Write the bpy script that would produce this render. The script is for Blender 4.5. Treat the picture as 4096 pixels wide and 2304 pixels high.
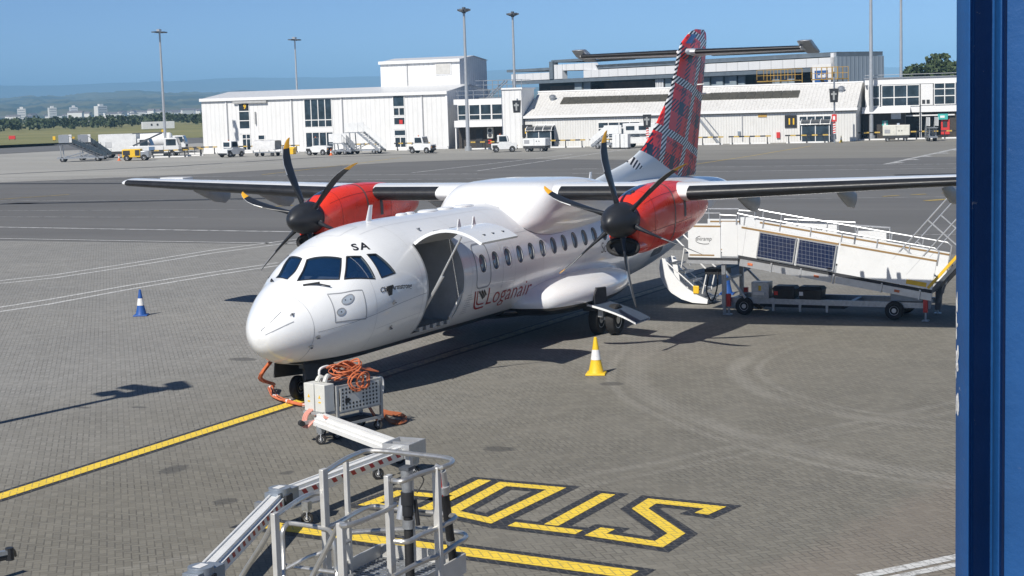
import bpy, bmesh, math, random
from math import sin, cos, pi, radians, degrees, sqrt, atan2
from mathutils import Vector as V, Matrix
random.seed(11)
sc = bpy.context.scene
COL = sc.collection
for o in list(bpy.data.objects): bpy.data.objects.remove(o)

# ------------------------------------------------------------------ camera
FPX = 6503.78; CAM = V((-24.52, -17.51, 5.682))
YAW, PIT, ROL = 0.45815, 0.11475, -0.02925
PX_W, PX_H = 4096, 2304
def cam_axes():
    f = V((cos(YAW)*cos(PIT), sin(YAW)*cos(PIT), -sin(PIT)))
    r0 = V((sin(YAW), -cos(YAW), 0)); u0 = r0.cross(f)
    r = r0*cos(ROL)+u0*sin(ROL); u = -r0*sin(ROL)+u0*cos(ROL)
    return r, u, f
RX, UX, FX = cam_axes()
cd = bpy.data.cameras.new('camera'); co = bpy.data.objects.new('camera', cd); COL.objects.link(co)
cd.sensor_width = 36; cd.lens = FPX/PX_W*36; cd.clip_start = .1; cd.clip_end = 40000
m = Matrix.Identity(4)
for i in range(3): m[i][0] = RX[i]; m[i][1] = UX[i]; m[i][2] = -FX[i]; m[i][3] = CAM[i]
co.matrix_world = m; sc.camera = co
def at_z(x, y, z=0.0):           # where a point of the photograph (2576 wide) meets the level z
    x *= PX_W/2576; y *= PX_W/2576
    v = FX+RX*((x-PX_W/2)/FPX)-UX*((y-PX_H/2)/FPX)
    return CAM+v*((z-CAM.z)/v.z)

# ------------------------------------------------------------------ sky, sun, exposure
SUN_EL, SUN_AZ = 45.0, 171.5     # direction to the sun, degrees anticlockwise from +x
w = bpy.data.worlds.new('World'); sc.world = w; w.use_nodes = True
nt = w.node_tree; bg = nt.nodes['Background']
sky = nt.nodes.new('ShaderNodeTexSky'); sky.sky_type = 'NISHITA'; sky.sun_disc = False
sky.sun_elevation = radians(SUN_EL); sky.sun_rotation = radians(90-SUN_AZ)
sky.altitude = 0; sky.air_density = .42; sky.dust_density = 0; sky.ozone_density = 5.2
nt.links.new(sky.outputs[0], bg.inputs[0]); bg.inputs[1].default_value = 0.092
sl = bpy.data.lights.new('sun', 'SUN'); so = bpy.data.objects.new('sun', sl); COL.objects.link(so)
sl.energy = 4.4; sl.angle = radians(0.55); sl.color = (1, .955, .88)
sd = V((cos(radians(SUN_EL))*cos(radians(SUN_AZ)), cos(radians(SUN_EL))*sin(radians(SUN_AZ)), sin(radians(SUN_EL))))
so.rotation_euler = sd.to_track_quat('Z', 'Y').to_euler(); so.location = (-60, 10, 60)
sc.view_settings.view_transform = 'Standard'; sc.view_settings.look = 'None'
sc.view_settings.exposure = 0.32; sc.view_settings.gamma = 1
sc.cycles.max_bounces = 8; sc.cycles.volume_bounces = 0

# ------------------------------------------------------------------ materials
def new_mat(name):
    m = bpy.data.materials.new(name); m.use_nodes = True
    nt = m.node_tree; return m, nt, nt.nodes['Principled BSDF']
def N(nt, t, **k):
    n = nt.nodes.new(t)
    for a, b in k.items(): setattr(n, a, b)
    return n
def math_node(nt, op, a, b=None, c=None):
    n = nt.nodes.new('ShaderNodeMath'); n.operation = op
    for i, x in enumerate((a, b, c)):
        if x is None: continue
        if isinstance(x, (int, float)): n.inputs[i].default_value = x
        else: nt.links.new(x, n.inputs[i])
    return n.outputs[0]
def mixc(nt, f, a, b, mode='MIX'):
    n = nt.nodes.new('ShaderNodeMix'); n.data_type = 'RGBA'; n.blend_type = mode
    for s, x in ((n.inputs[0], f), (n.inputs[6], a), (n.inputs[7], b)):
        if isinstance(x, (int, float)): s.default_value = x
        elif isinstance(x, tuple): s.default_value = (*x, 1) if len(x) == 3 else x
        else: nt.links.new(x, s)
    return n.outputs[2]
def noise(nt, scale, detail=4, rough=.6, co=None, dist=0):
    n = nt.nodes.new('ShaderNodeTexNoise'); n.inputs['Scale'].default_value = scale
    n.inputs['Detail'].default_value = detail; n.inputs['Roughness'].default_value = rough
    n.inputs['Distortion'].default_value = dist
    if co is not None: nt.links.new(co, n.inputs['Vector'])
    return n.outputs['Fac']
def maprange(nt, x, a, b, c=0, d=1):
    n = nt.nodes.new('ShaderNodeMapRange')
    nt.links.new(x, n.inputs[0])
    for i, v in enumerate((a, b, c, d)): n.inputs[i+1].default_value = v
    return n.outputs[0]
def objco(nt, scale=None):
    t = nt.nodes.new('ShaderNodeTexCoord').outputs['Object']
    if scale:
        mp = nt.nodes.new('ShaderNodeMapping'); mp.inputs['Scale'].default_value = scale
        nt.links.new(t, mp.inputs[0]); t = mp.outputs[0]
    return t
def worldco(nt):
    return nt.nodes.new('ShaderNodeNewGeometry').outputs['Position']
def M(name, col, rough=.5, metal=0, var=.12, vs=3.0, coat=0, bump=0, bs=40, dirt=None, stretch=None):
    m, nt, p = new_mat(name)
    co_ = objco(nt, stretch)
    f = maprange(nt, noise(nt, vs, 5, .65, co_), .3, .7)
    a = tuple(min(1, c*(1+var)) for c in col); b = tuple(c*(1-var) for c in col)
    c_ = mixc(nt, f, b, a)
    if dirt:
        g = maprange(nt, noise(nt, dirt[1], 6, .7, co_, .5), .55, .75)
        c_ = mixc(nt, math_node(nt, 'MULTIPLY', g, dirt[2]), c_, dirt[0])
    nt.links.new(c_, p.inputs['Base Color'])
    nt.links.new(maprange(nt, noise(nt, vs*2.3, 4, .6, co_), .2, .8, max(0.02, rough-.08), min(1, rough+.08)), p.inputs['Roughness'])
    p.inputs['Metallic'].default_value = metal; p.inputs['Coat Weight'].default_value = coat
    p.inputs['Coat Roughness'].default_value = .06
    if bump:
        bn = nt.nodes.new('ShaderNodeBump'); bn.inputs['Strength'].default_value = bump; bn.inputs['Distance'].default_value = .02
        nt.links.new(noise(nt, bs, 5, .6, co_), bn.inputs['Height']); nt.links.new(bn.outputs[0], p.inputs['Normal'])
    return m
def clad(name, col, axis_scale, depth=.6, rough=.45, dirt=None):   # ribbed metal cladding, ribs repeat along local x (y if axis_scale<0)
    m, nt, p = new_mat(name)
    co_ = objco(nt); sx = nt.nodes.new('ShaderNodeSeparateXYZ'); nt.links.new(co_, sx.inputs[0])
    src = sx.outputs[0] if axis_scale > 0 else sx.outputs[1]
    fr = math_node(nt, 'FRACT', math_node(nt, 'MULTIPLY', src, abs(axis_scale)))
    tri = math_node(nt, 'ABSOLUTE', math_node(nt, 'SUBTRACT', fr, .5))
    h = maprange(nt, tri, .28, .42)
    bn = nt.nodes.new('ShaderNodeBump'); bn.inputs['Strength'].default_value = depth; bn.inputs['Distance'].default_value = .05
    nt.links.new(h, bn.inputs['Height']); nt.links.new(bn.outputs[0], p.inputs['Normal'])
    f = maprange(nt, noise(nt, .5, 5, .6, co_), .3, .7)
    c_ = mixc(nt, f, tuple(c*.93 for c in col), col)
    groove = maprange(nt, tri, .43, .49, 0, .38)
    c_ = mixc(nt, groove, c_, tuple(c*.35 for c in col))
    if dirt:
        mp = objco(nt, (3.0, 3.0, .35)); g = maprange(nt, noise(nt, 1.6, 6, .7, mp), .5, .72)
        c_ = mixc(nt, math_node(nt, 'MULTIPLY', g, dirt[1]), c_, dirt[0])
    nt.links.new(c_, p.inputs['Base Color']); p.inputs['Roughness'].default_value = rough
    return m
def glass(name, tint=(.03, .06, .1), rough=.03, trans=.25, refl=(.8, .9, 1)):   # pane: mirror-like skin over a see-through layer mixed with a diffuse tint
    m, nt, p = new_mat(name); out = nt.nodes['Material Output']; nt.nodes.remove(p)
    g = N(nt, 'ShaderNodeBsdfGlossy'); g.inputs['Roughness'].default_value = rough; g.inputs['Color'].default_value = (*refl, 1)
    t = N(nt, 'ShaderNodeBsdfTransparent'); t.inputs['Color'].default_value = (trans, trans*1.08, trans*1.2, 1)
    d = N(nt, 'ShaderNodeBsdfDiffuse'); d.inputs['Color'].default_value = (*tint, 1)
    a = N(nt, 'ShaderNodeMixShader'); a.inputs[0].default_value = .22; nt.links.new(t.outputs[0], a.inputs[1]); nt.links.new(d.outputs[0], a.inputs[2])
    fr = N(nt, 'ShaderNodeFresnel'); fr.inputs[0].default_value = 1.7
    b = N(nt, 'ShaderNodeMixShader'); nt.links.new(math_node(nt, 'ADD', fr.outputs[0], .24), b.inputs[0])
    nt.links.new(a.outputs[0], b.inputs[1]); nt.links.new(g.outputs[0], b.inputs[2]); nt.links.new(b.outputs[0], out.inputs[0])
    return m
def window_mat(name, col=(.02, .035, .05), rough=.04):   # opaque dark glazing with a little irregular interior
    m, nt, p = new_mat(name)
    co_ = objco(nt); v = N(nt, 'ShaderNodeTexVoronoi'); v.feature = 'F1'; v.distance = 'MANHATTAN'; v.inputs['Scale'].default_value = 1.3
    nt.links.new(co_, v.inputs['Vector'])
    f = maprange(nt, noise(nt, 1.1, 3, .5, co_), .35, .75)
    c_ = mixc(nt, f, col, tuple(c*2.3+.01 for c in col))
    nt.links.new(mixc(nt, math_node(nt, 'MULTIPLY', v.outputs['Distance'], .35), c_, tuple(c*.4 for c in col)), p.inputs['Base Color'])
    p.inputs['Roughness'].default_value = rough; p.inputs['IOR'].default_value = 1.5
    return m

white = M('white_paint', (.80, .80, .79), .38, var=.04, vs=1.2, coat=.25)
gse_white = M('vehicle_white', (.74, .75, .75), .4, var=.08, vs=2, dirt=((.35, .33, .3), 3, .35))
alu = M('aluminium', (.56, .57, .58), .36, .55, var=.1, vs=6)
galv = M('galvanised_steel', (.42, .44, .46), .42, .7, var=.18, vs=14)
steel_tube = M('stainless_tube', (.56, .55, .52), .32, .75, var=.12, vs=9, dirt=((.3, .25, .2), 9, .4))
steel_post = M('satin_post', (.62, .61, .58), .42, .35, var=.08, vs=5, dirt=((.35, .32, .28), 6, .3))
dark_steel = M('dark_steel', (.10, .11, .125), .5, .3, var=.2, vs=8)
grey_blue = M('grey_blue_cast', (.27, .31, .36), .45, .4, var=.1, vs=7)
rubber = M('tyre_rubber', (.022, .022, .023), .75, var=.25, vs=9, bump=.2)
black = M('black_plastic', (.022, .023, .026), .45, var=.25, vs=6)
blackpaint = M('black_paint', (.016, .018, .022), .32, var=.2, vs=4, coat=.2)
boot = M('deicing_boot', (.018, .019, .022), .42, var=.3, vs=3, bump=.1, bs=9)
yellow = M('yellow_paint', (.80, .50, .03), .45, var=.12, vs=5)
red = M('red_gloss', (.86, .048, .022), .3, var=.08, vs=1.5, coat=.35, dirt=((.25, .03, .025), 2.2, .45))
redp = M('red_paint', (.6, .04, .035), .45, var=.12, vs=5)
orange = M('orange_cable', (.60, .165, .065), .5, var=.2, vs=6)
teal = M('teal_sign', (.06, .42, .38), .5)
dark = M('dark_grey', (.035, .037, .042), .7, var=.3, vs=3)  # plain dark grey shared by seats, grilles, bases and recesses
glazing = window_mat('glazing')
frame_w = M('white_frame', (.78, .78, .77), .5, var=.04)

# ------------------------------------------------------------------ mesh builder
Z = V((0, 0, 1))
class MB:
    def __init__(s, *ms): s.bm = bmesh.new(); s.ms = list(ms); s.k = 0
    def use(s, m):
        if m not in s.ms: s.ms.append(m)
        s.k = s.ms.index(m); return s
    def face(s, vs):
        try:
            f = s.bm.faces.new(vs); f.material_index = s.k; return f
        except ValueError: return None
    def poly(s, pts): return s.face([s.bm.verts.new(p) for p in pts])
    def hexa(s, b, t):
        vb = [s.bm.verts.new(p) for p in b]; vt = [s.bm.verts.new(p) for p in t]; n = len(b)
        s.face(vb[::-1]); s.face(vt)
        for i in range(n): s.face([vb[i], vb[(i+1) % n], vt[(i+1) % n], vt[i]])
    def prism(s, pts, vec):
        pts = [V(p) for p in pts]; vec = V(vec); s.hexa(pts, [p+vec for p in pts]); return s
    def box(s, x0, x1, y0, y1, z0, z1):
        s.hexa([(x0, y0, z0), (x1, y0, z0), (x1, y1, z0), (x0, y1, z0)], [(x0, y0, z1), (x1, y0, z1), (x1, y1, z1), (x0, y1, z1)]); return s
    def bar(s, p, q, w, h, up=Z):
        p, q = V(p), V(q); d = (q-p).normalized(); up = V(up)
        if abs(d.dot(up)) > .98: up = V((1, 0, 0))
        a = d.cross(up).normalized(); b = a.cross(d)
        c = [a*(w*i/2)+b*(h*j/2) for i, j in ((-1, -1), (1, -1), (1, 1), (-1, 1))]
        s.hexa([p+x for x in c], [q+x for x in c]); return s
    def ring(s, c, d, r, n, ref=None):
        d = V(d).normalized(); ref = V(ref) if ref else (Z if abs(d.z) < .9 else V((1, 0, 0)))
        a = d.cross(ref).normalized(); b = a.cross(d)
        return [V(c)+a*(r*cos(2*pi*i/n))+b*(r*sin(2*pi*i/n)) for i in range(n)]
    def loft(s, rings, c0=True, c1=True, closed=True):
        R = [[s.bm.verts.new(p) for p in r] for r in rings]; n = len(R[0])
        for a, b in zip(R, R[1:]):
            for i in range(n if closed else n-1): s.face([a[i], a[(i+1) % n], b[(i+1) % n], b[i]])
        if c0: s.face(R[0][::-1])
        if c1: s.face(R[-1])
        return R
    def cyl(s, p, q, r, r2=None, n=12):
        p, q = V(p), V(q); d = q-p; s.loft([s.ring(p, d, r, n), s.ring(q, d, r if r2 is None else r2, n)]); return s
    def rev(s, o, d, prof, n=20):
        o, d = V(o), V(d).normalized(); s.loft([s.ring(o+d*t, d, max(r, 1e-4), n) for t, r in prof]); return s
    def tube(s, pts, r, n=7, closed=False):
        pts = [V(p) for p in pts]; k = len(pts); rings = []; ref = None
        for i in range(k):
            a = pts[i-1] if (i or closed) else pts[i]; b = pts[(i+1) % k] if (i < k-1 or closed) else pts[i]
            d = (b-a)
            d = d.normalized() if d.length > 1e-9 else Z
            if ref is None: ref = d.cross(Z if abs(d.z) < .9 else V((1, 0, 0))).normalized()
            ref = (ref-d*ref.dot(d)); ref = ref.normalized() if ref.length > 1e-6 else d.orthogonal().normalized()
            e = d.cross(ref); rr = r[i] if isinstance(r, (list, tuple)) else r
            rings.append([pts[i]+ref*(rr*cos(2*pi*j/n))+e*(rr*sin(2*pi*j/n)) for j in range(n)])
        if closed: rings.append(rings[0])
        s.loft(rings, not closed, not closed); return s
    def build(s, name, parent=None, smooth=35, bevel=0, weld=False, kind=None, recalc=True):
        if weld: bmesh.ops.remove_doubles(s.bm, verts=s.bm.verts, dist=1e-4)
        if recalc: bmesh.ops.recalc_face_normals(s.bm, faces=s.bm.faces)
        me = bpy.data.meshes.new(name); s.bm.to_mesh(me); s.bm.free()
        for x in s.ms: me.materials.append(x)
        if smooth:
            me.polygons.foreach_set('use_smooth', [True]*len(me.polygons)); me.set_sharp_from_angle(angle=radians(smooth))
        o = bpy.data.objects.new(name, me); COL.objects.link(o)
        if parent: o.parent = parent
        if bevel:
            b = o.modifiers.new('bevel', 'BEVEL'); b.width = bevel; b.segments = 2; b.limit_method = 'ANGLE'; b.angle_limit = radians(40)
        if kind: o['kind'] = kind
        return o
def split_build(mb, name, parent=None, **k):      # every loose piece becomes a part of its own
    bmesh.ops.remove_doubles(mb.bm, verts=mb.bm.verts, dist=2e-4); seen = set(); out = []; mb.bm.verts.index_update(); mb.bm.faces.ensure_lookup_table()
    for f0 in mb.bm.faces:
        if f0 in seen: continue
        st = [f0]; seen.add(f0); grp = []
        while st:
            f = st.pop(); grp.append(f)
            for v in f.verts:
                for g in v.link_faces:
                    if g not in seen: seen.add(g); st.append(g)
        nb = MB(*mb.ms); mp = {}
        for f in grp:
            for v in f.verts:
                if v not in mp: mp[v] = nb.bm.verts.new(v.co)
            try: nb.bm.faces.new([mp[v] for v in f.verts]).material_index = f.material_index
            except ValueError: pass
        out.append(nb.build(name, parent, **k))
    mb.bm.free(); return out
def smooth_path(pts, k=6, closed=False):
    pts = [V(p) for p in pts]; n = len(pts); out = []
    for i in range(n if closed else n-1):
        p0 = pts[i-1] if (i or closed) else pts[i]; p1 = pts[i]; p2 = pts[(i+1) % n]; p3 = pts[(i+2) % n] if (closed or i+2 < n) else pts[(i+1) % n]
        for j in range(k):
            t = j/k; out.append(.5*((2*p1)+(p2-p0)*t+(2*p0-5*p1+4*p2-p3)*t*t+(3*p1-p0-3*p2+p3)*t**3))
    if not closed: out.append(pts[-1])
    return out
def tag(o, label, cat, group=None, kind=None):
    o['label'] = label; o['category'] = cat
    if group: o['group'] = group
    if kind: o['kind'] = kind
    return o
def thing(name, label, cat, loc=(0, 0, 0), rz=0, group=None):
    o = bpy.data.objects.new(name, None); COL.objects.link(o); o.empty_display_size = .3
    o.location = loc; o.rotation_euler = (0, 0, rz); return tag(o, label, cat, group)
def dup(root, loc, rz=0, label=None, scale=None):
    r = root.copy(); COL.objects.link(r); r.location = loc; r.rotation_euler = (0, 0, rz)
    if scale: r.scale = scale
    if label: r['label'] = label
    for ch in list(root.children):
        c = ch.copy(); COL.objects.link(c); c.parent = r
        for g in ch.children:
            d = g.copy(); COL.objects.link(d); d.parent = c
    return r
def text_polys(body, size, spacing=1.0, shear=0, bold=0):
    cu = bpy.data.curves.new('text', 'FONT'); cu.body = body; cu.size = size; cu.space_character = spacing; cu.shear = shear; cu.resolution_u = 4
    cu.offset = bold
    o = bpy.data.objects.new('text', cu); COL.objects.link(o)
    dg = bpy.context.evaluated_depsgraph_get(); me = o.evaluated_get(dg).to_mesh()
    vs = [v.co.copy() for v in me.vertices]; fs = [list(p.vertices) for p in me.polygons]
    o.evaluated_get(dg).to_mesh_clear(); bpy.data.objects.remove(o); bpy.data.curves.remove(cu)
    return vs, fs
def text_on(name, body, size, fn, mat, parent, seg=None, **k):       # fn maps flat text (u right, v up) to 3D
    vs, fs = text_polys(body, size, **k)
    bm = bmesh.new(); bv = [bm.verts.new((v.x, v.y, 0)) for v in vs]
    for f in fs:
        try: bm.faces.new([bv[i] for i in f])
        except ValueError: pass
    if seg:
        bmesh.ops.triangulate(bm, faces=bm.faces)
        for _ in range(4):
            e = [x for x in bm.edges if x.calc_length() > seg]
            if not e: break
            bmesh.ops.subdivide_edges(bm, edges=e, cuts=1); bmesh.ops.triangulate(bm, faces=bm.faces)
    for v in bm.verts: v.co = fn(v.co.x, v.co.y)
    me = bpy.data.meshes.new(name); bm.to_mesh(me); bm.free(); me.materials.append(mat)
    o = bpy.data.objects.new(name, me); COL.objects.link(o); o.parent = parent
    return o
def wheel(mb, c, ax, r, w, hub=alu, n=20, hubr=.55):
    c, ax = V(c), V(ax).normalized(); h = w/2
    mb.use(rubber).rev(c, ax, [(-h*.72, r*hubr), (-h, r*.72), (-h, r*.86), (-h*.78, r*.97), (-h*.3, r), (h*.3, r), (h*.78, r*.97), (h, r*.86), (h, r*.72), (h*.72, r*hubr)], n)
    mb.use(hub).rev(c, ax, [(-h*.80, r*hubr*.3), (-h*.80, r*hubr*.45), (-h*.55, r*hubr*.6), (-h*.76, r*hubr*.98), (h*.76, r*hubr*.98), (h*.55, r*hubr*.6), (h*.80, r*hubr*.45), (h*.80, r*hubr*.3)], n)
# ------------------------------------------------------------------ aircraft: surface of the body as a function
def tab(xs, ys):
    h = [b-a for a, b in zip(xs, xs[1:])]; d = [(ys[i+1]-ys[i])/h[i] for i in range(len(h))]
    mm = [d[0]]+[2*d[i-1]*d[i]/(d[i-1]+d[i]) if d[i-1]*d[i] > 0 else 0 for i in range(1, len(d))]+[d[-1]]
    def f(x):
        x = min(max(x, xs[0]), xs[-1]); i = 0
        while i < len(h)-1 and x > xs[i+1]: i += 1
        t = (x-xs[i])/h[i]
        return (2*t**3-3*t**2+1)*ys[i]+(t**3-2*t**2+t)*h[i]*mm[i]+(-2*t**3+3*t**2)*ys[i+1]+(t**3-t**2)*h[i]*mm[i+1]
    return f
X0, ZC = .27, 1.98
f_top = tab([0, .04, .12, .25, .45, .75, 1.1, 1.45, 1.8, 2.1, 2.45, 2.9, 3.4, 4, 4.8, 18.5, 20, 22, 24, 26, 27], [-.548, -.397, -.255, -.112, .032, .216, .41, .544, .793, .941, 1.067, 1.2, 1.27, 1.31, 1.32, 1.32, 1.31, 1.27, 1.16, 1.02, .86])
f_bot = tab([0, .04, .12, .25, .45, .75, 1.1, 1.6, 2.2, 3, 3.8, 16, 17.2, 18.5, 20.5, 22.5, 24.5, 26.2, 27], [-.548, -.707, -.838, -.95, -1.058, -1.167, -1.238, -1.318, -1.36, -1.37, -1.37, -1.37, -1.30, -1.16, -.85, -.42, .05, .5, .72])
f_wid = tab([0, .04, .12, .25, .45, .75, 1.1, 1.6, 2.2, 2.9, 3.6, 16.5, 18.5, 20.5, 23, 25, 26.4, 27], [0.004, .17, .3, .45, .61, .79, .96, 1.15, 1.3, 1.4, 1.4325, 1.4325, 1.36, 1.2, .85, .52, .27, .08])
f_mid = tab([0, 1, 2, 3, 4, 16, 20, 23, 27], [-.548, -.42, -.25, -.08, 0, 0, .15, .45, .79])
def fus(x, a, off=0.0):          # a: degrees from the crown, positive to port
    u = x-X0; t, b, wd, zm = f_top(u), f_bot(u), f_wid(u), f_mid(u); c, s_ = cos(radians(a)), sin(radians(a))
    h = (t-zm) if c > 0 else (zm-b)
    p = V((x, -wd*s_, ZC+zm+h*c))
    if off:
        nrm = V((0, -s_/max(wd, .01), c/max(h, .01))).normalized(); p += nrm*off
    return p
def fus_n(x, a):
    d1 = fus(x+.02, a)-fus(x-.02, a); d2 = fus(x, a+1)-fus(x, a-1); n = d1.cross(d2).normalized()
    return n if n.dot(fus(x, a)-V((x+.5, 0, ZC))) > 0 else -n
def fusn(x, a, off): return fus(x, a)+fus_n(x, a)*off
def dense(pts, k, closed=True):
    out = []; n = len(pts)
    for i in range(n if closed else n-1):
        p, q = pts[i], pts[(i+1) % n]
        for j in range(k): out.append((p[0]+(q[0]-p[0])*j/k, p[1]+(q[1]-p[1])*j/k))
    if not closed: out.append(pts[-1])
    return out
def rrect(x0, x1, a0, a1, rx, ra, k=4):
    o = []
    for cx, ca, s0 in ((x1-rx, a1-ra, 0), (x0+rx, a1-ra, 90), (x0+rx, a0+ra, 180), (x1-rx, a0+ra, 270)):
        for j in range(k+1):
            t = radians(s0+90*j/k); o.append((cx+rx*cos(t), ca+ra*sin(t)))
    return o
def dense3(pts, k):               # edges run straight in space, then are dropped on the skin
    out = []; n = len(pts)
    for i in range(n):
        p, q = fus(*pts[i]), fus(*pts[(i+1) % n])
        for j in range(k):
            t = j/k; r = p+(q-p)*t; u = r.x-X0; zm = f_mid(u); z = r.z-ZC; h = (f_top(u)-zm) if z > zm else (zm-f_bot(u)); out.append((r.x, degrees(atan2(-r.y/f_wid(u), (z-zm)/h))))
    return out
def shrink(pts, s):
    cx = sum(p[0] for p in pts)/len(pts); cy = sum(p[1] for p in pts)/len(pts)
    return [(cx+(p[0]-cx)*s, cy+(p[1]-cy)*s) for p in pts]
def fine(pts, closed):
    out = []; n = len(pts)
    for i in range(n if closed else n-1):
        p, q = pts[i], pts[(i+1) % n]; k = max(1, int(max(abs(q[0]-p[0])/.18, abs(q[1]-p[1])/3.0)+.99))
        for j in range(k): out.append((p[0]+(q[0]-p[0])*j/k, p[1]+(q[1]-p[1])*j/k))
    if not closed: out.append(pts[-1])
    return out
def line_on(mb, pts, wd, off=.006, closed=True, th=.004):            # raised strip following the skin
    pts = fine([(p[0], p[1]) for p in pts], closed)
    k = len(pts); P = [fusn(x, a, off) for x, a in pts]; NN = [fus_n(x, a) for x, a in pts]; A = []
    for i in range(k):
        p = P[i-1] if (i or closed) else P[i]; q = P[(i+1) % k] if (i < k-1 or closed) else P[i]
        t = (q-p).normalized(); sd = t.cross(NN[i]).normalized(); A.append((P[i]-sd*wd/2, P[i]+sd*wd/2))
    for i in range(k if closed else k-1):
        a, b = A[i], A[(i+1) % k]; mb.poly([a[0], a[1], b[1], b[0]])
def patch_on(mb, pts, off, rings=3):                                # filled patch bent to the skin
    loops = [[mb.bm.verts.new(fusn(x, a, off)) for x, a in shrink(pts, s)] for s in [1-i/rings for i in range(rings)]]
    cx = sum(p[0] for p in pts)/len(pts); ca = sum(p[1] for p in pts)/len(pts); cv = mb.bm.verts.new(fusn(cx, ca, off)); n = len(pts)
    for p, q in zip(loops, loops[1:]):
        for i in range(n): mb.face([p[i], p[(i+1) % n], q[(i+1) % n], q[i]])
    for i in range(n): mb.face([loops[-1][i], loops[-1][(i+1) % n], cv])

# aircraft paint
def aircraft_paint():
    m, nt, p = new_mat('aircraft_white'); co_ = objco(nt)
    sx = N(nt, 'ShaderNodeSeparateXYZ'); nt.links.new(co_, sx.inputs[0])
    f = maprange(nt, noise(nt, 1.4, 6, .65, co_), .35, .75)
    c_ = mixc(nt, f, (.89, .90, .90), (.86, .87, .87))
    st = objco(nt, (.6, 5, 1.5)); g = maprange(nt, noise(nt, 3.2, 6, .7, st), .55, .85, 0, .25)
    c_ = mixc(nt, g, c_, (.5, .48, .45))
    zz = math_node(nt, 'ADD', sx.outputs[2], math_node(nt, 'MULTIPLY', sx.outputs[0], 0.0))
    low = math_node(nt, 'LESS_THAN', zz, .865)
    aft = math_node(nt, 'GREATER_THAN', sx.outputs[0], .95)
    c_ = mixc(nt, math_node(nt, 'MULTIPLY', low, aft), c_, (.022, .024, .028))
    nt.links.new(c_, p.inputs['Base Color']); p.inputs['Roughness'].default_value = .28
    p.inputs['Coat Weight'].default_value = .7; p.inputs['Coat Roughness'].default_value = .07
    # slight skin waviness and frame lines
    fr = math_node(nt, 'ABSOLUTE', math_node(nt, 'SUBTRACT', math_node(nt, 'FRACT', math_node(nt, 'MULTIPLY', sx.outputs[0], 1/.618)), .5))
    h = math_node(nt, 'ADD', math_node(nt, 'MULTIPLY', noise(nt, 1.3, 2, .5, co_), .6), math_node(nt, 'MULTIPLY', maprange(nt, fr, .0, .02), .12))
    bn = N(nt, 'ShaderNodeBump'); bn.inputs['Strength'].default_value = .22; bn.inputs['Distance'].default_value = .03
    nt.links.new(h, bn.inputs['Height']); nt.links.new(bn.outputs[0], p.inputs['Normal'])
    return m
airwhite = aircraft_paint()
clean_white = M('gloss_white', (.87, .88, .88), .25, var=.03, vs=1, coat=.5)
seam = M('panel_seam', (.33, .34, .36), .5, var=.1); seam_soft = M('panel_seam_light', (.55, .56, .57), .5)
cabin_grey = M('cabin_lining', (.42, .43, .44), .6, var=.15, vs=2); cockpit_dark = M('cockpit_lining', (.14, .15, .16), .6, var=.2)
pane_mat = glass('windscreen_glass', (.02, .10, .26), .02, .85, (.6, .8, 1))  # blue of the reflected sky is put into the diffuse tint
cabin_pane = M('cabin_window_pane', (.17, .23, .29), .08, var=.3, vs=.8, coat=.4)
yellow_tip = M('blade_yellow', (.78, .40, .03), .4, var=.1)
blade_black = M('blade_black', (.020, .023, .029), .36, var=.25, vs=4, coat=.15)
spinner_black = M('spinner_black', (.020, .022, .027), .45, var=.2, vs=3)
logored = M('title_red', (.36, .035, .04), .4); logoblk = M('title_black', (.02, .02, .025), .4)

AC = thing('airliner', 'white twin turboprop airliner with red engines and tartan tail', 'airplane')
# --- body skin with real openings
us = [0, .015, .04, .08, .13, .19, .26, .34]+[.34+.085*i for i in range(1, 40)]
while us[-1] < 26.95: us.append(us[-1]+.17)
us = [u for u in us if u < 27]+[27]
mb = MB(airwhite)
NA = 128
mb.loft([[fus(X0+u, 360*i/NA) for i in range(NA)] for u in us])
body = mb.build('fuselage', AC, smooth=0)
def cutter(fn, mat):
    b = MB(mat); fn(b); return b.build('cutter', smooth=0)
def radial_prism(b, pts, d_in, d_out):
    cx = sum(p[0] for p in pts)/len(pts); ca = sum(p[1] for p in pts)/len(pts); n = fus_n(cx, ca)
    b.hexa([fus(x, a)-n*d_in for x, a in pts], [fus(x, a)+n*d_out for x, a in pts])
PANES = [[(2.225, -26.1), (2.016, -6.4), (1.40, -4.5), (1.645, -26.9)], [(1.993, .6), (2.261, 29), (1.877, 43.1), (1.377, 10.9)],
         [(2.380, 31.7), (2.619, 39.6), (2.56, 64.0), (1.957, 47.5)], [(2.78, 41.4), (2.966, 45.5), (3.152, 68), (2.727, 66.0)],
         [(2.4, -33), (2.63, -41), (2.55, -64), (1.96, -49)], [(2.78, -43), (2.97, -47), (3.15, -68), (2.73, -66)]]
WX = [6.725+.6188*i for i in range(21)]
def WA(i): return 80.9-.36*min(i, 11)
DX0, DX1, DA0, DA1 = 4.24, 5.80, 50, 137
def cav(b):
    R = []
    for u in [1.55+.1*i for i in range(21)]:
        x = X0+u; R.append([V((x, (fus(x, 360*i/40).y)*.95, ZC-.45+max(0, (fus(x, 360*i/40).z-ZC+.45))*.955)) for i in range(40)])
    b.loft(R)
def win_cut(b):
    for p in PANES: radial_prism(b, dense3(p, 4), .22, .2)
def door_cut(b):
    R = [fus(5, a) for a in range(DA0, DA1+1, 3)]
    sec = [((p.y)*1.1, ZC+(p.z-ZC)*1.1) for p in R]; sec[0] = (R[0].y*1.12, R[0].z+.01); sec[-1] = (R[-1].y*1.12, R[-1].z)
    sec += [(1.0, R[-1].z), (1.0, 2.5), (.55, 2.80), (-.75, 2.80)]
    b.prism([(DX0, y, z) for y, z in sec], (DX1-DX0, 0, 0))
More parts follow.
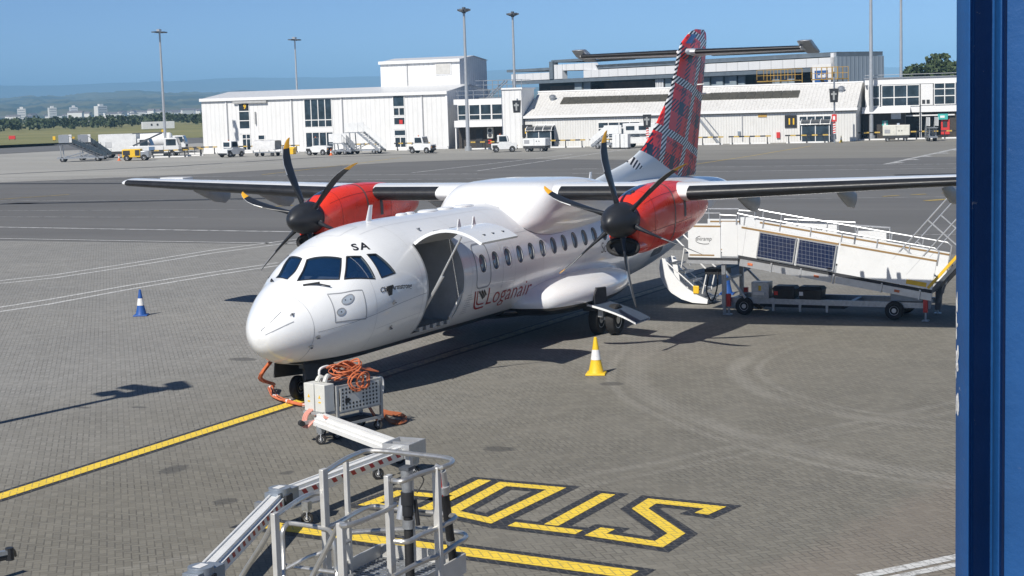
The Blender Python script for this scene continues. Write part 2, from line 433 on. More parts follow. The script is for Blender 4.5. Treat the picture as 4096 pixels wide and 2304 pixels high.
def cabwin_cut(b):
    for i, x in enumerate(WX): radial_prism(b, rrect(x-.128, x+.128, WA(i)-7.6, WA(i)+7.6, .11, 6.0), .05, .1)
cuts = [cutter(cav, cockpit_dark), cutter(win_cut, cockpit_dark), cutter(door_cut, cabin_grey), cutter(cabwin_cut, cabin_grey)]
for c_ in cuts:
    md = body.modifiers.new('cut', 'BOOLEAN'); md.operation = 'DIFFERENCE'; md.object = c_; md.solver = 'EXACT'; md.material_mode = 'TRANSFER'
    md.use_hole_tolerant = False
dg = bpy.context.evaluated_depsgraph_get(); me = bpy.data.meshes.new_from_object(body.evaluated_get(dg))
body.modifiers.clear(); body.data = me
me.polygons.foreach_set('use_smooth', [True]*len(me.polygons)); me.set_sharp_from_angle(angle=radians(24))
for c_ in cuts: bpy.data.objects.remove(c_)

# --- cockpit glazing
for p in PANES:
    mb = MB(pane_mat); q = dense3(p, 5); n = fus_n(*shrink(p, 0)[0]); patch_on(mb, q, -.02, 3); wp = mb.build('windscreen_pane', AC); mb = MB(black); line_on(mb, shrink(dense3(p, 5), 1.02), .026, .006); mb.build('window_seal', wp, smooth=0)
mb = MB(cockpit_dark); mb.box(1.95, 2.25, -.85, .85, 1.9, 2.22)
mb.prism([(1.75, -.8, 2.22), (2.3, -.8, 2.36), (2.3, -.8, 2.2)], (0, 1.6, 0)); mb.build('instrument_panel', AC)
for y in (-.46, .46):
    mb = MB(dark); mb.box(2.95, 3.35, y-.25, y+.25, 1.68, 1.8); mb.prism([(3.32, y-.22, 1.78), (3.42, y-.22, 1.78), (3.5, y-.22, 2.35), (3.4, y-.22, 2.35)], (0, .48, 0)); mb.build('crew_seat', AC, bevel=.03)
# wipers
for (a0, a1, a2) in (((1.30, 22), (1.63, 44), (1.52, 34)), ((1.53, -31), (1.42, -24), (1.48, -27))):
    mb = MB(black); mb.tube([fusn(*a0, .02), fusn((a0[0]+a1[0])/2, (a0[1]+a1[1])/2, .045), fusn(*a1, .03)], .014, 6); mb.tube([fusn(*a2, .05), fusn(*a0, .015)], .02, 6); mb.build('wiper', AC)
# cabin windows
for i, x in enumerate(WX):
    mb = MB(cabin_pane); q = rrect(x-.130, x+.130, WA(i)-7.7, WA(i)+7.7, .11, 6.0); patch_on(mb, q, -.035, 2)
    mb.use(black); line_on(mb, rrect(x-.135, x+.135, WA(i)-8.1, WA(i)+8.1, .115, 6.2), .022, .004); mb.build('cabin_window', AC)
mb = MB(seam)
line_on(mb, rrect(6.40, 7.06, 61.5, 103.5, .14, 6), .035, .004); mb.build('emergency_exit', AC)
mb = MB(clean_white); line_on(mb, rrect(WX[2]-.2, WX[2]+.2, WA(2)-11, WA(2)+11, .15, 8), .03, .006)
line_on(mb, [(7.68, a) for a in range(62, 112, 3)], .035, .005, False); line_on(mb, [(8.86, a) for a in range(95, 112, 3)], .02, .005, False); split_build(mb, 'skin_strip', AC, recalc=False)
# front service panel, its two ovals, radome strips, seams
mb = MB(seam); pq = dense([(1.47, 50.5), (2.15, 67.5), (2.12, 96.5), (1.40, 88.5)], 8); line_on(mb, pq, .022, .004)
line_on(mb, [(.98, a) for a in range(20, 150, 4)], .008, .003, False)
line_on(mb, [(1.05+i*.2, 95.5) for i in range(17)], .008, .003, False)
split_build(mb, 'access_panel', AC, recalc=False)
mb = MB(M('oval_port', (.42, .48, .55), .3))
def ell(x, a, rx, ra, k=20): return [(x+rx*cos(2*pi*i/k), a+ra*sin(2*pi*i/k)) for i in range(k)]
for e in (ell(1.775, 67.6, .135, 4.2), ell(1.555, 77.8, .085, 3.6)):
    patch_on(mb, e, .008, 2)
mb.use(seam)
for e in (ell(1.775, 67.6, .14, 4.6), ell(1.555, 77.8, .09, 4.0)): line_on(mb, e, .022, .010)
mb.use(black)
for x, a in ((1.72, 66.5), (1.83, 68.8), (1.555, 77.8)): patch_on(mb, ell(x, a, .014, .8, 8), .013, 1)
mb.build('service_port', AC)
mb = MB(seam)
for q in ([(.62, 31.4), (.511, 32.3), (.423, 32.1), (.349, 28.3), (.30, 13.2)], [(.301, 65.5), (.367, 66.2), (.455, 65.7), (.558, 64.9), (.675, 64.4)]): line_on(mb, q, .016, .006, False)
split_build(mb, 'lightning_strip', AC, recalc=False)
# probes and aerials
def probe(x, a, ln, r=.012, back=.7):
    mb = MB(dark_steel); p = fusn(x, a, 0); q = fusn(x, a, ln*.5); mb.tube([p, q, q+V((-ln*back, 0, 0))], r, 6); patch_on(mb.use(alu), ell(x, a, .05, 2.5, 10), .004, 1); mb.build('probe', AC)
probe(1.06, 103, .14); probe(.98, 118, .1, .02); probe(2.93, 92, .12); probe(3.0, 117, .1); probe(.72, 50, .07); probe(5.0, 35, .08)
mb = MB(black); p = fusn(2.83, 80.0, .0); q = fus_n(2.83, 80.0); mb.prism([p+V((-.1, 0, .09)), p+V((.1, 0, .1)), p+V((.07, 0, -.09)), p+V((-.04, 0, -.1))], q*.03); mb.build('vane', AC)
def blade_aerial(x, h, y=0, lean=.12, ch=.22):
    z = fus(x, 0).z-.02; mb = MB(clean_white)
    mb.loft([[V((x+lean*t+ch*(1-.35*t)*(.5*cos(2*pi*i/12)), y+.03*(1-.5*t)*sin(2*pi*i/12), z+h*t)) for i in range(12)] for t in (0, .5, 1)]); mb.build('aerial', AC)
blade_aerial(4.35, .34); blade_aerial(15.9, .42)
for x, y, r in ((5.9, .1, .11), (6.25, .1, .10), (7.0, .06, .2), (7.75, .03, .17), (8.6, .0, .2)):
    mb = MB(clean_white); z = fus(x, 0).z; mb.loft([[V((x+r*2*s_*cos(2*pi*i/18), y+r*s_*sin(2*pi*i/18), z-.03+hh)) for i in range(18)] for s_, hh in ((.9, 0), (.9, .04), (.75, .062), (.35, .07))]); mb.build('roof_dome', AC)
mb = MB(seam_soft); line_on(mb, rrect(2.9, 3.6, -16, 8, .05, 3), .015, .004); mb.build('roof_hatch', AC)
# titles: u metres along x, v metres along the skin
def on_skin(x, a, rot=0, lean=0):
    c_, s_ = cos(radians(rot)), sin(radians(rot))
    return lambda u, v: fusn(x+u*c_+v*s_+lean*v, a+degrees((u*s_-v*c_)/1.40), .006)
text_on('registration_letters', 'SA', .30, on_skin(2.63, 30.6, 31), logoblk, AC, .05, spacing=1.25, bold=.008)
text_on('name_lettering', 'Clan Armstrong', .155, on_skin(2.57, 78.0, 11.3), logoblk, AC, .05, bold=.002)
text_on('airline_lettering', 'Loganair', .66, on_skin(7.14, 123.6, 1.0, -.42), logored, AC, .06, spacing=1.03, bold=-.004, shear=.06)
text_on('airline_lettering', "Scotland's", .40, on_skin(13.25, 98.5, 0), logoblk, AC, .06, bold=-.004)
mb = MB(logored)
line_on(mb, [(6.400, 105.5), (6.45, 111.2), (6.556, 118.8), (6.61, 121.6), (6.684, 123.9), (6.77, 125.4), (6.883, 126.0), (7.139, 125.6)], .05, .007, False)
line_on(mb, [(6.515, 105.9), (6.565, 111.5), (6.655, 118.0), (6.71, 119.9), (6.80, 121.0), (7.043, 121.1)], .04, .007, False); split_build(mb, 'airline_emblem', AC, smooth=0, recalc=False)
mb = MB(logoblk)
for p, q in (((6.585, 106.4), (6.90, 115.2)), ((6.70, 106.3), (6.95, 114.0)), ((6.815, 106.4), (6.99, 112.2))): line_on(mb, dense([p, q], 4, False), .05, .007, False)
split_build(mb, 'airline_emblem', AC, smooth=0, recalc=False)
mb = MB(seam)
for i in range(9): line_on(mb, dense([(6.06, 108+2.4*i), (6.06+.22+.05*(i % 3), 108+2.4*i)], 3, False), .010, .004, False)
mb.build('stencil_lettering', AC)
# --- cargo door raised over the opening
mb = MB(clean_white); H0 = fus(5, DA0); ang = radians(86)
def door_pt(x, a, off):
    p = fus(x, a, off); d = p-V((x, H0.y, H0.z)); y, z = d.y, d.z
    return V((x, H0.y+y*cos(ang)+z*sin(ang), H0.z-y*sin(ang)+z*cos(ang)+.03))
AA = [DA0+(121-DA0)*i/14 for i in range(15)]
outer = [[door_pt(x, a, .0) for a in AA] for x in (DX0+.02, DX0+.1, DX1+.02, DX1+.12)]; inner = [[door_pt(x, a, -.06) for a in AA] for x in (DX0+.02, DX0+.1, DX1+.02, DX1+.12)]
for g in range(3):
    mb.loft([outer[g], outer[g+1]], False, False, False); mb.use(cabin_grey).loft([inner[g], inner[g+1]], False, False, False); mb.use(clean_white)
for e in (0, 3): mb.loft([outer[e], inner[e]], False, False, False)
mb.hexa([outer[0][-1], outer[3][-1], inner[3][-1], inner[0][-1]], [p+V((0, -.03, 0)) for p in (outer[0][-1], outer[3][-1], inner[3][-1], inner[0][-1])])
cdoor = mb.build('cargo_door', AC, smooth=30, weld=True)
mb = MB(alu); mb.cyl(fus(DX0+.06, 116, -.06), door_pt(DX0+.1, 100, -.12), .022, n=8); mb.cyl(fus(DX0+.06, 112, -.06), (fus(DX0+.06, 116)+door_pt(DX0+.1, 100, -.12))/2, .036, n=8); mb.build('door_strut', cdoor)
mb = MB(dark_steel)
for x in (DX0+.35, DX1-.5): p = door_pt(x, 70, .0); mb.box(x-.12, x+.12, p.y-.06, p.y+.06, p.z-.01, p.z+.012)
for x, a in ((DX0+.5, 112), (DX0+.9, 112), (DX1-.2, 112)): p = door_pt(x, a, .0); mb.box(x-.03, x+.03, p.y-.03, p.y+.03, p.z-.01, p.z+.012)
mb.use(alu)
for x in (DX0+.6, DX1-.3): p = door_pt(x, 84, .0); mb.prism([p, p+V((.16, 0, 0)), p+V((.10, 0, .16)), p+V((.06, 0, .17))], (0, .02, 0))
split_build(mb, 'door_latch', cdoor)
mb = MB(cabin_grey)
line_on(mb, [(DX0-.02, a) for a in range(DA0, DA1+1, 3)], .05, .004, False); mb.use(clean_white); line_on(mb, [(DX1+.03, a) for a in range(DA0, DA1+1, 3)], .06, .004, False)
line_on(mb, [(DX0+(DX1-DX0)*i/8, DA1+.5) for i in range(9)], .06, .006, False); mb.build('door_frame', AC, smooth=0)
mb = MB(galv); mb.box(DX0+.02, DX1-.02, -1.02, .9, 1.03, 1.07)
for i in range(5): mb.box(DX0+.15+.3*i, DX0+.3+.3*i, -1.09, -1.0, 1.0, 1.09)
mb.build('cargo_floor', AC)
mb = MB(M('cargo_net', (.25, .26, .26), .7))
for i in range(6): mb.tube([(DX0+.25+.16*i, -.35+.06*sin(i), 1.08), (DX0+.28+.16*i, -.42, 2.0), (DX0+.25+.16*i, -.35, 2.7)], .012, 5)
for j in range(7): mb.tube([(DX0+.2, -.4, 1.25+.22*j), (DX0+.65, -.45, 1.22+.22*j), (DX0+1.1, -.4, 1.25+.22*j)], .012, 5)
mb.build('cargo_net', AC)
mb = MB(M('canvas_curtain', (.26, .265, .27), .8, var=.3, vs=5))
mb.loft([[V((DX0+.35+.035*i, -.05+.05*sin(i*1.1), z)) for i in range(38)] for z in (1.07, 1.9, 2.75)], False, False, False); mb.build('cargo_curtain', AC)
mb = MB(clean_white); mb.prism([fusn(DX1-.10, 104, .0), fusn(DX1-.02, 102, .0), fusn(DX1-.02, 134, .0), fusn(DX1-.22, 127, .0)], (0, -.03, 0)); mb.build('sill_guard', AC)

# --- belly-side gear pods
def pod(sg):
    mb = MB(airwhite); R = []
    for i in range(25):
        t = i/24; x = 9.12+6.1*t; e = max(.02, sin(pi*t**.74)**.46)
        yc = 1.0+.1*e; hw = .14+.93*e; zc_ = .99+.02*t; hz = .06+.42*e
        R.append([V((x, sg*(yc-.0+hw*cos(2*pi*j/32)*1.0), zc_+hz*(abs(sin(2*pi*j/32))**.8)*(1 if sin(2*pi*j/32) > 0 else -1)*(1.0 if sin(2*pi*j/32) > 0 else .95))) for j in range(32)])
    mb.loft(R); return mb.build('gear_pod', AC, smooth=60)
pod(-1); pod(1)
mb = MB(airwhite)
mb.loft([[V((x, yw*cos(2*pi*j/28), .78+hz*sin(2*pi*j/28))) for j in range(28)] for x, yw, hz in ((8.7, .2, .05), (9.3, .95, .2), (10.2, 1.2, .27), (12, 1.28, .3), (14, 1.2, .26), (15.2, .8, .16), (15.9, .2, .05))]); mb.build('belly_fairing', AC, smooth=60)
for sg in (-1, 1):
    g = MB(dark); g.prism([(11.0, sg*1.85, .98), (11.2, sg*1.85, 1.16), (11.75, sg*1.85, 1.12), (11.8, sg*1.85, .6), (11.05, sg*1.85, .6)], (0, sg*.335, 0)); g.build('gear_bay', AC, bevel=.02)  # dark block on the pod paints in the shade of the bay opening
    g = MB(alu); g.cyl((11.3, sg*1.75, 1.2), (11.42, sg*2.3, .45), .085, n=14); g.cyl((11.42, sg*2.3, .62), (11.42, sg*2.3, .36), .12, n=14); g.cyl((11.42, sg*2.05, .40), (11.42, sg*2.6, .40), .06, n=12)
    g.bar((10.9, sg*1.7, .95), (11.38, sg*2.28, .5), .06, .06); g.use(alu).box(11.12, 11.36, sg*2.28-.07, sg*2.28+.07, .45, .66)
    leg = g.build('main_gear', AC, bevel=.01)
    for y in (2.09, 2.53):
        wm = MB(); wheel(wm, (11.42, sg*y, .375), (0, 1, 0), .375, .24, white, 28, .58); wm.build('wheel', leg)
    g = MB(M('gear_door_sky_tint', (.05, .07, .105), .6)); n = 10  # blue of the upper face stands for reflected sky
    R = [[V((x, sg*(1.55+1.72*i/n), .83-.05*sin(pi*i/n)+.03-.47*(i/n)**2.2)) for i in range(n+1)] for x in (10.9, 11.85)]
    R2 = [[p+V((0, 0, -.05)) for p in r] for r in R]
    g.loft(R, False, False, False); g.use(clean_white).loft(R2, False, False, False)
    for a, b in ((R[0], R2[0]), (R[1], R2[1])): g.loft([a, b], False, False, False)
    g.build('gear_door', AC, weld=True)
# nose gear
g = MB(dark_steel); g.cyl((1.85, 0, .98), (1.78, 0, .28), .07, n=12); g.cyl((1.76, -.24, .25), (1.76, .24, .25), .05, n=10); g.bar((2.5, 0, .8), (1.85, 0, .5), .06, .05); g.box(1.68, 1.9, -.09, .09, .62, .82)
leg = g.build('nose_gear', AC, bevel=.01)
for y in (-.17, .17):
    wm = MB(); wheel(wm, (1.76, y, .235), (0, 1, 0), .235, .17, alu, 24, .5); wm.build('wheel', leg)
for sg in (-1, 1):
    g = MB(dark); g.prism([(1.22, sg*.3, .88), (2.3, sg*.3, .66), (2.3, sg*.36, .40), (1.24, sg*.36, .50)], (0, sg*.025, 0)); g.build('gear_door', AC)

fairing_grey = M('fairing_grey', (.30, .31, .32), .5, var=.12)
# --- wing with fairing, boots, flap fairings
INC = .036
def foil(y, xle, c, zle, th=.17, n=18, camber=.02):
    P = []
    for i in range(2*n):
        if i <= n: t = .5*(1-cos(pi*(1-i/n))); up = 1
        else: t = .5*(1-cos(pi*(i-n)/n)); up = -1
        yt = 5*th*(.2969*sqrt(t)-.126*t-.3516*t*t+.2843*t**3-.1036*t**4)
        P.append(V((xle+c*t, y, zle+c*(up*yt+camber*4*t*(1-t))-INC*c*t)))
    return P
def boot_sec(y, xle, c, zle, th=.17, n=10, tu=.085, tl=.10):
    P = []
    for i in range(2*n+1):
        s_ = (n-i)/n; t = (tu if s_ > 0 else tl)*s_*s_; up = 1 if s_ > 0 else -1
        yt = 5*th*(.2969*sqrt(t)-.126*t-.3516*t*t+.2843*t**3)
        P.append(V((xle+c*t-.006, y, zle+c*(up*yt+.02*4*t*(1-t))-INC*c*t+up*.005)))
    return P
WL = lambda y: (10.55+(.65*(max(0, abs(y)-4.7)/7.4)), 2.57-1.02*(max(0, abs(y)-4.7)/7.4), 3.45+.27*(max(0, abs(y)-4.7)/7.4))
for sg in (1, -1):
    mb = MB(clean_white)
    ys = [0, 1.5, 4.0, 4.7]+[4.7+7.3*i/12 for i in range(1, 13)]
    R = []
    for y in ys:
        xl, c, z = WL(y); R.append(foil(sg*y, xl, c, z, .17-.035*max(0, (y-4.7)/7.4)))
    xl, c, z = WL(12.0)
    for dy, k in ((.10, .93), (.17, .75), (.2, .5)): R.append(foil(sg*(12.0+dy), xl+c*(1-k)*.55, c*k, z, .135*(k**1.2)))
    mb.loft(R); wing = mb.build('wing', AC, smooth=45)
    for ya, yb in ((1.5 if sg < 0 else 1.82, 3.65), (4.72, 11.95)):
        mb = MB(boot); k = 10
        mb.loft([boot_sec(sg*y, *WL(y), .17-.035*max(0, (y-4.7)/7.4)) for y in [ya+(yb-ya)*i/k for i in range(k+1)]], False, False, False); mb.build('deicing_boot', wing, smooth=60, recalc=False)
    for y in (5.6, 7.9, 10.2, 2.6):
        xl, c, z = WL(y); g = MB(fairing_grey); tr = z-.17
        g.loft([[V((x, sg*y+hw*cos(2*pi*i/10), zz+hh*sin(2*pi*i/10))) for i in range(10)] for x, hw, zz, hh in ((xl+.95, .02, tr-.02, .02), (xl+1.4, .08, tr-.1, .12), (xl+1.9, .09, tr-.2, .2), (xl+2.35, .07, tr-.26, .2), (xl+2.6, .03, tr-.22, .12))]); g.build('flap_fairing', wing)
    g = MB(seam_soft)
    for y in (5.2, 6.4, 7.2, 8.1, 9.0, 9.9, 11.0):
        xl, c, z = WL(y); g.tube([(xl+c*.99, sg*y, z-.06), (xl+c*.9, sg*y, z+.07)], .03, 6); g.box(xl+.9*c, xl+c*1.03, sg*y-.05, sg*y+.05, z-.06, z+.03)
    xl, c, z = WL(11.3); g.box(xl+.7*c, xl+.98*c, sg*11.3-.5, sg*11.3+.3, z+.02, z+.12); g.build('aileron_hinge', wing, bevel=.02)
FT = [(8.75, .72, 2.97), (8.9, .90, 3.05), (9.14, 1.12, 3.15), (9.5, 1.30, 3.31), (10.05, 1.43, 3.56), (10.4, 1.47, 3.685), (10.75, 1.48, 3.735), (11.8, 1.47, 3.76), (12.7, 1.45, 3.75), (13.6, 1.41, 3.68), (14.5, 1.33, 3.55), (15.5, 1.12, 3.38), (16.4, .8, 3.24), (17.0, .4, 3.1)]
ft_w = tab([f[0] for f in FT], [f[1] for f in FT]); ft_t = tab([f[0] for f in FT], [f[2] for f in FT])
mb = MB(airwhite); R = []
for i in range(60):
    x = 8.75+8.25*i/59; hw, zt = ft_w(x), ft_t(x); zb = 2.42; r = []; nn = 2.9+3.3*min(1, max(0, (x-9.2)/1.7))
    for j in range(41):
        t = pi*j/40; t += .12*sin(4*t); cy = cos(t); sy = sin(t); r.append(V((x, hw*(abs(cy)**(2/nn))*(1 if cy > 0 else -1), zb+(zt-zb)*abs(sy)**(2/nn))))
    for p_ in r: p_.y *= 1-max(0, 2.78-p_.z)*.36
    R.append(r+[V((x, 0, zb-.2))])
mb.loft(R); fair = mb.build('wing_fairing', AC, smooth=70)
outer_, inner_ = [], []
for r in R:
    x = r[0].x
    if not 8.8 < x < 15.5: continue
    u = x-X0; wd_, tp, zm_ = f_wid(u), f_top(u), f_mid(u)
    Fv = [(p.y/wd_)**2+((p.z-ZC-zm_)/(tp-zm_))**2-1 for p in r[:-1]]
    cr = [i for i in range(20, 40) if Fv[i]*Fv[i+1] < 0]
    def pt_(i): t = Fv[i]/(Fv[i]-Fv[i+1]); q = r[i]+(r[i+1]-r[i])*t; return q+V((0, q.y, q.z-ZC)).normalized()*.006
    if cr:
        outer_.append(pt_(cr[-1]))
        if len(cr) > 1: inner_.append(pt_(cr[0]))
sp_ = inner_[::-1]+outer_
if len(sp_) > 3: mb = MB(seam); mb.tube(sp_, .013, 6); mb.build('fairing_seam', AC)
mb = MB(seam_soft)
for x in (2.42, 4.02, 6.2, 8.3, 9.8, 12.3, 14.8): line_on(mb, [(x, a) for a in range(-60, 143, 4)], .007, .003, False)
for a, x0, x1 in ((58, 5.9, 10), (112, 5.95, 9.2), (112, 2.5, 4.2), (20, 3.2, 8.8)): line_on(mb, [(x0+(x1-x0)*i/20, a) for i in range(21)], .007, .003, False)
split_build(mb, 'skin_seam', AC, smooth=0, recalc=False)

# --- engines
NC = [(8.40, 3.38, 2.36, .37), (8.55, 3.46, 2.28, .41), (8.8, 3.55, 2.24, .455), (9.2, 3.64, 2.22, .50), (9.8, 3.71, 2.24, .53), (10.6, 3.73, 2.29, .54), (11.5, 3.70, 2.40, .52), (12.3, 3.58, 2.58, .46), (12.9, 3.40, 2.76, .36), (13.3, 3.27, 2.90, .22), (13.45, 3.18, 2.98, .10)]
n_t = tab([f[0] for f in NC], [f[1] for f in NC]); n_b = tab([f[0] for f in NC], [f[2] for f in NC]); n_w = tab([f[0] for f in NC], [f[3] for f in NC])
def nac(sg, x, a, off=0):        # a degrees from top, positive towards -y
    t, b, hw = n_t(x)+off, n_b(x)-off, n_w(x)+off; zc = (t+b)/2; h = (t-b)/2; c, s_ = cos(radians(a)), sin(radians(a)); e = 2/2.5
    return V((x, sg*4.05-hw*(abs(s_)**e)*(1 if s_ > 0 else -1), zc+h*(abs(c)**e)*(1 if c > 0 else -1)))
HUBX, HUBZ = 8.20, 3.03
def make_blade():
    mb = MB(blade_black)
    prof = [(.28, .13, 0, .11, 86), (.42, .15, .02, .10, 85), (.6, .19, .055, .07, 83), (.85, .24, .11, .048, 81), (1.1, .27, .155, .036, 79), (1.35, .27, .17, .028, 77), (1.55, .25, .145, .022, 76), (1.72, .205, .09, .017, 75), (1.84, .155, .03, .013, 75), (1.92, .105, -.03, .010, 75), (1.965, .045, -.085, .006, 75)]
    R = []
    for r, c, o, t, tw in prof:
        ca, sa = cos(radians(tw)), sin(radians(tw)); ring = []
        for i in range(14):
            q = 2*pi*i/14; u = o+c*.5*cos(q); v = t*.5*sin(q)*(1.15+.35*cos(q))
            # chord runs mostly along -x (feathered)
            ring.append(V((-(u*sa)+v*ca, u*ca+v*sa, r)))
        R.append(ring)
    V_ = mb.loft(R); n = len(prof); bmesh.ops.recalc_face_normals(mb.bm, faces=mb.bm.faces)
    for f in mb.bm.faces:
        zc = sum(v.co.z for v in f.verts)/len(f.verts)
        f.normal_update()
        if zc > 1.66 and (f.normal.y < 0.02): mb.use(yellow_tip); f.material_index = mb.k
    mb.use(alu)
    for a, b in zip(R[4:9], R[5:10]):
        for i in (13, 0):
            off = V((-.004, 0, 0)); mb.poly([a[i]+off, a[(i+1) % 14]+off, b[(i+1) % 14]+off, b[i]+off])
    mb.use(alu).cyl((0, 0, .30), (0, 0, .40), .07, .065, 12); mb.use(orange).box(-.17, -.12, -.03, .03, .285, .325)
    return mb.build('blade', smooth=50)
blade0 = make_blade()
for sg, ph in ((-1, -.150), (1, -.213)):
    mb = MB(red)
    mb.loft([[nac(sg, 8.40+5.05*i/44, 360*j/64) for j in range(64)] for i in range(45)]); nc = mb.build('engine_nacelle', AC, smooth=60)
    # intake lip
    mb = MB(rubber); pts = [V((8.32, sg*4.05+.35*cos(2*pi*i/28), 2.43+.165*(abs(sin(2*pi*i/28))**.8)*(1 if sin(2*pi*i/28) > 0 else -1))) for i in range(28)]
    mb.tube(pts, .052, 8, True); pin = [p+V((.12, 0, 0)) for p in pts]
    mb.use(dark).poly([V((8.38, p.y, p.z)) for p in pts]); mb.use(red)
    mb.loft([[V((x, sg*4.05+(p.y-sg*4.05)*k, 2.43+(p.z-2.43)*k)) for p in pts] for x, k in ((8.33, 1.13), (8.6, 1.14), (9.0, 1.0))], False, False)
    mb.build('intake', nc, smooth=60)
    mb = MB(M('heat_band', (.22, .13, .11), .4, .3))
    for x in (10.15,):
        R = [[nac(sg, x+d, 360*j/64, .004) for j in range(64)] for d in (0, .07)]; mb.loft(R, False, False)
    mb.use(dark_steel)
    A = [[nac(sg, 10.75+.14*i, a, .006) for i in range(2)] for a in range(55, 100, 5)]; mb.loft([list(r) for r in A], False, False, False); split_build(mb, 'nacelle_band', nc)
    mb = MB(M('cowl_seam', (.30, .02, .015), .5))
    for x in (9.05, 11.3): mb.loft([[nac(sg, x+d, 360*j/64, .003) for j in range(64)] for d in (0, .012)], False, False)
    for a in (48, 100): mb.loft([[nac(sg, 8.7+.2*i, a+d, .003) for i in range(14)] for d in (0, 1.0)], False, False, False)
    split_build(mb, 'cowl_seam', nc)
    mb = MB(M('cowl_dark_blue', (.02, .05, .13), .25, coat=.5)); A = [[nac(sg, 8.78+.11*i, a, .006) for i in range(10)] for a in range(-26, 4, 3)]; mb.loft(A, False, False, False); mb.build('cowl_patch', nc)  # glossy dark blue patch on top of the cowl
    mb = MB(redp); mb.loft([[nac(sg, 10.3+.1*i, a, .004) for i in range(12)] for a in (-22, 0, 22)], False, False, False); mb.build('top_cowl', nc)
    mb = MB(dark); mb.tube([(8.9, sg*4.05, n_t(8.9)-.02), (8.98, sg*4.05, n_t(8.9)+.02)], .05, 6); mb.build('cowl_vent', nc)
    # propeller
    mb = MB(spinner_black); mb.rev((HUBX, sg*4.05, HUBZ), (-1, 0, -.03), [(-.22, .36), (-.2, .385), (0, .385), (.18, .365), (.36, .315), (.52, .24), (.64, .15), (.71, .07), (.73, .005)], 32); sp = mb.build('propeller', AC, smooth=60)
    for k in range(6):
        b = blade0 if (sg == -1 and k == 0) else blade0.copy()
        if b is not blade0: COL.objects.link(b)
        b.parent = sp
        b.matrix_local = Matrix.Translation((HUBX, sg*4.05, HUBZ)) @ Matrix.Rotation(radians(-2.6), 4, 'Y') @ Matrix.Rotation(ph+k*pi/3, 4, 'X')

# --- tail
LEt = tab([3.2, 3.45, 3.64, 3.81, 4.01, 4.34, 5.12, 5.68, 6.31, 6.98, 7.25, 7.5, 7.68, 7.75], [15.4, 16.2, 17.28, 18.41, 19.26, 20.15, 21.32, 22.05, 22.56, 22.95, 23.2, 23.7, 24.15, 24.6])
TEt = tab([3.1, 5.2, 7.0, 7.6, 7.75], [24.35, 24.95, 25.5, 25.6, 25.4])
def tartan():
    m, nt, p = new_mat('tartan_tail'); co_ = objco(nt); sx = N(nt, 'ShaderNodeSeparateXYZ'); nt.links.new(co_, sx.inputs[0]); x, z = sx.outputs[0], sx.outputs[2]
    def lin(a, b, c): return math_node(nt, 'ADD', math_node(nt, 'ADD', math_node(nt, 'MULTIPLY', x, a), math_node(nt, 'MULTIPLY', z, b)), c)
    def ramp(t, stops):
        r = N(nt, 'ShaderNodeValToRGB'); r.color_ramp.interpolation = 'CONSTANT'; e = r.color_ramp.elements
        while len(e) < len(stops): e.new(.5)
        for i, (q, c_) in enumerate(stops): e[i].position = q; e[i].color = (*c_, 1)
        nt.links.new(t, r.inputs[0]); return r.outputs[0]
    RD, NV, MR, WH, BK = (.88, .04, .03), (.018, .024, .05), (.36, .02, .03), (.84, .84, .84), (.012, .012, .016)
    u = math_node(nt, 'FRACT', lin(1.6/3.0, -1/3.0, .21)); v = math_node(nt, 'FRACT', lin(.26/1.85, 1/1.85, .545))
    su = [(0, WH), (.20, RD), (.50, NV), (.70, RD), (.86, MR), (.95, RD)]; sv = [(0, BK), (.14, RD), (.48, NV), (.72, RD), (.88, MR), (.95, RD)]
    cu, cv = ramp(u, su), ramp(v, [(q, (WH if c_ is BK else c_)) for q, c_ in sv])
    bu = ramp(u, [(0, (1,)*3), (.20, (0,)*3), (.9, (0,)*3)]); bv = ramp(v, [(0, (1,)*3), (.14, (0,)*3), (.9, (0,)*3)])
    band = math_node(nt, 'MAXIMUM', bu, bv)
    hat = math_node(nt, 'GREATER_THAN', math_node(nt, 'FRACT', lin(.39/.115, -1/.115, .2)), .5)
    wide = mixc(nt, hat, cu, cv)
    bw = mixc(nt, hat, WH, BK); c_ = mixc(nt, band, wide, bw)
    # white root of the fin below a slanting edge
    edge = math_node(nt, 'LESS_THAN', lin(.33, 1, -10.62), 0); c_ = mixc(nt, edge, c_, (.62, .68, .74))
    p1 = math_node(nt, 'MULTIPLY', math_node(nt, 'GREATER_THAN', lin(1, .9, -22.05), 0), math_node(nt, 'LESS_THAN', lin(1, .9, -22.7), 0))
    c_ = mixc(nt, math_node(nt, 'MULTIPLY', math_node(nt, 'MULTIPLY', edge, p1), math_node(nt, 'GREATER_THAN', z, 3.62)), c_, bw)
    nt.links.new(c_, p.inputs['Base Color']); p.inputs['Roughness'].default_value = .4; p.inputs['Coat Weight'].default_value = .15; p.inputs['Coat Roughness'].default_value = .08
    return m
tart = tartan()
mb = MB(tart); R = []
def fin_th(x, le, te, z): 
    k = max(0, (x-le)); b = max(0, te-x); tm = .17 if z < 7.3 else .17*max(.15, 1-((z-7.3)/.47)**2)
    return tm*min(1, sqrt(k/1.7))*min(1, (b/1.9)**.85+.06)
for i in range(46):
    z = 3.2+(7.75-3.2)*i/45; le, te = LEt(z), TEt(z); r = []
    for j in range(40):
        if j <= 20: t = .5*(1+cos(pi*j/20)); s_ = 1
        else: t = .5*(1+cos(pi*(40-j)/20)); s_ = -1
        x = le+(te-le)*t; r.append(V((x, s_*fin_th(x, le, te, z), z)))
    R.append(r)
mb.loft(R); fin = mb.build('tail_fin', AC, smooth=50)
mb = MB(M('rudder_gap', (.02, .02, .03), .5))
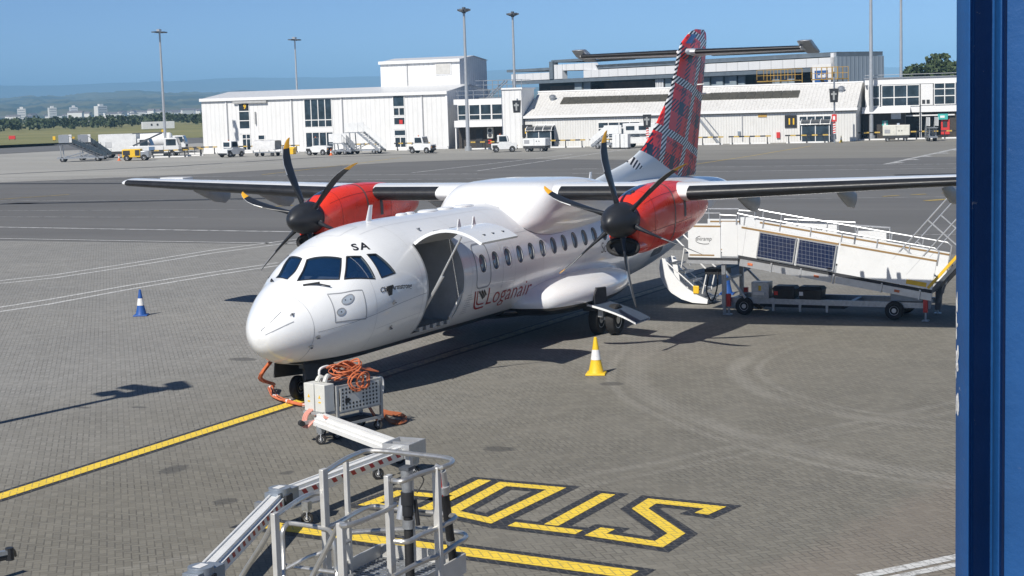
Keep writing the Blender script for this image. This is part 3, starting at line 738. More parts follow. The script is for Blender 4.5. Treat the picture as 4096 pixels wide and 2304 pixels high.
for sgy in (1, -1):
    q = []
    for i in range(20):
        z = 3.5+3.4*i/19; te = TEt(z); x = te-.62; q.append(V((x, sgy*(fin_th(x, LEt(z), te, z)+.003), z)))
    mb.loft([[p, p+V((.03, 0, 0))] for p in q], False, False, False)
mb.build('rudder_line', fin)
mb = MB(M('fin_cap_blue', (.03, .09, .25), .15, coat=.8)); q = []
for sgy in (-1,):
    mb.loft([[V((LEt(z)+.22+d, sgy*(fin_th(LEt(z)+.22+d, LEt(z), TEt(z), z)+.006), z)) for d in (0, .15, .3, .45)] for z in (7.28, 7.36, 7.44, 7.52, 7.58)], False, False, False)
mb.build('fin_blue_patch', fin)  # blue patch on the port face of the fin cap
mb = MB(clean_white)
for z, x in ((6.0, 24.1), (5.72, 24.7)): mb.tube([(x, -.1, z), (x+.02, -.42, z+.02)], [.03, .012], 6)
mb.build('static_wick', fin)
mb = MB(boot)
for sg in (1, -1):
    t = MB(clean_white); R = [foil(sg*y, 23.62+.12*y/3.6, 1.65-.5*y/3.6, 7.02, .12-.01*y/3.6, 14, 0) for y in (0, .5, 1.5, 2.5, 3.4, 3.62)]
    t.loft(R); hs = t.build('tailplane', AC, smooth=45)
    t = MB(boot); t.loft([boot_sec(sg*y, 23.62+.12*y/3.6, 1.65-.5*y/3.6, 7.02, .12, 8, .10, .12) for y in (.3, 1.2, 2.2, 3.2, 3.6)], False, False, False); t.build('deicing_boot', hs, smooth=60, recalc=False)
    t = MB(galv); t.prism([(23.70, sg*3.5, 7.22), (24.0, sg*3.5, 7.25), (24.9, sg*3.5, 6.93), (24.85, sg*3.5, 6.85), (24.1, sg*3.5, 7.0)], (0, sg*.42, 0)); t.build('elevator_horn', hs, bevel=.04)
    t = MB(dark_steel); t.prism([(24.55, sg*.35, 7.03), (25.2, sg*.35, 6.93), (25.2, sg*.35, 6.90), (24.55, sg*.35, 6.97)], (0, sg*3.1, 0)); t.build('elevator', hs)
mb.bm.free()
t = MB(clean_white); t.rev((23.3, 0, 7.02), (1, 0, 0), [(0, .01), (.05, .07), (.2, .13), (.7, .17), (1.6, .16), (2.3, .06), (2.45, .01)], 16); t.build('tail_bullet', AC)
# --- rear airstair door hanging open
prof = [(-1.50, 1.22), (-1.47, .98), (-1.50, .74), (-1.62, .50), (-1.82, .30), (-2.1, .14), (-2.42, .05), (-2.84, .03)]
AX0, AX1 = 17.2, 17.98
mb = MB(clean_white); pin = [(y-.07+.02*i, z+.10) for i, (y, z) in enumerate(prof)]
inn = [(-1.58, 1.24), (-1.60, 1.0), (-1.66, .82), (-1.78, .62), (-1.98, .44), (-2.22, .30), (-2.5, .20), (-2.86, .15)]
for a, b in ((AX0, AX0+.05), (AX1-.05, AX1)):
    sec = prof+[(-2.86, .15), (-2.62, .24), (-2.3, .42), (-2.0, .68), (-1.76, .98), (-1.64, 1.25)]; mb.prism([(a, y, z) for y, z in sec], (b-a, 0, 0))
mb.loft([[V((x, y, z)) for y, z in prof] for x in (AX0, AX1)], False, False, False); st = mb.build('airstair_door', AC, weld=True, recalc=False)
for i in range(5):
    y, z = -1.72-.24*i, 1.12-.23*i; t = MB(dark_steel); t.box(AX0+.05, AX1-.05, y-.24, y, z-.035, z); t.use(alu).box(AX0+.05, AX1-.05, y-.26, y-.235, z-.05, z+.005); t.build('tread', st)
t = MB(white)
for x in (AX0+.03, AX1-.03):
    t.tube([(x, -1.5, 1.9), (x, -1.9, 1.86), (x, -2.85, .95), (x, -2.7, .30)], .022, 7); t.tube([(x, -2.1, 1.0), (x, -2.2, 1.55)], .018, 6); t.tube([(x, -1.55, 1.25), (x, -2.62, .36)], .018, 6)
t.build('handrail', st)
t = MB(yellow); t.box(AX0-.03, AX0+.02, -2.62, -2.45, .30, .52); t.build('pull_handle', st, bevel=.02)
t = MB(cockpit_dark)
patch_on(t, rrect(17.12, 18.05, 52, 122, .1, 5), .006, 4); t.build('door_opening', AC)
# ------------------------------------------------------------------ ground
def struct(name, b, parent=None, **k): return b.build(name, parent, kind='structure', smooth=0, recalc=False, **k)
def sheet(name, pts, z, mat):
    b = MB(mat); P = [V((p[0], p[1], z)) for p in pts]
    ar = sum(P[i].x*P[(i+1) % len(P)].y-P[(i+1) % len(P)].x*P[i].y for i in range(len(P)))
    b.poly(P if ar > 0 else P[::-1]); bmesh.ops.triangulate(b.bm, faces=b.bm.faces); return struct(name, b)
def herring(nt, ang, size):
    """herringbone of 2:1 blocks: returns (joint mask 0..1, per-block random)"""
    pos = worldco(nt); mp = N(nt, 'ShaderNodeMapping'); mp.inputs['Rotation'].default_value = (0, 0, -ang); mp.inputs['Scale'].default_value = (1/size,)*3
    # mapping applies scale then rotation
    nt.links.new(pos, mp.inputs[0]); sx = N(nt, 'ShaderNodeSeparateXYZ'); nt.links.new(mp.outputs[0], sx.inputs[0])
    x, y = sx.outputs[0], sx.outputs[1]
    i, j = math_node(nt, 'FLOOR', x), math_node(nt, 'FLOOR', y); fx, fy = math_node(nt, 'SUBTRACT', x, i), math_node(nt, 'SUBTRACT', y, j)
    k = math_node(nt, 'FLOORED_MODULO', math_node(nt, 'SUBTRACT', i, j), 4)
    def eq(v): return math_node(nt, 'COMPARE', k, v, .1)
    far = 9
    dl = math_node(nt, 'ADD', fx, math_node(nt, 'MULTIPLY', eq(1), far)); dr = math_node(nt, 'ADD', math_node(nt, 'SUBTRACT', 1, fx), math_node(nt, 'MULTIPLY', eq(0), far))
    db = math_node(nt, 'ADD', fy, math_node(nt, 'MULTIPLY', eq(2), far)); dt = math_node(nt, 'ADD', math_node(nt, 'SUBTRACT', 1, fy), math_node(nt, 'MULTIPLY', eq(3), far))
    d = math_node(nt, 'MINIMUM', math_node(nt, 'MINIMUM', dl, dr), math_node(nt, 'MINIMUM', db, dt))
    bi = math_node(nt, 'SUBTRACT', i, eq(1)); bj = math_node(nt, 'ADD', j, eq(3))
    cb = N(nt, 'ShaderNodeCombineXYZ'); nt.links.new(bi, cb.inputs[0]); nt.links.new(bj, cb.inputs[1])
    wn = N(nt, 'ShaderNodeTexWhiteNoise'); nt.links.new(cb.outputs[0], wn.inputs[0])
    return d, wn.outputs[0]
def ring_mask(nt, pos, cx, cy, r, wd, seg=None):
    sb = N(nt, 'ShaderNodeVectorMath'); sb.operation = 'DISTANCE'; nt.links.new(pos, sb.inputs[0]); sb.inputs[1].default_value = (cx, cy, 0)
    return maprange(nt, math_node(nt, 'ABSOLUTE', math_node(nt, 'SUBTRACT', sb.outputs['Value'], r)), wd, wd*.35)
def paving_base(nt):
    pos = worldco(nt)
    d, rnd = herring(nt, radians(40), .102)
    sy = N(nt, 'ShaderNodeSeparateXYZ'); nt.links.new(pos, sy.inputs[0]); lft = maprange(nt, math_node(nt, 'ADD', math_node(nt, 'ADD', sy.outputs[1], math_node(nt, 'MULTIPLY', sy.outputs[0], .25)), math_node(nt, 'MULTIPLY', noise(nt, .12, 3, .6, pos), 9)), 1, 12)
    c_ = mixc(nt, maprange(nt, rnd, 0, 1), mixc(nt, lft, (.142, .130, .098), (.235, .232, .218)), mixc(nt, lft, (.203, .188, .146), (.312, .308, .292)))
    big = maprange(nt, noise(nt, .16, 6, .62, pos), .3, .72); c_ = mixc(nt, big, mixc(nt, .25, c_, (.10, .099, .094)), mixc(nt, .22, c_, (.30, .285, .25)))
    med = maprange(nt, noise(nt, 1.3, 6, .7, pos, .4), .55, .78); c_ = mixc(nt, math_node(nt, 'MULTIPLY', med, .35), c_, (.10, .098, .093))
    fine_ = noise(nt, 28, 4, .7, pos); c_ = mixc(nt, maprange(nt, fine_, .3, .7, 0, .3), c_, (.28, .27, .25))
    jm = maprange(nt, d, .13, .04); jn = maprange(nt, noise(nt, .9, 4, .6, pos), .35, .62, .25, 1)
    return pos, c_, math_node(nt, 'MULTIPLY', jm, jn), d
STAINS = [(p.x, p.y, a, b_) for p, a, b_ in ((at_z(727, 1190), .20, .16), (at_z(560, 1262), .35, .25), (at_z(615, 904), .35, .5), (at_z(1541, 965), .3, .35), (at_z(350, 1628/1.59), .15, .3), (at_z(440, 1180), .5, .3), (at_z(1250, 1130), .3, .4), (at_z(1015, 1130), .25, .25), (at_z(210, 1025), .12, .25))]
def make_paving():
    m, nt, p = new_mat('block_paving'); pos, c_, jm, d = paving_base(nt)
    wob = N(nt, 'ShaderNodeVectorMath'); wob.operation = 'ADD'; nt.links.new(pos, wob.inputs[0])
    ns = N(nt, 'ShaderNodeTexNoise'); ns.inputs['Scale'].default_value = .5; nt.links.new(pos, ns.inputs['Vector'])
    sc_ = N(nt, 'ShaderNodeVectorMath'); sc_.operation = 'MULTIPLY_ADD'; nt.links.new(ns.outputs['Color'], sc_.inputs[0]); sc_.inputs[1].default_value = (.3, .3, 0); sc_.inputs[2].default_value = (-.15, -.15, 0); nt.links.new(sc_.outputs[0], wob.inputs[1])
    mk = None; sx2 = N(nt, 'ShaderNodeSeparateXYZ'); nt.links.new(wob.outputs[0], sx2.inputs[0])
    pink = maprange(nt, math_node(nt, 'ADD', math_node(nt, 'ADD', sx2.outputs[1], math_node(nt, 'MULTIPLY', sx2.outputs[0], .206)), math_node(nt, 'MULTIPLY', noise(nt, 2.0, 3, .6, pos), .8)), -12.4, -12.9); c_ = mixc(nt, math_node(nt, 'MULTIPLY', pink, .28), c_, (.26, .205, .165))
    for cx, cy, r, wd in ((11.34, -16.72, 12.7, .34), (9.36, -13.32, 6.71, .26), (9.36, -13.32, 6.25, .12), (11.34, -16.72, 13.2, .14)):
        q = ring_mask(nt, wob.outputs[0], cx, cy, r, wd); mk = q if mk is None else math_node(nt, 'MAXIMUM', mk, q)
    for nx_, ny_, dd, wd in ((.47, .88, -7.98, .16), (.47, .88, -8.5, .12)):
        q = maprange(nt, math_node(nt, 'ABSOLUTE', math_node(nt, 'SUBTRACT', math_node(nt, 'ADD', math_node(nt, 'MULTIPLY', sx2.outputs[0], nx_), math_node(nt, 'MULTIPLY', sx2.outputs[1], ny_)), dd)), wd, wd*.3); mk = math_node(nt, 'MAXIMUM', mk, math_node(nt, 'MULTIPLY', q, .8))
    mk = math_node(nt, 'MULTIPLY', mk, maprange(nt, sx2.outputs[0], 12, 8)); fade = maprange(nt, noise(nt, .5, 4, .6, pos), .28, .66, .05, .21)
    c_ = mixc(nt, math_node(nt, 'MULTIPLY', mk, fade), c_, (.46, .44, .395))
    for ox, oy, ra, rb in STAINS:
        dx = math_node(nt, 'MULTIPLY', math_node(nt, 'SUBTRACT', sx2.outputs[0], ox), 1/ra); dy = math_node(nt, 'MULTIPLY', math_node(nt, 'SUBTRACT', sx2.outputs[1], oy), 1/rb)
        rr = math_node(nt, 'ADD', math_node(nt, 'ADD', math_node(nt, 'MULTIPLY', dx, dx), math_node(nt, 'MULTIPLY', dy, dy)), math_node(nt, 'MULTIPLY', noise(nt, 7, 5, .75, pos), 1.1))
        c_ = mixc(nt, maprange(nt, rr, 1.12, .85, 0, .6), c_, (.05, .049, .048))
    spot = maprange(nt, noise(nt, .75, 5, .7, pos, .5), .70, .78); c_ = mixc(nt, math_node(nt, 'MULTIPLY', spot, .75), c_, (.045, .044, .044))
    c_ = mixc(nt, math_node(nt, 'MULTIPLY', jm, .55), c_, (.035, .033, .03))
    nt.links.new(c_, p.inputs['Base Color']); p.inputs['Roughness'].default_value = .82
    bn = N(nt, 'ShaderNodeBump'); bn.inputs['Strength'].default_value = .35; bn.inputs['Distance'].default_value = .012
    nt.links.new(math_node(nt, 'SUBTRACT', math_node(nt, 'MULTIPLY', noise(nt, 60, 3, .6, pos), .25), jm), bn.inputs['Height']); nt.links.new(bn.outputs[0], p.inputs['Normal'])
    return m
def make_asphalt(name, base, streak=.2, right=None):
    m, nt, p = new_mat(name); pos = worldco(nt)
    mp = N(nt, 'ShaderNodeMapping'); mp.inputs['Rotation'].default_value = (0, 0, radians(5)); mp.inputs['Scale'].default_value = (.22, .03, 1); nt.links.new(pos, mp.inputs[0])
    f = maprange(nt, noise(nt, .9, 7, .65, mp.outputs[0]), .32, .70); c_ = mixc(nt, f, tuple(c*(1-streak) for c in base), tuple(c*(1+streak) for c in base))
    g = maprange(nt, noise(nt, .25, 5, .65, pos, .3), .55, .8); c_ = mixc(nt, math_node(nt, 'MULTIPLY', g, .35), c_, tuple(c*.55 for c in base))
    h = noise(nt, 9, 5, .75, pos); c_ = mixc(nt, maprange(nt, h, .3, .7, 0, .25), c_, tuple(c*1.35 for c in base))
    if right:
        s0 = N(nt, 'ShaderNodeSeparateXYZ'); nt.links.new(pos, s0.inputs[0]); c_ = mixc(nt, maprange(nt, math_node(nt, 'ADD', s0.outputs[1], math_node(nt, 'MULTIPLY', noise(nt, .06, 3, .6, pos), 40)), 115, 50), c_, mixc(nt, f, tuple(c*.85 for c in right), tuple(c*1.15 for c in right)))
    # patched strips and seams across the apron
    sx = N(nt, 'ShaderNodeSeparateXYZ'); nt.links.new(pos, sx.inputs[0])
    st = math_node(nt, 'ADD', sx.outputs[0], math_node(nt, 'MULTIPLY', sx.outputs[1], -.02))
    wn = N(nt, 'ShaderNodeTexWhiteNoise'); wn.noise_dimensions = '1D'; nt.links.new(math_node(nt, 'FLOOR', math_node(nt, 'MULTIPLY', st, 1/7.5)), wn.inputs['W'])
    c_ = mixc(nt, math_node(nt, 'MULTIPLY', wn.outputs[0], .28), c_, tuple(c*.62 for c in base))
    sm = maprange(nt, math_node(nt, 'ABSOLUTE', math_node(nt, 'SUBTRACT', math_node(nt, 'FRACT', math_node(nt, 'MULTIPLY', st, 1/7.5)), .5)), .49, .498)
    c_ = mixc(nt, math_node(nt, 'MULTIPLY', sm, .45), c_, tuple(c*.4 for c in base))
    nt.links.new(c_, p.inputs['Base Color']); p.inputs['Roughness'].default_value = .85; return m
def make_grass():
    m, nt, p = new_mat('airfield_grass'); pos = worldco(nt)
    mp = N(nt, 'ShaderNodeMapping'); mp.inputs['Rotation'].default_value = (0, 0, radians(-35)); mp.inputs['Scale'].default_value = (.05, .006, 1); nt.links.new(pos, mp.inputs[0])
    f = maprange(nt, noise(nt, 1.0, 6, .6, mp.outputs[0]), .3, .7); c_ = mixc(nt, f, (.15, .165, .055), (.30, .27, .115))
    c_ = mixc(nt, maprange(nt, noise(nt, .6, 5, .7, pos), .3, .7, 0, .4), c_, (.09, .10, .03))
    nt.links.new(c_, p.inputs['Base Color']); p.inputs['Roughness'].default_value = .95; return m
def make_paint(name, col, wear=.5, joints=True, thin=.55):
    m, nt, p = new_mat(name)
    if joints:
        pos, base, jm, d = paving_base(nt); lo = mixc(nt, .5, base, (.09, .09, .09))
        gap = maprange(nt, d, .11, .04); flake = maprange(nt, noise(nt, 5.5, 6, .75, pos, .3), thin, thin+.1)
        f = math_node(nt, 'MAXIMUM', math_node(nt, 'MULTIPLY', gap, .55), math_node(nt, 'MULTIPLY', flake, wear))
    else:
        pos = worldco(nt); lo = (.11, .11, .11); f = math_node(nt, 'MULTIPLY', maprange(nt, noise(nt, 1.6, 6, .8, pos, .3), thin, thin+.14), wear)
    pc = mixc(nt, maprange(nt, noise(nt, 2.2, 4, .6, pos), .3, .7), tuple(c*.86 for c in col), col)
    nt.links.new(mixc(nt, f, pc, lo), p.inputs['Base Color']); p.inputs['Roughness'].default_value = .65; return m
paving = make_paving(); asphalt = make_asphalt('apron_asphalt', (.138, .136, .132)); concrete = make_asphalt('apron_concrete', (.345, .338, .312), .13, (.215, .205, .180)); taxi = make_asphalt('taxiway', (.15, .15, .15)); grass = make_grass()
G = lambda x, y, z=0: at_z(x, y, z)
b = MB(grass); b.poly([(-3000, -26000, -.03), (30000, -26000, -.03), (30000, 26000, -.03), (-3000, 26000, -.03)]); struct('ground', b)
pts = [V((-70, -120, 0)), V((-70, 190, 0)), G(-260, 380), G(0, 373), G(160, 365), G(440, 347.5), G(500, 346), G(560, 352), V((330, 150, 0)), V((330, -120, 0))]
sheet('apron', pts, -.012, asphalt)
sheet('taxiway', [G(-300, 377), G(0, 373), G(160, 365), G(440, 347.5), G(496, 356), G(300, 371), G(160, 377), G(0, 386), G(-300, 400)], -.008, taxi)
sheet('apron_concrete', [G(-260, 405), G(0, 388), G(160, 379), G(300, 373), G(500, 360), V((150, 80, 0)), V((200, 20, 0)), V((200, -60, 0)), G(2800, 386), G(2405, 394), G(1761, 403), G(1240, 400), G(1000, 408), G(500, 438), G(0, 459), G(-260, 468)], -.004, concrete)
sheet('block_paving', [V((-60, -70, 0)), V((32.0, -70, 0)), V((32.0, 20, 0)), V((31.6, 37, 0)), V((31, 70, 0)), V((-60, 110, 0))], 0, paving)
# painted markings: strokes along ground polylines
def stroke(b, pts, wd, z, closed=False, cap=0):
    P = [V((p[0], p[1], z)) for p in pts]; n = len(P); L = []
    if cap and not closed:
        P[0] += (P[0]-P[1]).normalized()*cap; P[-1] += (P[-1]-P[-2]).normalized()*cap
    for i in range(n):
        a = (P[i]-P[i-1]).normalized() if (i or closed) else (P[1]-P[0]).normalized(); c_ = (P[(i+1) % n]-P[i]).normalized() if (i < n-1 or closed) else a
        na, nb = V((-a.y, a.x, 0)), V((-c_.y, c_.x, 0)); mv = (na+nb); mv = mv/max(.35, mv.dot(na)); L.append((P[i]+mv*wd/2, P[i]-mv*wd/2))
    for i in range(n if closed else n-1):
        p, q = L[i], L[(i+1) % n]; b.poly([p[1], q[1], q[0], p[0]])
def mark(name, lists, wd, z, mat):
    b = MB(mat)
    for L in lists: stroke(b, L, wd, z)
    return struct(name, b)
ypaint = make_paint('marking_yellow', (.92, .65, .06), .4, True, .60); kpaint = make_paint('marking_black', (.028, .03, .036), .8, True, .56)
wpaint = make_paint('marking_white', (.66, .66, .64), .7, True, .5); wpaint2 = make_paint('marking_white_thin', (.56, .56, .55), .9, False, .47); ypaint2 = make_paint('marking_yellow_thin', (.5, .36, .08), .8, False, .47); kpaint2 = make_paint('blackout_paint', (.03, .03, .032), .7, False, .52)
mark('lead_in_line_border', [[(-30, .3), (-6.5, .03), (1.6, .02), (31, -.3)]], .50, .004, kpaint)
mark('lead_in_line', [[(-30, .3), (-6.5, .03), (1.9, .02)]], .28, .008, ypaint); mark('lead_in_line_aft', [[(1.9, .02), (31, -.3)]], .28, .008, make_paint('marking_yellow_greyed', (.48, .42, .24), .95, True, .42))  # aft stretch is greyer and more broken than the front
a_, b_ = G(640, 1317), G(1592, 1446)
mark('stop_line_border', [[a_-(b_-a_)*.03, b_+(b_-a_)*.028]], .62, .004, kpaint); mark('stop_line', [[a_, b_]], .33, .008, ypaint)
Q = lambda L: [G((1400+x/1.61)/1.59006, (1800+y/1.61)/1.59006) for x, y in L]
LET = [(Q([(2262, 414), (2352, 374), (1945, 331), (1868, 380), (2102, 540), (1988, 610), (1580, 548), (1660, 508)]), False),
       (Q([(1665, 286), (1295, 487)]), False), (Q([(1040, 480), (1475, 533)]), False),
       (Q([(985, 222), (1328, 252), (898, 457), (650, 402)]), True),
       (Q([(868, 196), (470, 392), (120, 352), (320, 277), (640, 306)]), False)]
b = MB(kpaint)
for i, (L, cl) in enumerate(LET): stroke(b, L, .52, .0035+.0006*i, cl, .14)
struct('stop_lettering_border', b); b = MB(ypaint)
for i, (L, cl) in enumerate(LET): stroke(b, L, .215, .0085+.0004*i, cl, 0)
struct('stop_lettering', b)
mark('apron_line', [[G(-40, 569.5), G(0, 571), G(300, 576), G(760, 583)]], .33, -.0035, wpaint2)
mark('apron_edge_line', [[G(-40, 598.5), G(0, 600), G(330, 606), G(760, 613)]], .2, .004, wpaint)
mark('service_road_line', [[G(-40, 717.5), G(140, 699), G(330, 670), G(540, 636), G(760, 607)], [G(-40, 710.5), G(140, 691), G(330, 662), G(540, 628.5), G(760, 600)],
     [G(-40, 790), G(120, 766), G(330, 727), G(540, 692), G(700, 668)], [G(-40, 779.5), G(120, 754), G(330, 717), G(540, 684), G(700, 661)]], .19, .004, wpaint)
mark('faint_apron_line', [[G(-40, 505), G(500, 502.5), G(640, 502)], [G(-40, 530), G(560, 527), G(640, 526)], [G(-40, 545), G(500, 546)], [G(1700, 503), G(2440, 494)], [G(1560, 604), G(2440, 588)]], .12, -.0055, wpaint2)
mark('stand_line', [[G(-60, 456.5), G(330, 455), G(900, 452), G(1440, 448)], [G(1440, 437), G(1743, 432.5), G(2440, 422.5)], [G(1440, 425), G(1743, 420.5), G(2440, 411.5)], [G(-60, 450), G(330, 446), G(1200, 437)]], .26, -.0005, wpaint2)
mark('taxi_guide_line', [[G(440, 429.5), G(723, 406)], [G(314, 432), G(694, 400)], [G(1037, 434.5), G(1258, 409), G(1440, 388)], [G(1200, 430), G(1500, 386), G(1600, 372)]], .30, .0, wpaint2)
mark('taxi_centre_line', [[G(659, 439.5), G(891, 412), G(1010, 396)], [G(1743, 414), G(1887, 392.5), G(2040, 367)], [G(-40, 504), G(175, 489)]], .26, .0005, ypaint2)
mark('stand_arrow', [[G(2229, 413), G(2300, 397), G(2420, 371)]], .5, .001, wpaint2)
b = MB(wpaint2)
for i in range(5):
    p = G(2250+38*i, 409-8.2*i); q = G(2262+38*i, 410.5-8.2*i); stroke(b, [p, q], 1.0, .0013)
struct('stand_arrow_teeth', b)
mark('yellow_zone_mark', [[G(2220, 494), G(2260, 491.5)], [G(2292, 490), G(2330, 488)], [G(2370, 486), G(2420, 484)]], .35, .0015, ypaint2)
mark('yellow_zone_arrow', [[G(2330, 505), G(2430, 497)], [G(655, 522), G(735, 516)]], .55, .0015, ypaint2)
mark('bay_line', [[G(2165, 1451), G(2420, 1398)]], .18, .004, wpaint); mark('bay_line_outer', [[G(2235, 1456), G(2450, 1411)]], .15, .004, wpaint)
mark('blackout_strip', [[G(-60, 462), G(330, 461), G(900, 458)], [G(-60, 441), G(440, 418), G(800, 396), G(1100, 386)], [G(900, 494), G(0, 513)], [G(30, 511), G(90, 511)], [G(2250, 440), G(2440, 436)]], 1.1, -.0008, kpaint2)

# ------------------------------------------------------------------ buildings
clad9 = clad('white_cladding', (.80, .80, .79), 1.55, .5, .45, ((.5, .49, .45), .30)); clad9s = clad('white_cladding_end', (.78, .78, .78), -1.55, .5)
clad10 = clad('ribbed_white_wall', (.74, .735, .71), 3.2, .5, .5, ((.42, .39, .33), .35)); roofm = clad('ribbed_roof', (.70, .69, .665), 2.4, .4, .5, ((.33, .31, .27), .75)); roof9 = M('pale_roof', (.62, .63, .64), .4)
cladblue = clad('blue_grey_cladding', (.34, .40, .45), -1.2, .5); brickdark = M('dark_brick', (.055, .048, .043), .8, var=.3, vs=4, bump=.3, bs=8)
trimw = M('white_trim', (.80, .80, .80), .45, var=.03); fascia = M('blue_grey_fascia', (.13, .16, .19), .5, var=.2, vs=.8); hdark = M('hangar_dark', (.03, .032, .036), .7, var=.4, vs=.5); hpan = M('hangar_door_panel', (.24, .29, .32), .5, var=.12, vs=.6); rust = M('hangar_brown', (.085, .06, .048), .7, var=.4, vs=.6)  # hangar wall is a mottled near-black all over
def frame_of(P0, P1): return atan2(P1[1]-P0[1], P1[0]-P0[0])
def window(parent, u0, u1, z0, z1, cols=1, rows=(), y=0, fw=.10, name='window', gm=None, colx=None):
    b = MB(frame_w); d0, d1 = y-.08, y+.03
    b.box(u0, u1, d0, d1, z0, z0+fw); b.box(u0, u1, d0, d1, z1-fw, z1); b.box(u0, u0+fw, d0, d1, z0+fw, z1-fw); b.box(u1-fw, u1, d0, d1, z0+fw, z1-fw)
    for i in range(1, cols):
        u = u0+(u1-u0)*i/cols; b.box(u-fw/2, u+fw/2, d0+.01, d1, z0+fw, z1-fw)
    for r in rows: b.box(u0+fw, u1-fw, d0+.02, d1, r-fw/2, r+fw/2)
    w_ = b.build(name, parent, smooth=0); p = MB(gm or glazing); p.box(u0+fw*.5, u1-fw*.5, y-.035, y-.015, z0+fw*.5, z1-fw*.5); p.build('pane', w_, smooth=0); return w_
def gable_block(parent, x0, x1, y0, y1, z0, z1, rise, wall, end, name='wall'):
    b = MB(wall); b.poly([(x0, y0, z0), (x1, y0, z0), (x1, y0, z1), (x0, y0, z1)]); b.poly([(x1, y1, z0), (x0, y1, z0), (x0, y1, z1), (x1, y1, z1)])
    b.use(end); ym = (y0+y1)/2
    for x in (x0, x1): b.poly([(x, y0, z0), (x, y1, z0), (x, y1, z1), (x, ym, z1+rise), (x, y0, z1)])
    w_ = b.build(name, parent, smooth=0); r = MB(roof9)
    r.prism([(x0-.1, y0-.15, z1+.02), (x0-.1, ym, z1+rise+.03), (x0-.1, y1+.15, z1+.02), (x0-.1, y1+.15, z1-.05), (x0-.1, ym, z1+rise-.06), (x0-.1, y0-.15, z1-.05)], (x1-x0+.2, 0, 0))
    r.use(trimw).box(x0-.14, x1+.14, y0-.30, y0-.16, z1-.3, z1+.08); r.build('roof', parent, smooth=0); return w_
B9 = thing('gate_building', 'long white ribbed metal building with gate number 9 and a taller block on its roof', 'building', (149.5, 112.7, 0), frame_of((149.5, 112.7), (152.4, 75.5)))
gable_block(B9, 0, 35.0, 0, 14, .35, 7.0, .9, clad9, clad9s)
b = MB(trimw); b.box(-.02, 35.02, -.04, 14, -.1, .345); b.build('plinth', B9, smooth=0)
gable_block(B9, 22.2, 33.4, 8, 17, 7.2, 11.1, .5, clad9, clad9s, 'upper_wall')
b = MB(seam)
for u in (3.87, 13.44, 20.65, 31.74): b.box(u-.05, u+.05, -.09, -.01, .3, 6.8)
b.use(trimw)
for u in (3.72, 13.29, 20.5, 31.6): b.box(u-.06, u+.06, -.10, -.01, .3, 6.8)
b.box(34.85, 35.1, -.1, .1, .3, 6.8); b.use(seam).box(26.0, 26.1, 7.9, 7.99, 7.8, 11); split_build(b, 'downpipe', B9, smooth=0)
window(B9, 5.55, 7.2, 3.0, 6.35, 1, (4.1, 5.3)); window(B9, 5.9, 7.2, .2, 2.4, 2, (1.75,), name='door'); window(B9, 8.25, 9.3, .2, 2.25, 1, (1.6,), name='door')
window(B9, 15.15, 19.15, 3.0, 6.65, 4, (3.95,)); window(B9, 15.2, 19.2, .1, 2.45, 4)
window(B9, 27.65, 29.3, 5.3, 6.75); window(B9, 27.7, 29.3, 4.2, 5.25, 2); window(B9, 27.7, 29.3, 3.05, 4.05); window(B9, 27.7, 29.35, 1.7, 2.5); window(B9, 27.75, 29.35, .1, 1.6, 2, name='door')
b = MB(redp); b.box(28.5, 28.95, -.1, -.045, 3.2, 3.7); b.build('red_notice', B9, smooth=0)
b = MB(frame_w)
b.box(5.55, 7.2, -.06, -.01, 2.42, 3.0); b.box(15.15, 19.2, -.06, -.01, 2.47, 2.98); b.box(27.65, 29.3, -.06, -.01, 2.55, 3.03); b.build('spandrel_panel', B9, smooth=0)
b = MB(M('shutter_box', (.42, .42, .41), .5)); b.box(4.9, 9.85, -.34, -.0, 6.32, 6.62); b.box(8.0, 8.12, -.25, 0, 3.6, 5.2); b.build('awning_box', B9, smooth=0)
b = MB(M('louvre_panel', (.55, .54, .51), .6)); b.box(30.1, 32.1, 7.9, 7.99, 9.3, 10.65); b.use(trimw).box(30.0, 32.2, 7.93, 7.995, 9.2, 10.75); b.build('vent_panel', B9, smooth=0)
def signpost(parent, u0, u1, z0, z1, text, size, name='gate_number', col=black, tc=yellow, y=-.12):
    b = MB(col); b.box(u0, u1, y, y+.08, z0, z1); s_ = b.build(name, parent, smooth=0)
    wd = max(v.x for v in text_polys(text, size)[0]); text_on('numeral', text, size, lambda u, v: V((((u0+u1)/2-wd/2)+u, y-.012, (z0+z1)/2-size*.35+v)), tc, s_, bold=size*.035); return s_
signpost(B9, 6.1, 6.95, 5.5, 6.3, '9', .78)
# access stair and walkway on the end of the building
b = MB(galv)
for x in (36.2, 38.2, 40.2): b.bar((x, 9, 5.9), (x, 9, 8.3), .07, .07); b.bar((x, 12, 5.9), (x, 12, 8.3), .07, .07)
for z in (7.2, 7.75, 8.3): b.bar((35.1, 9, z), (41.5, 9, z), .05, .05); b.bar((35.1, 12, z), (41.5, 12, z), .05, .05)
b.box(35.1, 41.5, 9, 12, 6.0, 6.15); b.bar((36.5, 9.2, 6.1), (39, 9.2, 8.2), .2, .1); b.bar((36.5, 10.2, 6.1), (39, 10.2, 8.2), .2, .1); b.build('roof_walkway', B9, smooth=0)

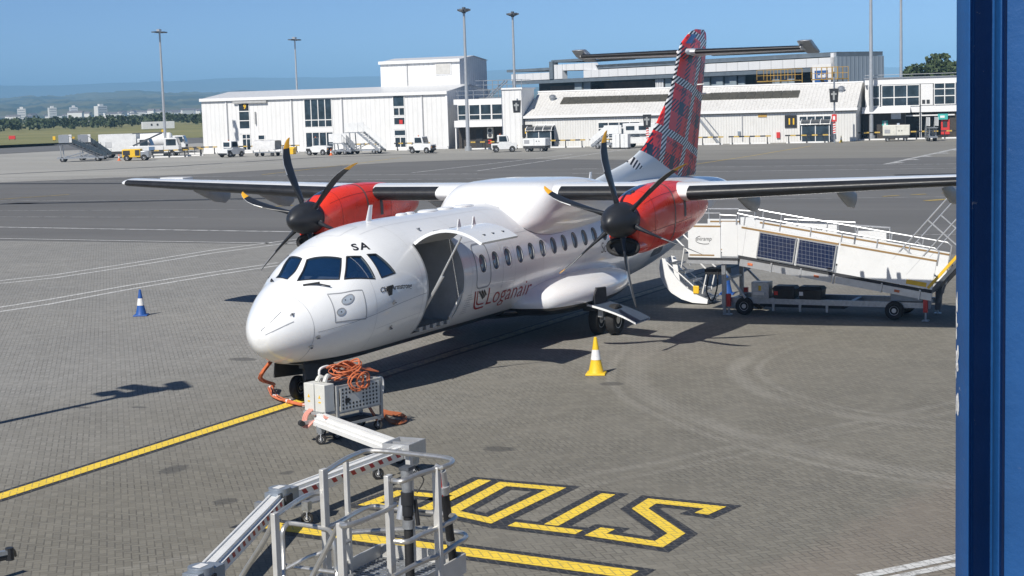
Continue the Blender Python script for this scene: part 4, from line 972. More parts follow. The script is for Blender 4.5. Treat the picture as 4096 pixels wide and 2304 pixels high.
B10 = thing('pier_building', 'long low white shed with sloping streaked roof and gate numbers 10 and 11', 'building', (153, 64, 0), frame_of((153, 64), (158, 28)))
b = MB(clad10); b.poly([(-3.45, 0, 0), (35.7, 0, 0), (35.7, 0, 3.75), (-3.45, 0, 3.75)])
for x in (-3.45, 35.7): b.poly([(x, 0, 0), (x, 12, 0), (x, 12, 6.4), (x, 6.2, 6.5), (x, 0, 3.75)])
b.poly([(-3.45, 12, 0), (35.7, 12, 0), (35.7, 12, 6.4), (-3.45, 12, 6.4)]); b.build('wall', B10, smooth=0)
SL = 2.87/6.2
b = MB(roofm); b.prism([(-3.5, -.25, 3.72), (-3.5, 6.2, 6.62), (-3.5, 12.1, 6.5), (-3.5, 12.1, 6.35), (-3.5, 6.2, 6.47), (-3.5, -.25, 3.58)], (39.3, 0, 0)); rf = b.build('roof', B10, smooth=0)
b = MB(trimw); b.box(-3.6, 35.9, -.36, -.26, 3.48, 3.78); b.box(-3.6, 35.9, 6.0, 6.5, 6.58, 6.74); b.use(dark).box(-3.55, 35.85, -.255, -.06, 3.40, 3.56); b.build('gutter', B10, smooth=0)
b = MB(M('roof_glazing', (.085, .078, .06), .35, var=.3, vs=2))
for (u0, u1) in ((.2, 28.9),):
    k = int((u1-u0)/1.0)
    for i in range(k):
        a, c_ = u0+(u1-u0)*i/k, u0+(u1-u0)*(i+1)/k-.05; P = [(a, (z-3.75)/SL, z+.16) for z in (5.0, 5.75)]
        b.hexa([(a, P[0][1], 5.0), (c_, P[0][1], 5.0), (c_, P[1][1], 5.75), (a, P[1][1], 5.75)], [(a, P[0][1], P[0][2]), (c_, P[0][1], P[0][2]), (c_, P[1][1], P[1][2]), (a, P[1][1], P[1][2])])
b.build('skylight_strip', B10, smooth=0)
for u in (-1.1, 33.6):
    b = MB(galv); y = (5.6-3.75)/SL; b.rev((u, y, 5.4), (0, 0, 1), [(0, .3), (.35, .3), (.4, .42), (.7, .42), (.85, .15)], 14); b.build('roof_vent', B10)
window(B10, -2.15, .3, .1, 2.7, 2, (2.0,), name='door'); window(B10, 5.6, 10.8, .9, 2.85, 4, (2.1,)); window(B10, 29.3, 33.0, .1, 3.0, 4, (2.35,), name='door')
signpost(B10, -3.58, -2.3, 1.3, 2.75, '10', .85, y=-.8); signpost(B10, 27.7, 29.05, 1.7, 3.1, '11', .95)
b = MB(seam); b.box(22.75, 22.87, -.1, 0, .3, 3.2); b.box(16.0, 16.1, -.1, 0, .3, 3.2); split_build(b, 'downpipe', B10, smooth=0)
b = MB(M('timber_sign', (.45, .27, .06), .6)); b.box(24.65, 25.65, -.06, 0, 2.95, 3.28); b.build('small_sign', B10, smooth=0)
b = MB(redp); b.box(26.75, 27.15, -.2, 0, .55, 1.2); b.build('hose_box', B10, smooth=0)
b = MB(grey_blue); b.box(22.3, 22.6, -.2, 0, .9, 1.4); b.build('switch_box', B10, smooth=0)
def porch(u0, u1):
    b = MB(frame_w)
    for u in (u0+.1, (u0+u1)/2, u1-.1): b.box(u-.04, u+.04, -1.5, -1.42, 0, 2.1)
    b.box(u0, u1, -1.52, -1.44, 1.95, 2.05); b.box(u0, u1, -1.52, -1.44, .75, .82)
    po = b.build('porch', B10, smooth=0); b = MB(M('smoked_canopy', (.06, .065, .07), .15, coat=.5)); k = 8
    R = [[V((u, -1.6+1.55*(1-cos(pi/2*i/k)), 1.95+.65*sin(pi/2*i/k))) for i in range(k+1)] for u in (u0, u1)]; b.loft(R, False, False, False)
    b.use(frame_w)
    for j in range(4):
        u = u0+(u1-u0)*j/3; b.tube([V((u, p.y, p.z+.02)) for p in R[0]], .05, 5)
    b.build('canopy', po); p = MB(glazing); p.box(u0+.15, u1-.15, -1.46, -1.45, .1, 1.9); p.build('pane', po, smooth=0)
porch(-2.9, .3); porch(29.7, 33.0)
TW = thing('link_tower', 'narrow white ribbed tower beside gate number 10', 'building', (153, 64, 0), frame_of((153, 64), (158, 28)))
b = MB(clad9); b.box(-6.15, -3.62, -.6, 4.5, -.05, 7.0); b.build('wall', TW, smooth=0); b = MB(trimw); b.box(-6.3, -3.45, -.75, 4.6, 7.0, 7.2); b.build('parapet', TW, smooth=0)
LK = thing('glazed_link', 'glazed first floor corridor between the two white buildings', 'building', (153, 64, 0), frame_of((153, 64), (158, 28)))
b = MB(trimw); b.box(-12.5, -6.2, 0, 4, 5.36, 6.0); b.box(-12.5, -6.2, 0, 4, 2.62, 3.42); b.box(-12.5, -6.2, 3, 4, 3.42, 5.36); b.build('wall', LK, smooth=0)
for i in range(4): window(LK, -12.0+1.45*i, -10.55+1.45*i, 3.42, 5.36, 1, (4.1,), .05, .09)
b = MB(brickdark); b.box(-12.5, -6.2, 1.5, 4, -.05, 2.6); b.use(dark).box(-10.2, -9.4, 1.4, 1.49, 0, 2.2); b.use(frame_w).box(-12.45, -12.3, .1, .3, 0, 2.6); b.build('ground_floor_wall', LK, smooth=0)
b = MB(M('cream_unit', (.6, .6, .56), .5)); b.box(-8.6, -7.9, .9, 1.4, 1.2, 2.5)
b.use(dark)
for z in (1.55, 2.15): b.rev((-8.25, .9, z), (0, -1, 0), [(0, .25), (.02, .25)], 14)
b.build('cooling_unit', LK, smooth=0); b = MB(redp); b.box(-8.5, -8.1, .9, 1.3, .55, 1.0); b.build('hose_box', LK, smooth=0)
b = MB(galv)
for x in (-12, -10, -8, -6.4): b.bar((x, .3, 6.0), (x, .3, 7.0), .05, .05)
for z in (6.5, 7.0): b.bar((-12.2, .3, z), (-6.2, .3, z), .05, .05)
b.build('roof_rail', LK, smooth=0)

TM = thing('terminal_wing', 'two storey terminal wing with white banded upper windows over dark brick', 'building', (163, 29.5, 0), frame_of((163, 29.5), (165.5, 17)))
b = MB(trimw); b.box(.6, 26, 0, 12, 6.25, 6.95); b.box(.6, 26, 0, 12, 3.0, 3.72); b.box(.6, 26, .5, 12, 3.72, 6.25); b.build('upper_wall', TM, smooth=0)
b = MB(galv); b.box(.5, 26, -.15, 12.1, 6.96, 7.06); b.tube([(.6, .2, 7.35), (26, .2, 7.35)], .03, 5); b.build('roof', TM, smooth=0)
window(TM, .95, 2.3, 3.75, 6.22, 1, (4.75,)); window(TM, 2.45, 6.75, 3.72, 6.2, 3, (4.75,)); window(TM, 8.3, 10.7, 3.78, 6.3, 2, (4.8, 5.6)); window(TM, 12.5, 18, 3.78, 6.2, 4, (4.8,))
b = MB(frame_w); b.box(6.85, 8.2, -.06, -.0, 3.78, 6.2); b.use(dark)
for u in (7.0, 7.5): b.box(u, u+.35, -.09, -.05, 3.95, 4.4)
b.box(6.74, 6.82, -.14, -.02, .1, 6.2); b.build('infill_panel', TM, smooth=0)
b = MB(trimw); b.prism([(.3, -1.6, 3.0), (.3, -1.6, 3.1), (.3, 0, 3.72), (.3, 0, 3.55)], (5.4, 0, 0)); b.build('canopy', TM, smooth=0)
b = MB(brickdark); b.box(.35, 5.1, -.4, 2.5, -.05, 2.98); b.box(9.9, 26, .3, 2.5, -.05, 2.98); b.build('brick_wall', TM, smooth=0)
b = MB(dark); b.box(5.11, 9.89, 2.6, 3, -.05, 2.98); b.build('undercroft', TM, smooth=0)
b = MB(frame_w); b.box(6.7, 6.95, .1, .35, 0, 3.0); b.box(5.2, 10.6, .05, .12, 2.55, 2.7); b.build('column', TM, smooth=0)
b = MB(redp); b.box(9.1, 10.05, .2, .29, .4, 2.1); b.use(dark).box(9.3, 9.8, .18, .21, 1.2, 1.9); b.build('door', TM, smooth=0)
b = MB(teal); b.box(8.75, 9.85, -.05, .04, 2.1, 2.75); b.use(frame_w).box(9.0, 9.5, -.06, -.05, 2.3, 2.55); b.build('exit_sign', TM, smooth=0)
b = MB(teal); b.box(2.55, 3.2, -.46, -.41, 1.55, 2.15); b.use(frame_w).box(2.75, 3.0, -.475, -.46, 1.65, 2.05); b.build('notice', TM, smooth=0)
b = MB(M('pale_sign', (.55, .6, .68), .4)); b.box(3.55, 4.65, -.46, -.41, 2.3, 3.0); b.box(4.2, 4.5, -.46, -.41, 1.6, 1.85); b.build('notice', TM, smooth=0)

HG = thing('hangar', 'large grey hangar with white panelled band, dark overhanging roof and open folding doors', 'hangar', (236, 104, 0), frame_of((236, 104), (202, 42)))
hband = clad('white_panel_band', (.74, .75, .76), .42, .3); 
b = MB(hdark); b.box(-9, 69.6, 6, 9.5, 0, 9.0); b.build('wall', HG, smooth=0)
b = MB(fascia); b.box(-11, 40, .3, 9.6, 10.75, 11.2); b.box(2.5, 69.8, .3, 9.7, 10.55, 11.15); b.box(-9, 69.6, 0, 1, 8.5, 9.15); b.box(2.6, 3.6, -.2, 1, 9.2, 12.2); b.box(2.6, 15, .3, 9, 12.0, 12.45); b.build('roof', HG, smooth=0)
b = MB(hband); b.box(-9, 2.6, -.1, 1, 9.15, 10.35); b.box(16.4, 69.6, -.1, 1, 9.15, 10.4); b.box(3.9, 6.2, -.1, 1, 9.15, 11.6); b.box(12.2, 16.3, -.1, 1, 9.15, 10.4)
b.prism([(3.6, .1, 11.6), (14.8, .1, 11.6), (15.6, .1, 10.4), (4.6, .1, 10.6)], (0, .8, 0)); b.build('panel_band', HG, smooth=0)
b = MB(hpan)
for a, c_ in ((8.4, 12.4), (32.2, 50.2), (56.4, 61)):
    k = max(2, int((c_-a)/1.5))
    for i in range(k): u = a+(c_-a)*i/k; b.box(u+.04, u+(c_-a)/k-.04, .8+.35*(i % 2), 1.0+.35*(i % 2), 0, 8.45)
split_build(b, 'folding_door', HG, smooth=0)
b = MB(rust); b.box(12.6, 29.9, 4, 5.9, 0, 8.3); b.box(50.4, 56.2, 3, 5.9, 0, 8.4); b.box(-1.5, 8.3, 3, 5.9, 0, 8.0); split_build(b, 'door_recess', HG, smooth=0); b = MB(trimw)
for i in range(5): b.box(30.1+.4*i, 30.3+.4*i, .6, .8, 0, 8.4)
split_build(b, 'door_post', HG, smooth=0)
b = MB(cladblue); b.box(69.62, 70.2, 0, 9.5, 0, 10.5); b.use(trimw).box(69.0, 69.6, -.1, 1, 8.4, 11); b.build('end_wall', HG, smooth=0)
b = MB(frame_w); b.box(67.9, 71.5, -2.6, -2.2, 5, 9.45); sgn = b.build('sign_board', HG, smooth=0); b = MB(M('sign_blue', (.03, .12, .35), .4)); b.box(68.4, 70.9, -2.68, -2.6, 7.0, 8.6); b.use(frame_w)
for i, (w0, hh) in enumerate(((.2, .5), (.3, .35), (.2, .55), (.35, .4), (.25, .5))): b.box(68.75+.38*i, 68.75+.38*i+w0, -2.72, -2.68, 7.6, 7.6+hh)
b.build('sign_face', sgn, smooth=0)
scaf = M('scaffold_ochre', (.48, .30, .06), .6, var=.25)
def scaffold(u0, u1, z1, lab):
    t = thing('scaffold_tower', lab, 'scaffold', HG.location, HG.rotation_euler.z, 'yellow work platforms at the hangar'); b = MB(scaf)
    k = 5
    for i in range(k+1): u = u0+(u1-u0)*i/k; b.bar((u, -4, 0), (u, -4, z1), .07, .07); b.bar((u, -6, z1-1.4), (u, -6, z1), .06, .06)
    for z in (z1-1.6, z1-.8, z1): b.bar((u0, -4, z), (u1, -4, z), .06, .06); b.bar((u0, -6, z), (u1, -6, z), .06, .06)
    b.box(u0, u1, -6, -4, z1-1.7, z1-1.55); b.bar((u0+1, -5, z1-1.7), (u0+4, -5, z1-4.5), .5, .2); b.build('frame', t, smooth=0)
scaffold(60.3, 67.3, 8.95, 'yellow work platform in front of the hangar doors, left of the blue sign'); scaffold(71.0, 76, 8.95, 'yellow work platform in front of the hangar end wall, right of the blue sign')

# ------------------------------------------------------------------ masts
mastm = M('mast_steel', (.50, .52, .54), .4, .5, var=.08, vs=2)
def mast(x, y, h, lab, kind, r=.16, rz=0):
    t = thing('light_mast', lab, 'light mast', (x, y, 0), rz, 'apron floodlight masts'); b = MB(mastm); b.cyl((0, 0, -.1), (0, 0, h), r, r*.55, 14); b.cyl((0, 0, -.1), (0, 0, .5), r*1.7, r*1.7, 14); b.build('pole', t)
    if kind == 'cross':
        for sx_ in (-1, 1):
            b = MB(dark_steel); b.bar((0, 0, h-.05), (sx_*.9, .1, h), .1, .08); b.prism([(sx_*.35, -.28, h+.0), (sx_*1.25, -.22, h-.03), (sx_*1.25, .28, h-.03), (sx_*.35, .33, h)], (0, 0, .14)); b.build('lamp_head', t, bevel=.02)
        b = MB(alu); b.box(-.45, .0, -.3, .1, h+.1, h+.4); b.build('lamp_gear', t)
    else:
        b = MB(dark_steel); b.cyl((0, 0, h-.25), (0, 0, h+.45), .22, .2, 12); b.build('head_frame', t)
        for k in range(6):
            a = 2*pi*k/6; b = MB(dark_steel); c_, s_ = cos(a), sin(a)
            b.hexa([(c_*.28-s_*.2, s_*.28+c_*.2, h-.12), (c_*.28+s_*.2, s_*.28-c_*.2, h-.12), (c_*.78+s_*.22, s_*.78-c_*.22, h+.06), (c_*.78-s_*.22, s_*.78+c_*.22, h+.06)], [(c_*.28-s_*.2, s_*.28+c_*.2, h+.08), (c_*.28+s_*.2, s_*.28-c_*.2, h+.08), (c_*.74+s_*.22, s_*.74-c_*.22, h+.26), (c_*.74-s_*.22, s_*.74+c_*.22, h+.26)]); b.build('lamp_head', t)
def hd(x, y, d):          # a spot d metres away (along the ground) under a point of the photograph
    v = at_z(x, y, -1 if y < 5000 else 0)-CAM if False else FX+RX*((x*1.59006-PX_W/2)/FPX)-UX*((y*1.59006-PX_H/2)/FPX); k = d/sqrt(v.x**2+v.y**2); p = CAM+v*k; return p
def mast_at(xt, yt, xb, yb, d, lab, kind, **k):
    p = hd(xb, yb, d); q = hd(xt, yt, d); mast(p.x, p.y, q.z, lab, kind, **k)
mast_at(397, 82, 418, 392, 206, 'pale steel light mast with two flat lamps beside the parked apron trucks', 'cross', r=.20)
mast_at(742, 101, 748, 250, 222, 'light mast with two flat lamps rising behind the gate 9 building roof', 'cross', r=.17)
mast_at(1167, 28, 1178, 375, 191, 'tall mast with ring of lamps in front of the gate 9 building end', 'ring', r=.24)
mast_at(1291, 38, 1299, 372, 207, 'tall mast with ring of lamps behind the narrow white tower', 'ring', r=.22)
mast_at(2190, -60, 2192, 350, 192, 'thick grey mast running out of view in front of the terminal wing', 'ring', r=.27)
mast_at(2265, -60, 2267, 345, 215, 'grey mast running out of view behind the terminal wing roof', 'ring', r=.25)
# the mast whose shadow lies on the paving at the left (its foot is outside the picture)
t = thing('camera_mast', 'light mast just outside the left edge casting its shadow on the paving', 'light mast', (-6.1, 4.9, 0)); b = MB(mastm); b.cyl((0, 0, 0), (0, 0, 8.2), .12, .09, 12); b.build('pole', t)
b = MB(dark_steel); b.cyl((0, 0, 7.2), (0, 0, 8.0), .25, .28, 10); b.bar((0, -.3, 7.9), (0, .9, 8.1), .3, .25); b.bar((0, -.5, 8.2), (.1, .25, 8.7), .35, .2); b.bar((0, .3, 7.2), (0, .75, 7.4), .25, .35); b.build('lamp_head', t)

# docking boards
def dock_board(x, y, d, hb, lab, post=True, wd=1.0, hh=1.5):
    p = hd(x, y, d); t = thing('docking_board', lab, 'docking sign', (p.x, p.y, 0), B10.rotation_euler.z, 'docking guidance boards'); zc_ = p.z
    b = MB(black); b.prism([(-wd*.5, -.15, zc_+hh/2), (wd*.5, -.15, zc_+hh/2), (wd*.4, -.15, zc_-hh/2), (-wd*.4, -.15, zc_-hh/2)], (0, .3, 0)); b.build('board', t)
    b = MB(M('board_grey', (.30, .31, .31), .5)); b.box(-.1, .1, -.17, -.155, zc_-hh*.33, zc_+hh*.3); b.box(-.3, .3, -.172, -.157, zc_+.05, zc_+.25); b.build('cross_bar', t, smooth=0)
    b = MB(galv)
    b.cyl((0, .25, 0 if post else zc_-.2), (0, .25, zc_+hb), .10, n=8); b.build('post', t)
    if post:
        b = MB(redp); b.box(-.25, .28, -.1, .1, 2.35, 3.15); b.use(frame_w).box(-.12, .12, -.11, -.1, 2.55, 2.95); b.build('red_sign', t, smooth=0)
        b = MB(frame_w); b.box(-.14, .14, .05, .14, 1.0, 2.3); b.use(redp)
        for i in range(5): b.prism([(-.14, .04, 1.05+.26*i), (.14, .04, 1.12+.26*i), (.14, .04, 1.25+.26*i), (-.14, .04, 1.18+.26*i)], (0, .01, 0))
        b.build('striped_panel', t, smooth=0)
dock_board(2098, 240, 183, 2.0, 'black docking board on a post with a red sign beside gate 11')
dock_board(1300, 268, 186, .9, 'black docking board fixed on the narrow white tower', False, .95, 1.4); dock_board(1628, 304, 181, .1, 'docking board half hidden behind the red tartan tail', True, .9, 1.4)

# ------------------------------------------------------------------ trees, far town and hills
def leaf_mat(name, a, b_):
    m, nt, p = new_mat(name); f = maprange(nt, noise(nt, .7, 4, .6, worldco(nt)), .3, .7); nt.links.new(mixc(nt, f, a, b_), p.inputs['Base Color']); p.inputs['Roughness'].default_value = .7; return m
leafs = leaf_mat('tree_leaves', (.030, .055, .018), (.075, .105, .035)); bark = M('bark', (.07, .055, .04), .9); wood_far = leaf_mat('far_leaves', (.026, .048, .018), (.060, .082, .030))
def crown(b, c, rx, rz, n, s, rnd):
    for _ in range(n):
        u = rnd.uniform(-1, 1); th = rnd.uniform(0, 2*pi); r = rnd.uniform(.55, 1)**.5; k = sqrt(1-u*u)
        p = V(c)+V((rx*r*k*cos(th), rx*r*k*sin(th), rz*r*u)); ax = V((rnd.gauss(0, 1), rnd.gauss(0, 1), rnd.gauss(0, 1)+.4)).normalized(); e = ax.orthogonal().normalized(); f = ax.cross(e); q = s*rnd.uniform(.6, 1.4)
        b.poly([p+e*q, p+f*q*.8, p-e*q, p-f*q*.8])
def tree(x, y, h, wd, lab, seed):
    rnd = random.Random(seed); t = thing('tree', lab, 'tree', (x, y, 0), 0, 'trees behind the terminal'); b = MB(bark); b.tube([(0, 0, -.1), (.1, 0, h*.3), (-.1, .1, h*.7)], [.35, .25, .1], 8)
    for i in range(5):
        a = i*1.3; b.tube([(0, 0, h*(.3+.06*i)), (cos(a)*wd*.3, sin(a)*wd*.3, h*(.5+.06*i))], [.14, .05], 6)
    b.build('trunk', t); b = MB(leafs)
    for i in range(26):
        a = rnd.uniform(0, 2*pi); q = rnd.uniform(0, .75)*wd/2; z = h*rnd.uniform(.38, .90); q *= 1.15-.6*max(0, z/h-.6); crown(b, (q*cos(a), q*sin(a), z), wd*.17, h*.10, 95, .30, rnd)
    b.build('crown', t, smooth=0, recalc=False)
for i, (x, y, hpx, d, wd, lab) in enumerate(((2300, 195, 158, 262, 5.5, 'small dark tree left of the clump behind the terminal wing'), (2350, 195, 133, 268, 7.5, 'tallest dark tree of the clump behind the terminal wing'), (2390, 195, 148, 258, 7, 'broad dark tree beside the blue wall, behind the terminal wing'), (2440, 195, 150, 262, 7, 'dark tree hidden behind the blue corrugated wall'))):
    p = hd(x, y, d); tree(p.x, p.y, hd(x, hpx, d).z, wd, lab, i+3)
def hill_mat(name, cols, s):
    m, nt, p = new_mat(name); pos = worldco(nt); f = noise(nt, s, 6, .62, pos, .3); r = N(nt, 'ShaderNodeValToRGB'); e = r.color_ramp.elements
    while len(e) < len(cols): e.new(.5)
    for i, (q, c_) in enumerate(cols): e[i].position = q; e[i].color = (*c_, 1)
    nt.links.new(f, r.inputs[0]); nt.links.new(r.outputs[0], p.inputs['Base Color']); p.inputs['Roughness'].default_value = .95; return m
def ridge(name, r0, r1, hf, mat, na=260, nr=26, a0=-40, a1=66):
    b = MB(mat); R = []
    for i in range(nr+1):
        t = i/nr; r = r0+(r1-r0)*t; R.append([V((CAM.x+r*cos(radians(a)), CAM.y+r*sin(radians(a)), hf(a, t))) for a in [a0+(a1-a0)*j/na for j in range(na+1)]])
    b.loft(R, False, False, False); o = b.build(name, kind='structure', smooth=60, recalc=False); return o
from mathutils import noise as mn
def fb(x, y, s): return sum(mn.noise(V((x*s*2**k, y*s*2**k, 3.1*k)))/2**k for k in range(5))
def hz(x, y, d): return hd(x, y, d).z
far_top = tab([-10, 8, 16, 22, 26, 30, 35, 40, 46, 60], [60, 90, 175, 190, 205, 186, 206, 192, 190, 170])
def far_h(a, t): return 20+(far_top(a)*1.02+14*fb(a, 0, .14)+10*fb(a, t*6, .4))*(sin(pi*min(1, t*1.0)/2)**1.2)
ridge('far_hills', 9000, 12500, far_h, hill_mat('moor', [(0, (.05, .065, .035)), (.45, (.07, .085, .045)), (.6, (.11, .11, .06)), (1, (.13, .125, .07))], .0006))
mid_top = tab([-10, 10, 20, 30, 36, 39, 42, 46, 60], [30, 34, 36, 46, 62, 70, 62, 48, 40])
def mid_h(a, t): return -1+(mid_top(a)+10*fb(a, t*5, .5))*(max(0, t)**1.1)
def mid_h2(a, t): 
    h = mid_h(a, t); return h+(4.5+3*fb(a*6, t*60, .8) if fb(a*1.6+7, t*9, .7) > -.02 and t > .12 else 0)
ridge('foothills', 2300, 5600, mid_h2, hill_mat('foothill', [(0, (.020, .036, .016)), (.44, (.026, .042, .020)), (.5, (.085, .095, .04)), (.62, (.12, .115, .055)), (1, (.10, .105, .05))], .0028), 900, 60)
rnd = random.Random(5); b = MB(wood_far)
for i in range(900):
    a = radians(rnd.uniform(22, 60)); r = rnd.uniform(560, 900) if i < 640 else rnd.uniform(900, 1900); pxl = 6.5-5*mn.noise(V((degrees(a)*.9, 0, 0)))-4*mn.noise(V((degrees(a)*.33, 4, 0))); h = max(2.0, 5.68-r*pxl*1.59/FPX)*rnd.uniform(.75, 1.08)
    x, y = CAM.x+r*cos(a), CAM.y+r*sin(a); wd = h*rnd.uniform(.55, .95)
    for _ in range(3): crown(b, (x+rnd.gauss(0, wd*.3), y+rnd.gauss(0, wd*.3), h*rnd.uniform(.4, .68)), wd*.5, h*.36, 22, h*.14, rnd)
wd_o = b.build('distant_wood', smooth=0, recalc=False); tag(wd_o, 'dark belt of trees beyond the airfield grass', 'wood', kind='stuff')
# far town: towers and houses
hw = M('render_white', (.70, .69, .66), .6, var=.06); hr = M('slate_roof', (.16, .14, .14), .7, var=.2)
def tower(x, yt, yb, d, wpx, lab):
    p = hd(x, yb, d); q = hd(x, yt, d); wdm = wpx*1.59*d/FPX; t = thing('tower_block', lab, 'tower block', (p.x, p.y, 0), radians(-50+7*(x % 5)), 'tower blocks of the far town'); h = q.z
    b = MB(hw); b.box(-wdm/2, wdm/2, -wdm*.4, wdm*.4, -10, h); b.box(-wdm/5, wdm/5, -wdm*.2, wdm*.2, h, h+2.5); b.build('wall', t, smooth=0)
    b = MB(M('tower_windows', (.34, .34, .35), .5))
    for k in range(int(h/3.2)): b.box(-wdm*.42, wdm*.42, -wdm*.4-.15, -wdm*.4+.05, h-2.6-3.2*k, h-1.4-3.2*k)
    b.build('window_band', t, smooth=0)
for x, yt, wpx, d, lab in ((55, 273.5, 19, 2300, 'leftmost pale tower block of the far town above the trees'), (132, 271, 18, 2350, 'second pale tower block from the left in the far town'), (186, 269.5, 18, 2500, 'third pale tower block from the left in the far town'), (254, 266.5, 25, 2300, 'widest pale tower block of the far town, nearest the light mast')):
    tower(x, yt, 292, d, wpx, lab)
b = MB(hw); b.box(-6, 6, -4, 4, -6, 5); b.use(hr).prism([(-6.3, -4.4, 5), (-6.3, 0, 8), (-6.3, 4.4, 5)], (12.6, 0, 0)); h0 = b.build('house', smooth=0)
tag(h0, 'small pale house of the far town seen over the tree belt', 'house', 'houses of the far town')
first = True
for i in range(64):
    x = rnd.choice([rnd.uniform(300, 505), rnd.uniform(300, 505), rnd.uniform(-10, 300)]); d = rnd.uniform(2150, 2700); y = rnd.uniform(289, 297)-(x-250)*.03
    p = hd(x, y, d); o = h0 if first else h0.copy()
    if not first: COL.objects.link(o)
    first = False; o.location = (p.x, p.y, max(0, p.z)); o.rotation_euler = (0, 0, rnd.uniform(0, 3.1)); o.scale = (rnd.uniform(.6, 1.9), rnd.uniform(.5, .8), rnd.uniform(.45, .85))
# things out on the airfield
p = hd(280, 322, 660); t = thing('landing_airplane', 'small white airliner far off on the runway before the trees', 'airplane', (p.x, p.y, 1.0), radians(66)); t.scale = (.72,)*3; b = MB(gse_white)
b.rev((-8, 0, 2), (1, 0, 0), [(0, .1), (1, .9), (3, 1.4), (11, 1.4), (15, .7), (16, .2)], 14); b.build('fuselage', t); b = MB(gse_white); b.prism([(-1, -13, 2), (.3, -13, 2), (2.3, 0, 1.6), (-1.5, 0, 1.6)], (0, 0, .25)); b.prism([(-1, 13, 2), (.3, 13, 2), (2.3, 0, 1.6), (-1.5, 0, 1.6)], (0, 0, .25)); b.build('wing', t)
b = MB(gse_white); b.prism([(5.5, -.12, 3), (7.8, -.12, 3), (8.6, -.12, 6.2), (7.4, -.12, 6.2)], (0, .24, 0)); b.build('tail_fin', t)
for s_ in (-4, 4): b = MB(dark_steel); b.rev((-1.5, s_, 1.0), (1, 0, 0), [(0, .6), (2.5, .6), (3, .3)], 12); b.build('engine', t)
b = MB(rubber); 
for x_, y_ in ((-6, 0), (1, 2.5), (1, -2.5)): b.cyl((x_, y_-.2, -1.0), (x_, y_+.2, -1.0), .45, n=10); b.cyl((x_, y_, -1), (x_, y_, 1.4), .12, n=6)
b.build('landing_gear', t)
p = G(398, 325.5); t = thing('site_cabin', 'long white cabin on the grass behind the light mast', 'cabin', (p.x, p.y, 0), radians(-42)); b = MB(gse_white); b.box(-4.9, 4.9, -1.2, 1.2, .2, 2.4); b.build('body', t, bevel=.05)
b = MB(dark)
for x_ in (-2.4, -.6): b.box(x_, x_+.5, -1.26, -1.19, 1.2, 1.8)
b.build('window', t, smooth=0)
for x, y, m_, w_, lab in ((31, 352.5, redp, 1.5, 'red taxiway sign in the airfield grass'), (137, 355, yellow, .6, 'narrow yellow taxiway sign in the airfield grass'), (180, 357, yellow, 1.4, 'wide yellow taxiway sign in the airfield grass'), (411, 336, yellow, .8, 'small distant yellow taxiway sign near the white cabin')):
    p = G(x, y); t = thing('taxiway_sign', lab, 'sign', (p.x, p.y, 0), radians(-65), 'taxiway signs'); b = MB(m_); b.box(-w_/2, w_/2, -.15, .15, .2, 1.0); b.build('face', t, bevel=.03); b = MB(dark); b.box(-w_/2+.1, -w_/2+.2, -.1, .1, 0, .2); b.box(w_/2-.2, w_/2-.1, -.1, .1, 0, .2); b.build('leg', t, smooth=0)
# ------------------------------------------------------------------ vehicles and equipment on the far stands
def wheels4(t, xs, y, r=.35, w=.25, hub=alu):
    for x in xs:
        for s_ in (-1, 1): b = MB(); wheel(b, (x, s_*y, r), (0, 1, 0), r, w, hub, 16); b.build('wheel', t)
def prof_body(b, P, w): b.prism([(x, -w/2, z) for x, z in P], (0, w, 0))
def face_to(px, py): p = G(px, py); return p
def tractor(px, py, rz, lab, cab=True):
    p = G(px, py); t = thing('baggage_tractor', lab, 'tractor', (p.x, p.y, 0), rz, 'white baggage tractors')
    b = MB(gse_white); prof_body(b, [(-1.4, .32), (1.4, .32), (1.45, .95), (.5, 1.1), (-.5, 1.1), (-.6, .95), (-1.4, .95)], 1.5); b.use(black).box(1.42, 1.5, -.7, .7, .28, .5); b.box(-1.5, -1.38, -.7, .7, .28, .5); b.build('body', t, bevel=.04)
    for s_ in (-1, 1): b = MB(M('lamp_amber', (.7, .3, .05), .3)); b.box(1.46, 1.51, s_*.55-.1, s_*.55+.1, .62, .74); b.build('headlight', t, smooth=0)
    b = MB(dark); b.box(1.452, 1.475, -.35, .35, .55, .85); b.box(-1.3, -.75, -.77, -.752, .5, .8); b.build('grille', t, smooth=0)
    if cab:
        b = MB(gse_white); prof_body(b, [(-.75, 1.1), (.55, 1.1), (.35, 1.9), (-.7, 1.9)], 1.45); b.build('cab', t, bevel=.05)
        b = MB(glazing); b.prism([(.56, -.6, 1.2), (.56, .6, 1.2), (.41, .6, 1.78), (.41, -.6, 1.78)], (.02, 0, 0)); b.box(-.79, -.76, -.5, .5, 1.25, 1.75)
        for s_ in (-1, 1): b.prism([(-.55, s_*.735, 1.2), (.35, s_*.735, 1.2), (.22, s_*.735, 1.78), (-.55, s_*.735, 1.78)], (0, s_*.02, 0))
        b.build('window', t, smooth=0)
    else:
        b = MB(galv); b.box(-1.35, -.2, -.7, .7, .95, 1.0); b.bar((-.3, -.6, .95), (-.35, -.6, 2.0), .06, .06); b.bar((-.3, .6, .95), (-.35, .6, 2.0), .06, .06); b.bar((-.35, -.6, 2.0), (-.35, .6, 2.0), .06, .06); b.build('roll_bar', t)
    b = MB(orange); b.cyl((-.4, 0, 1.9 if cab else 2.0), (-.4, 0, 2.05 if cab else 2.15), .07, n=8); b.build('beacon', t); wheels4(t, (-.9, .9), .68); return t
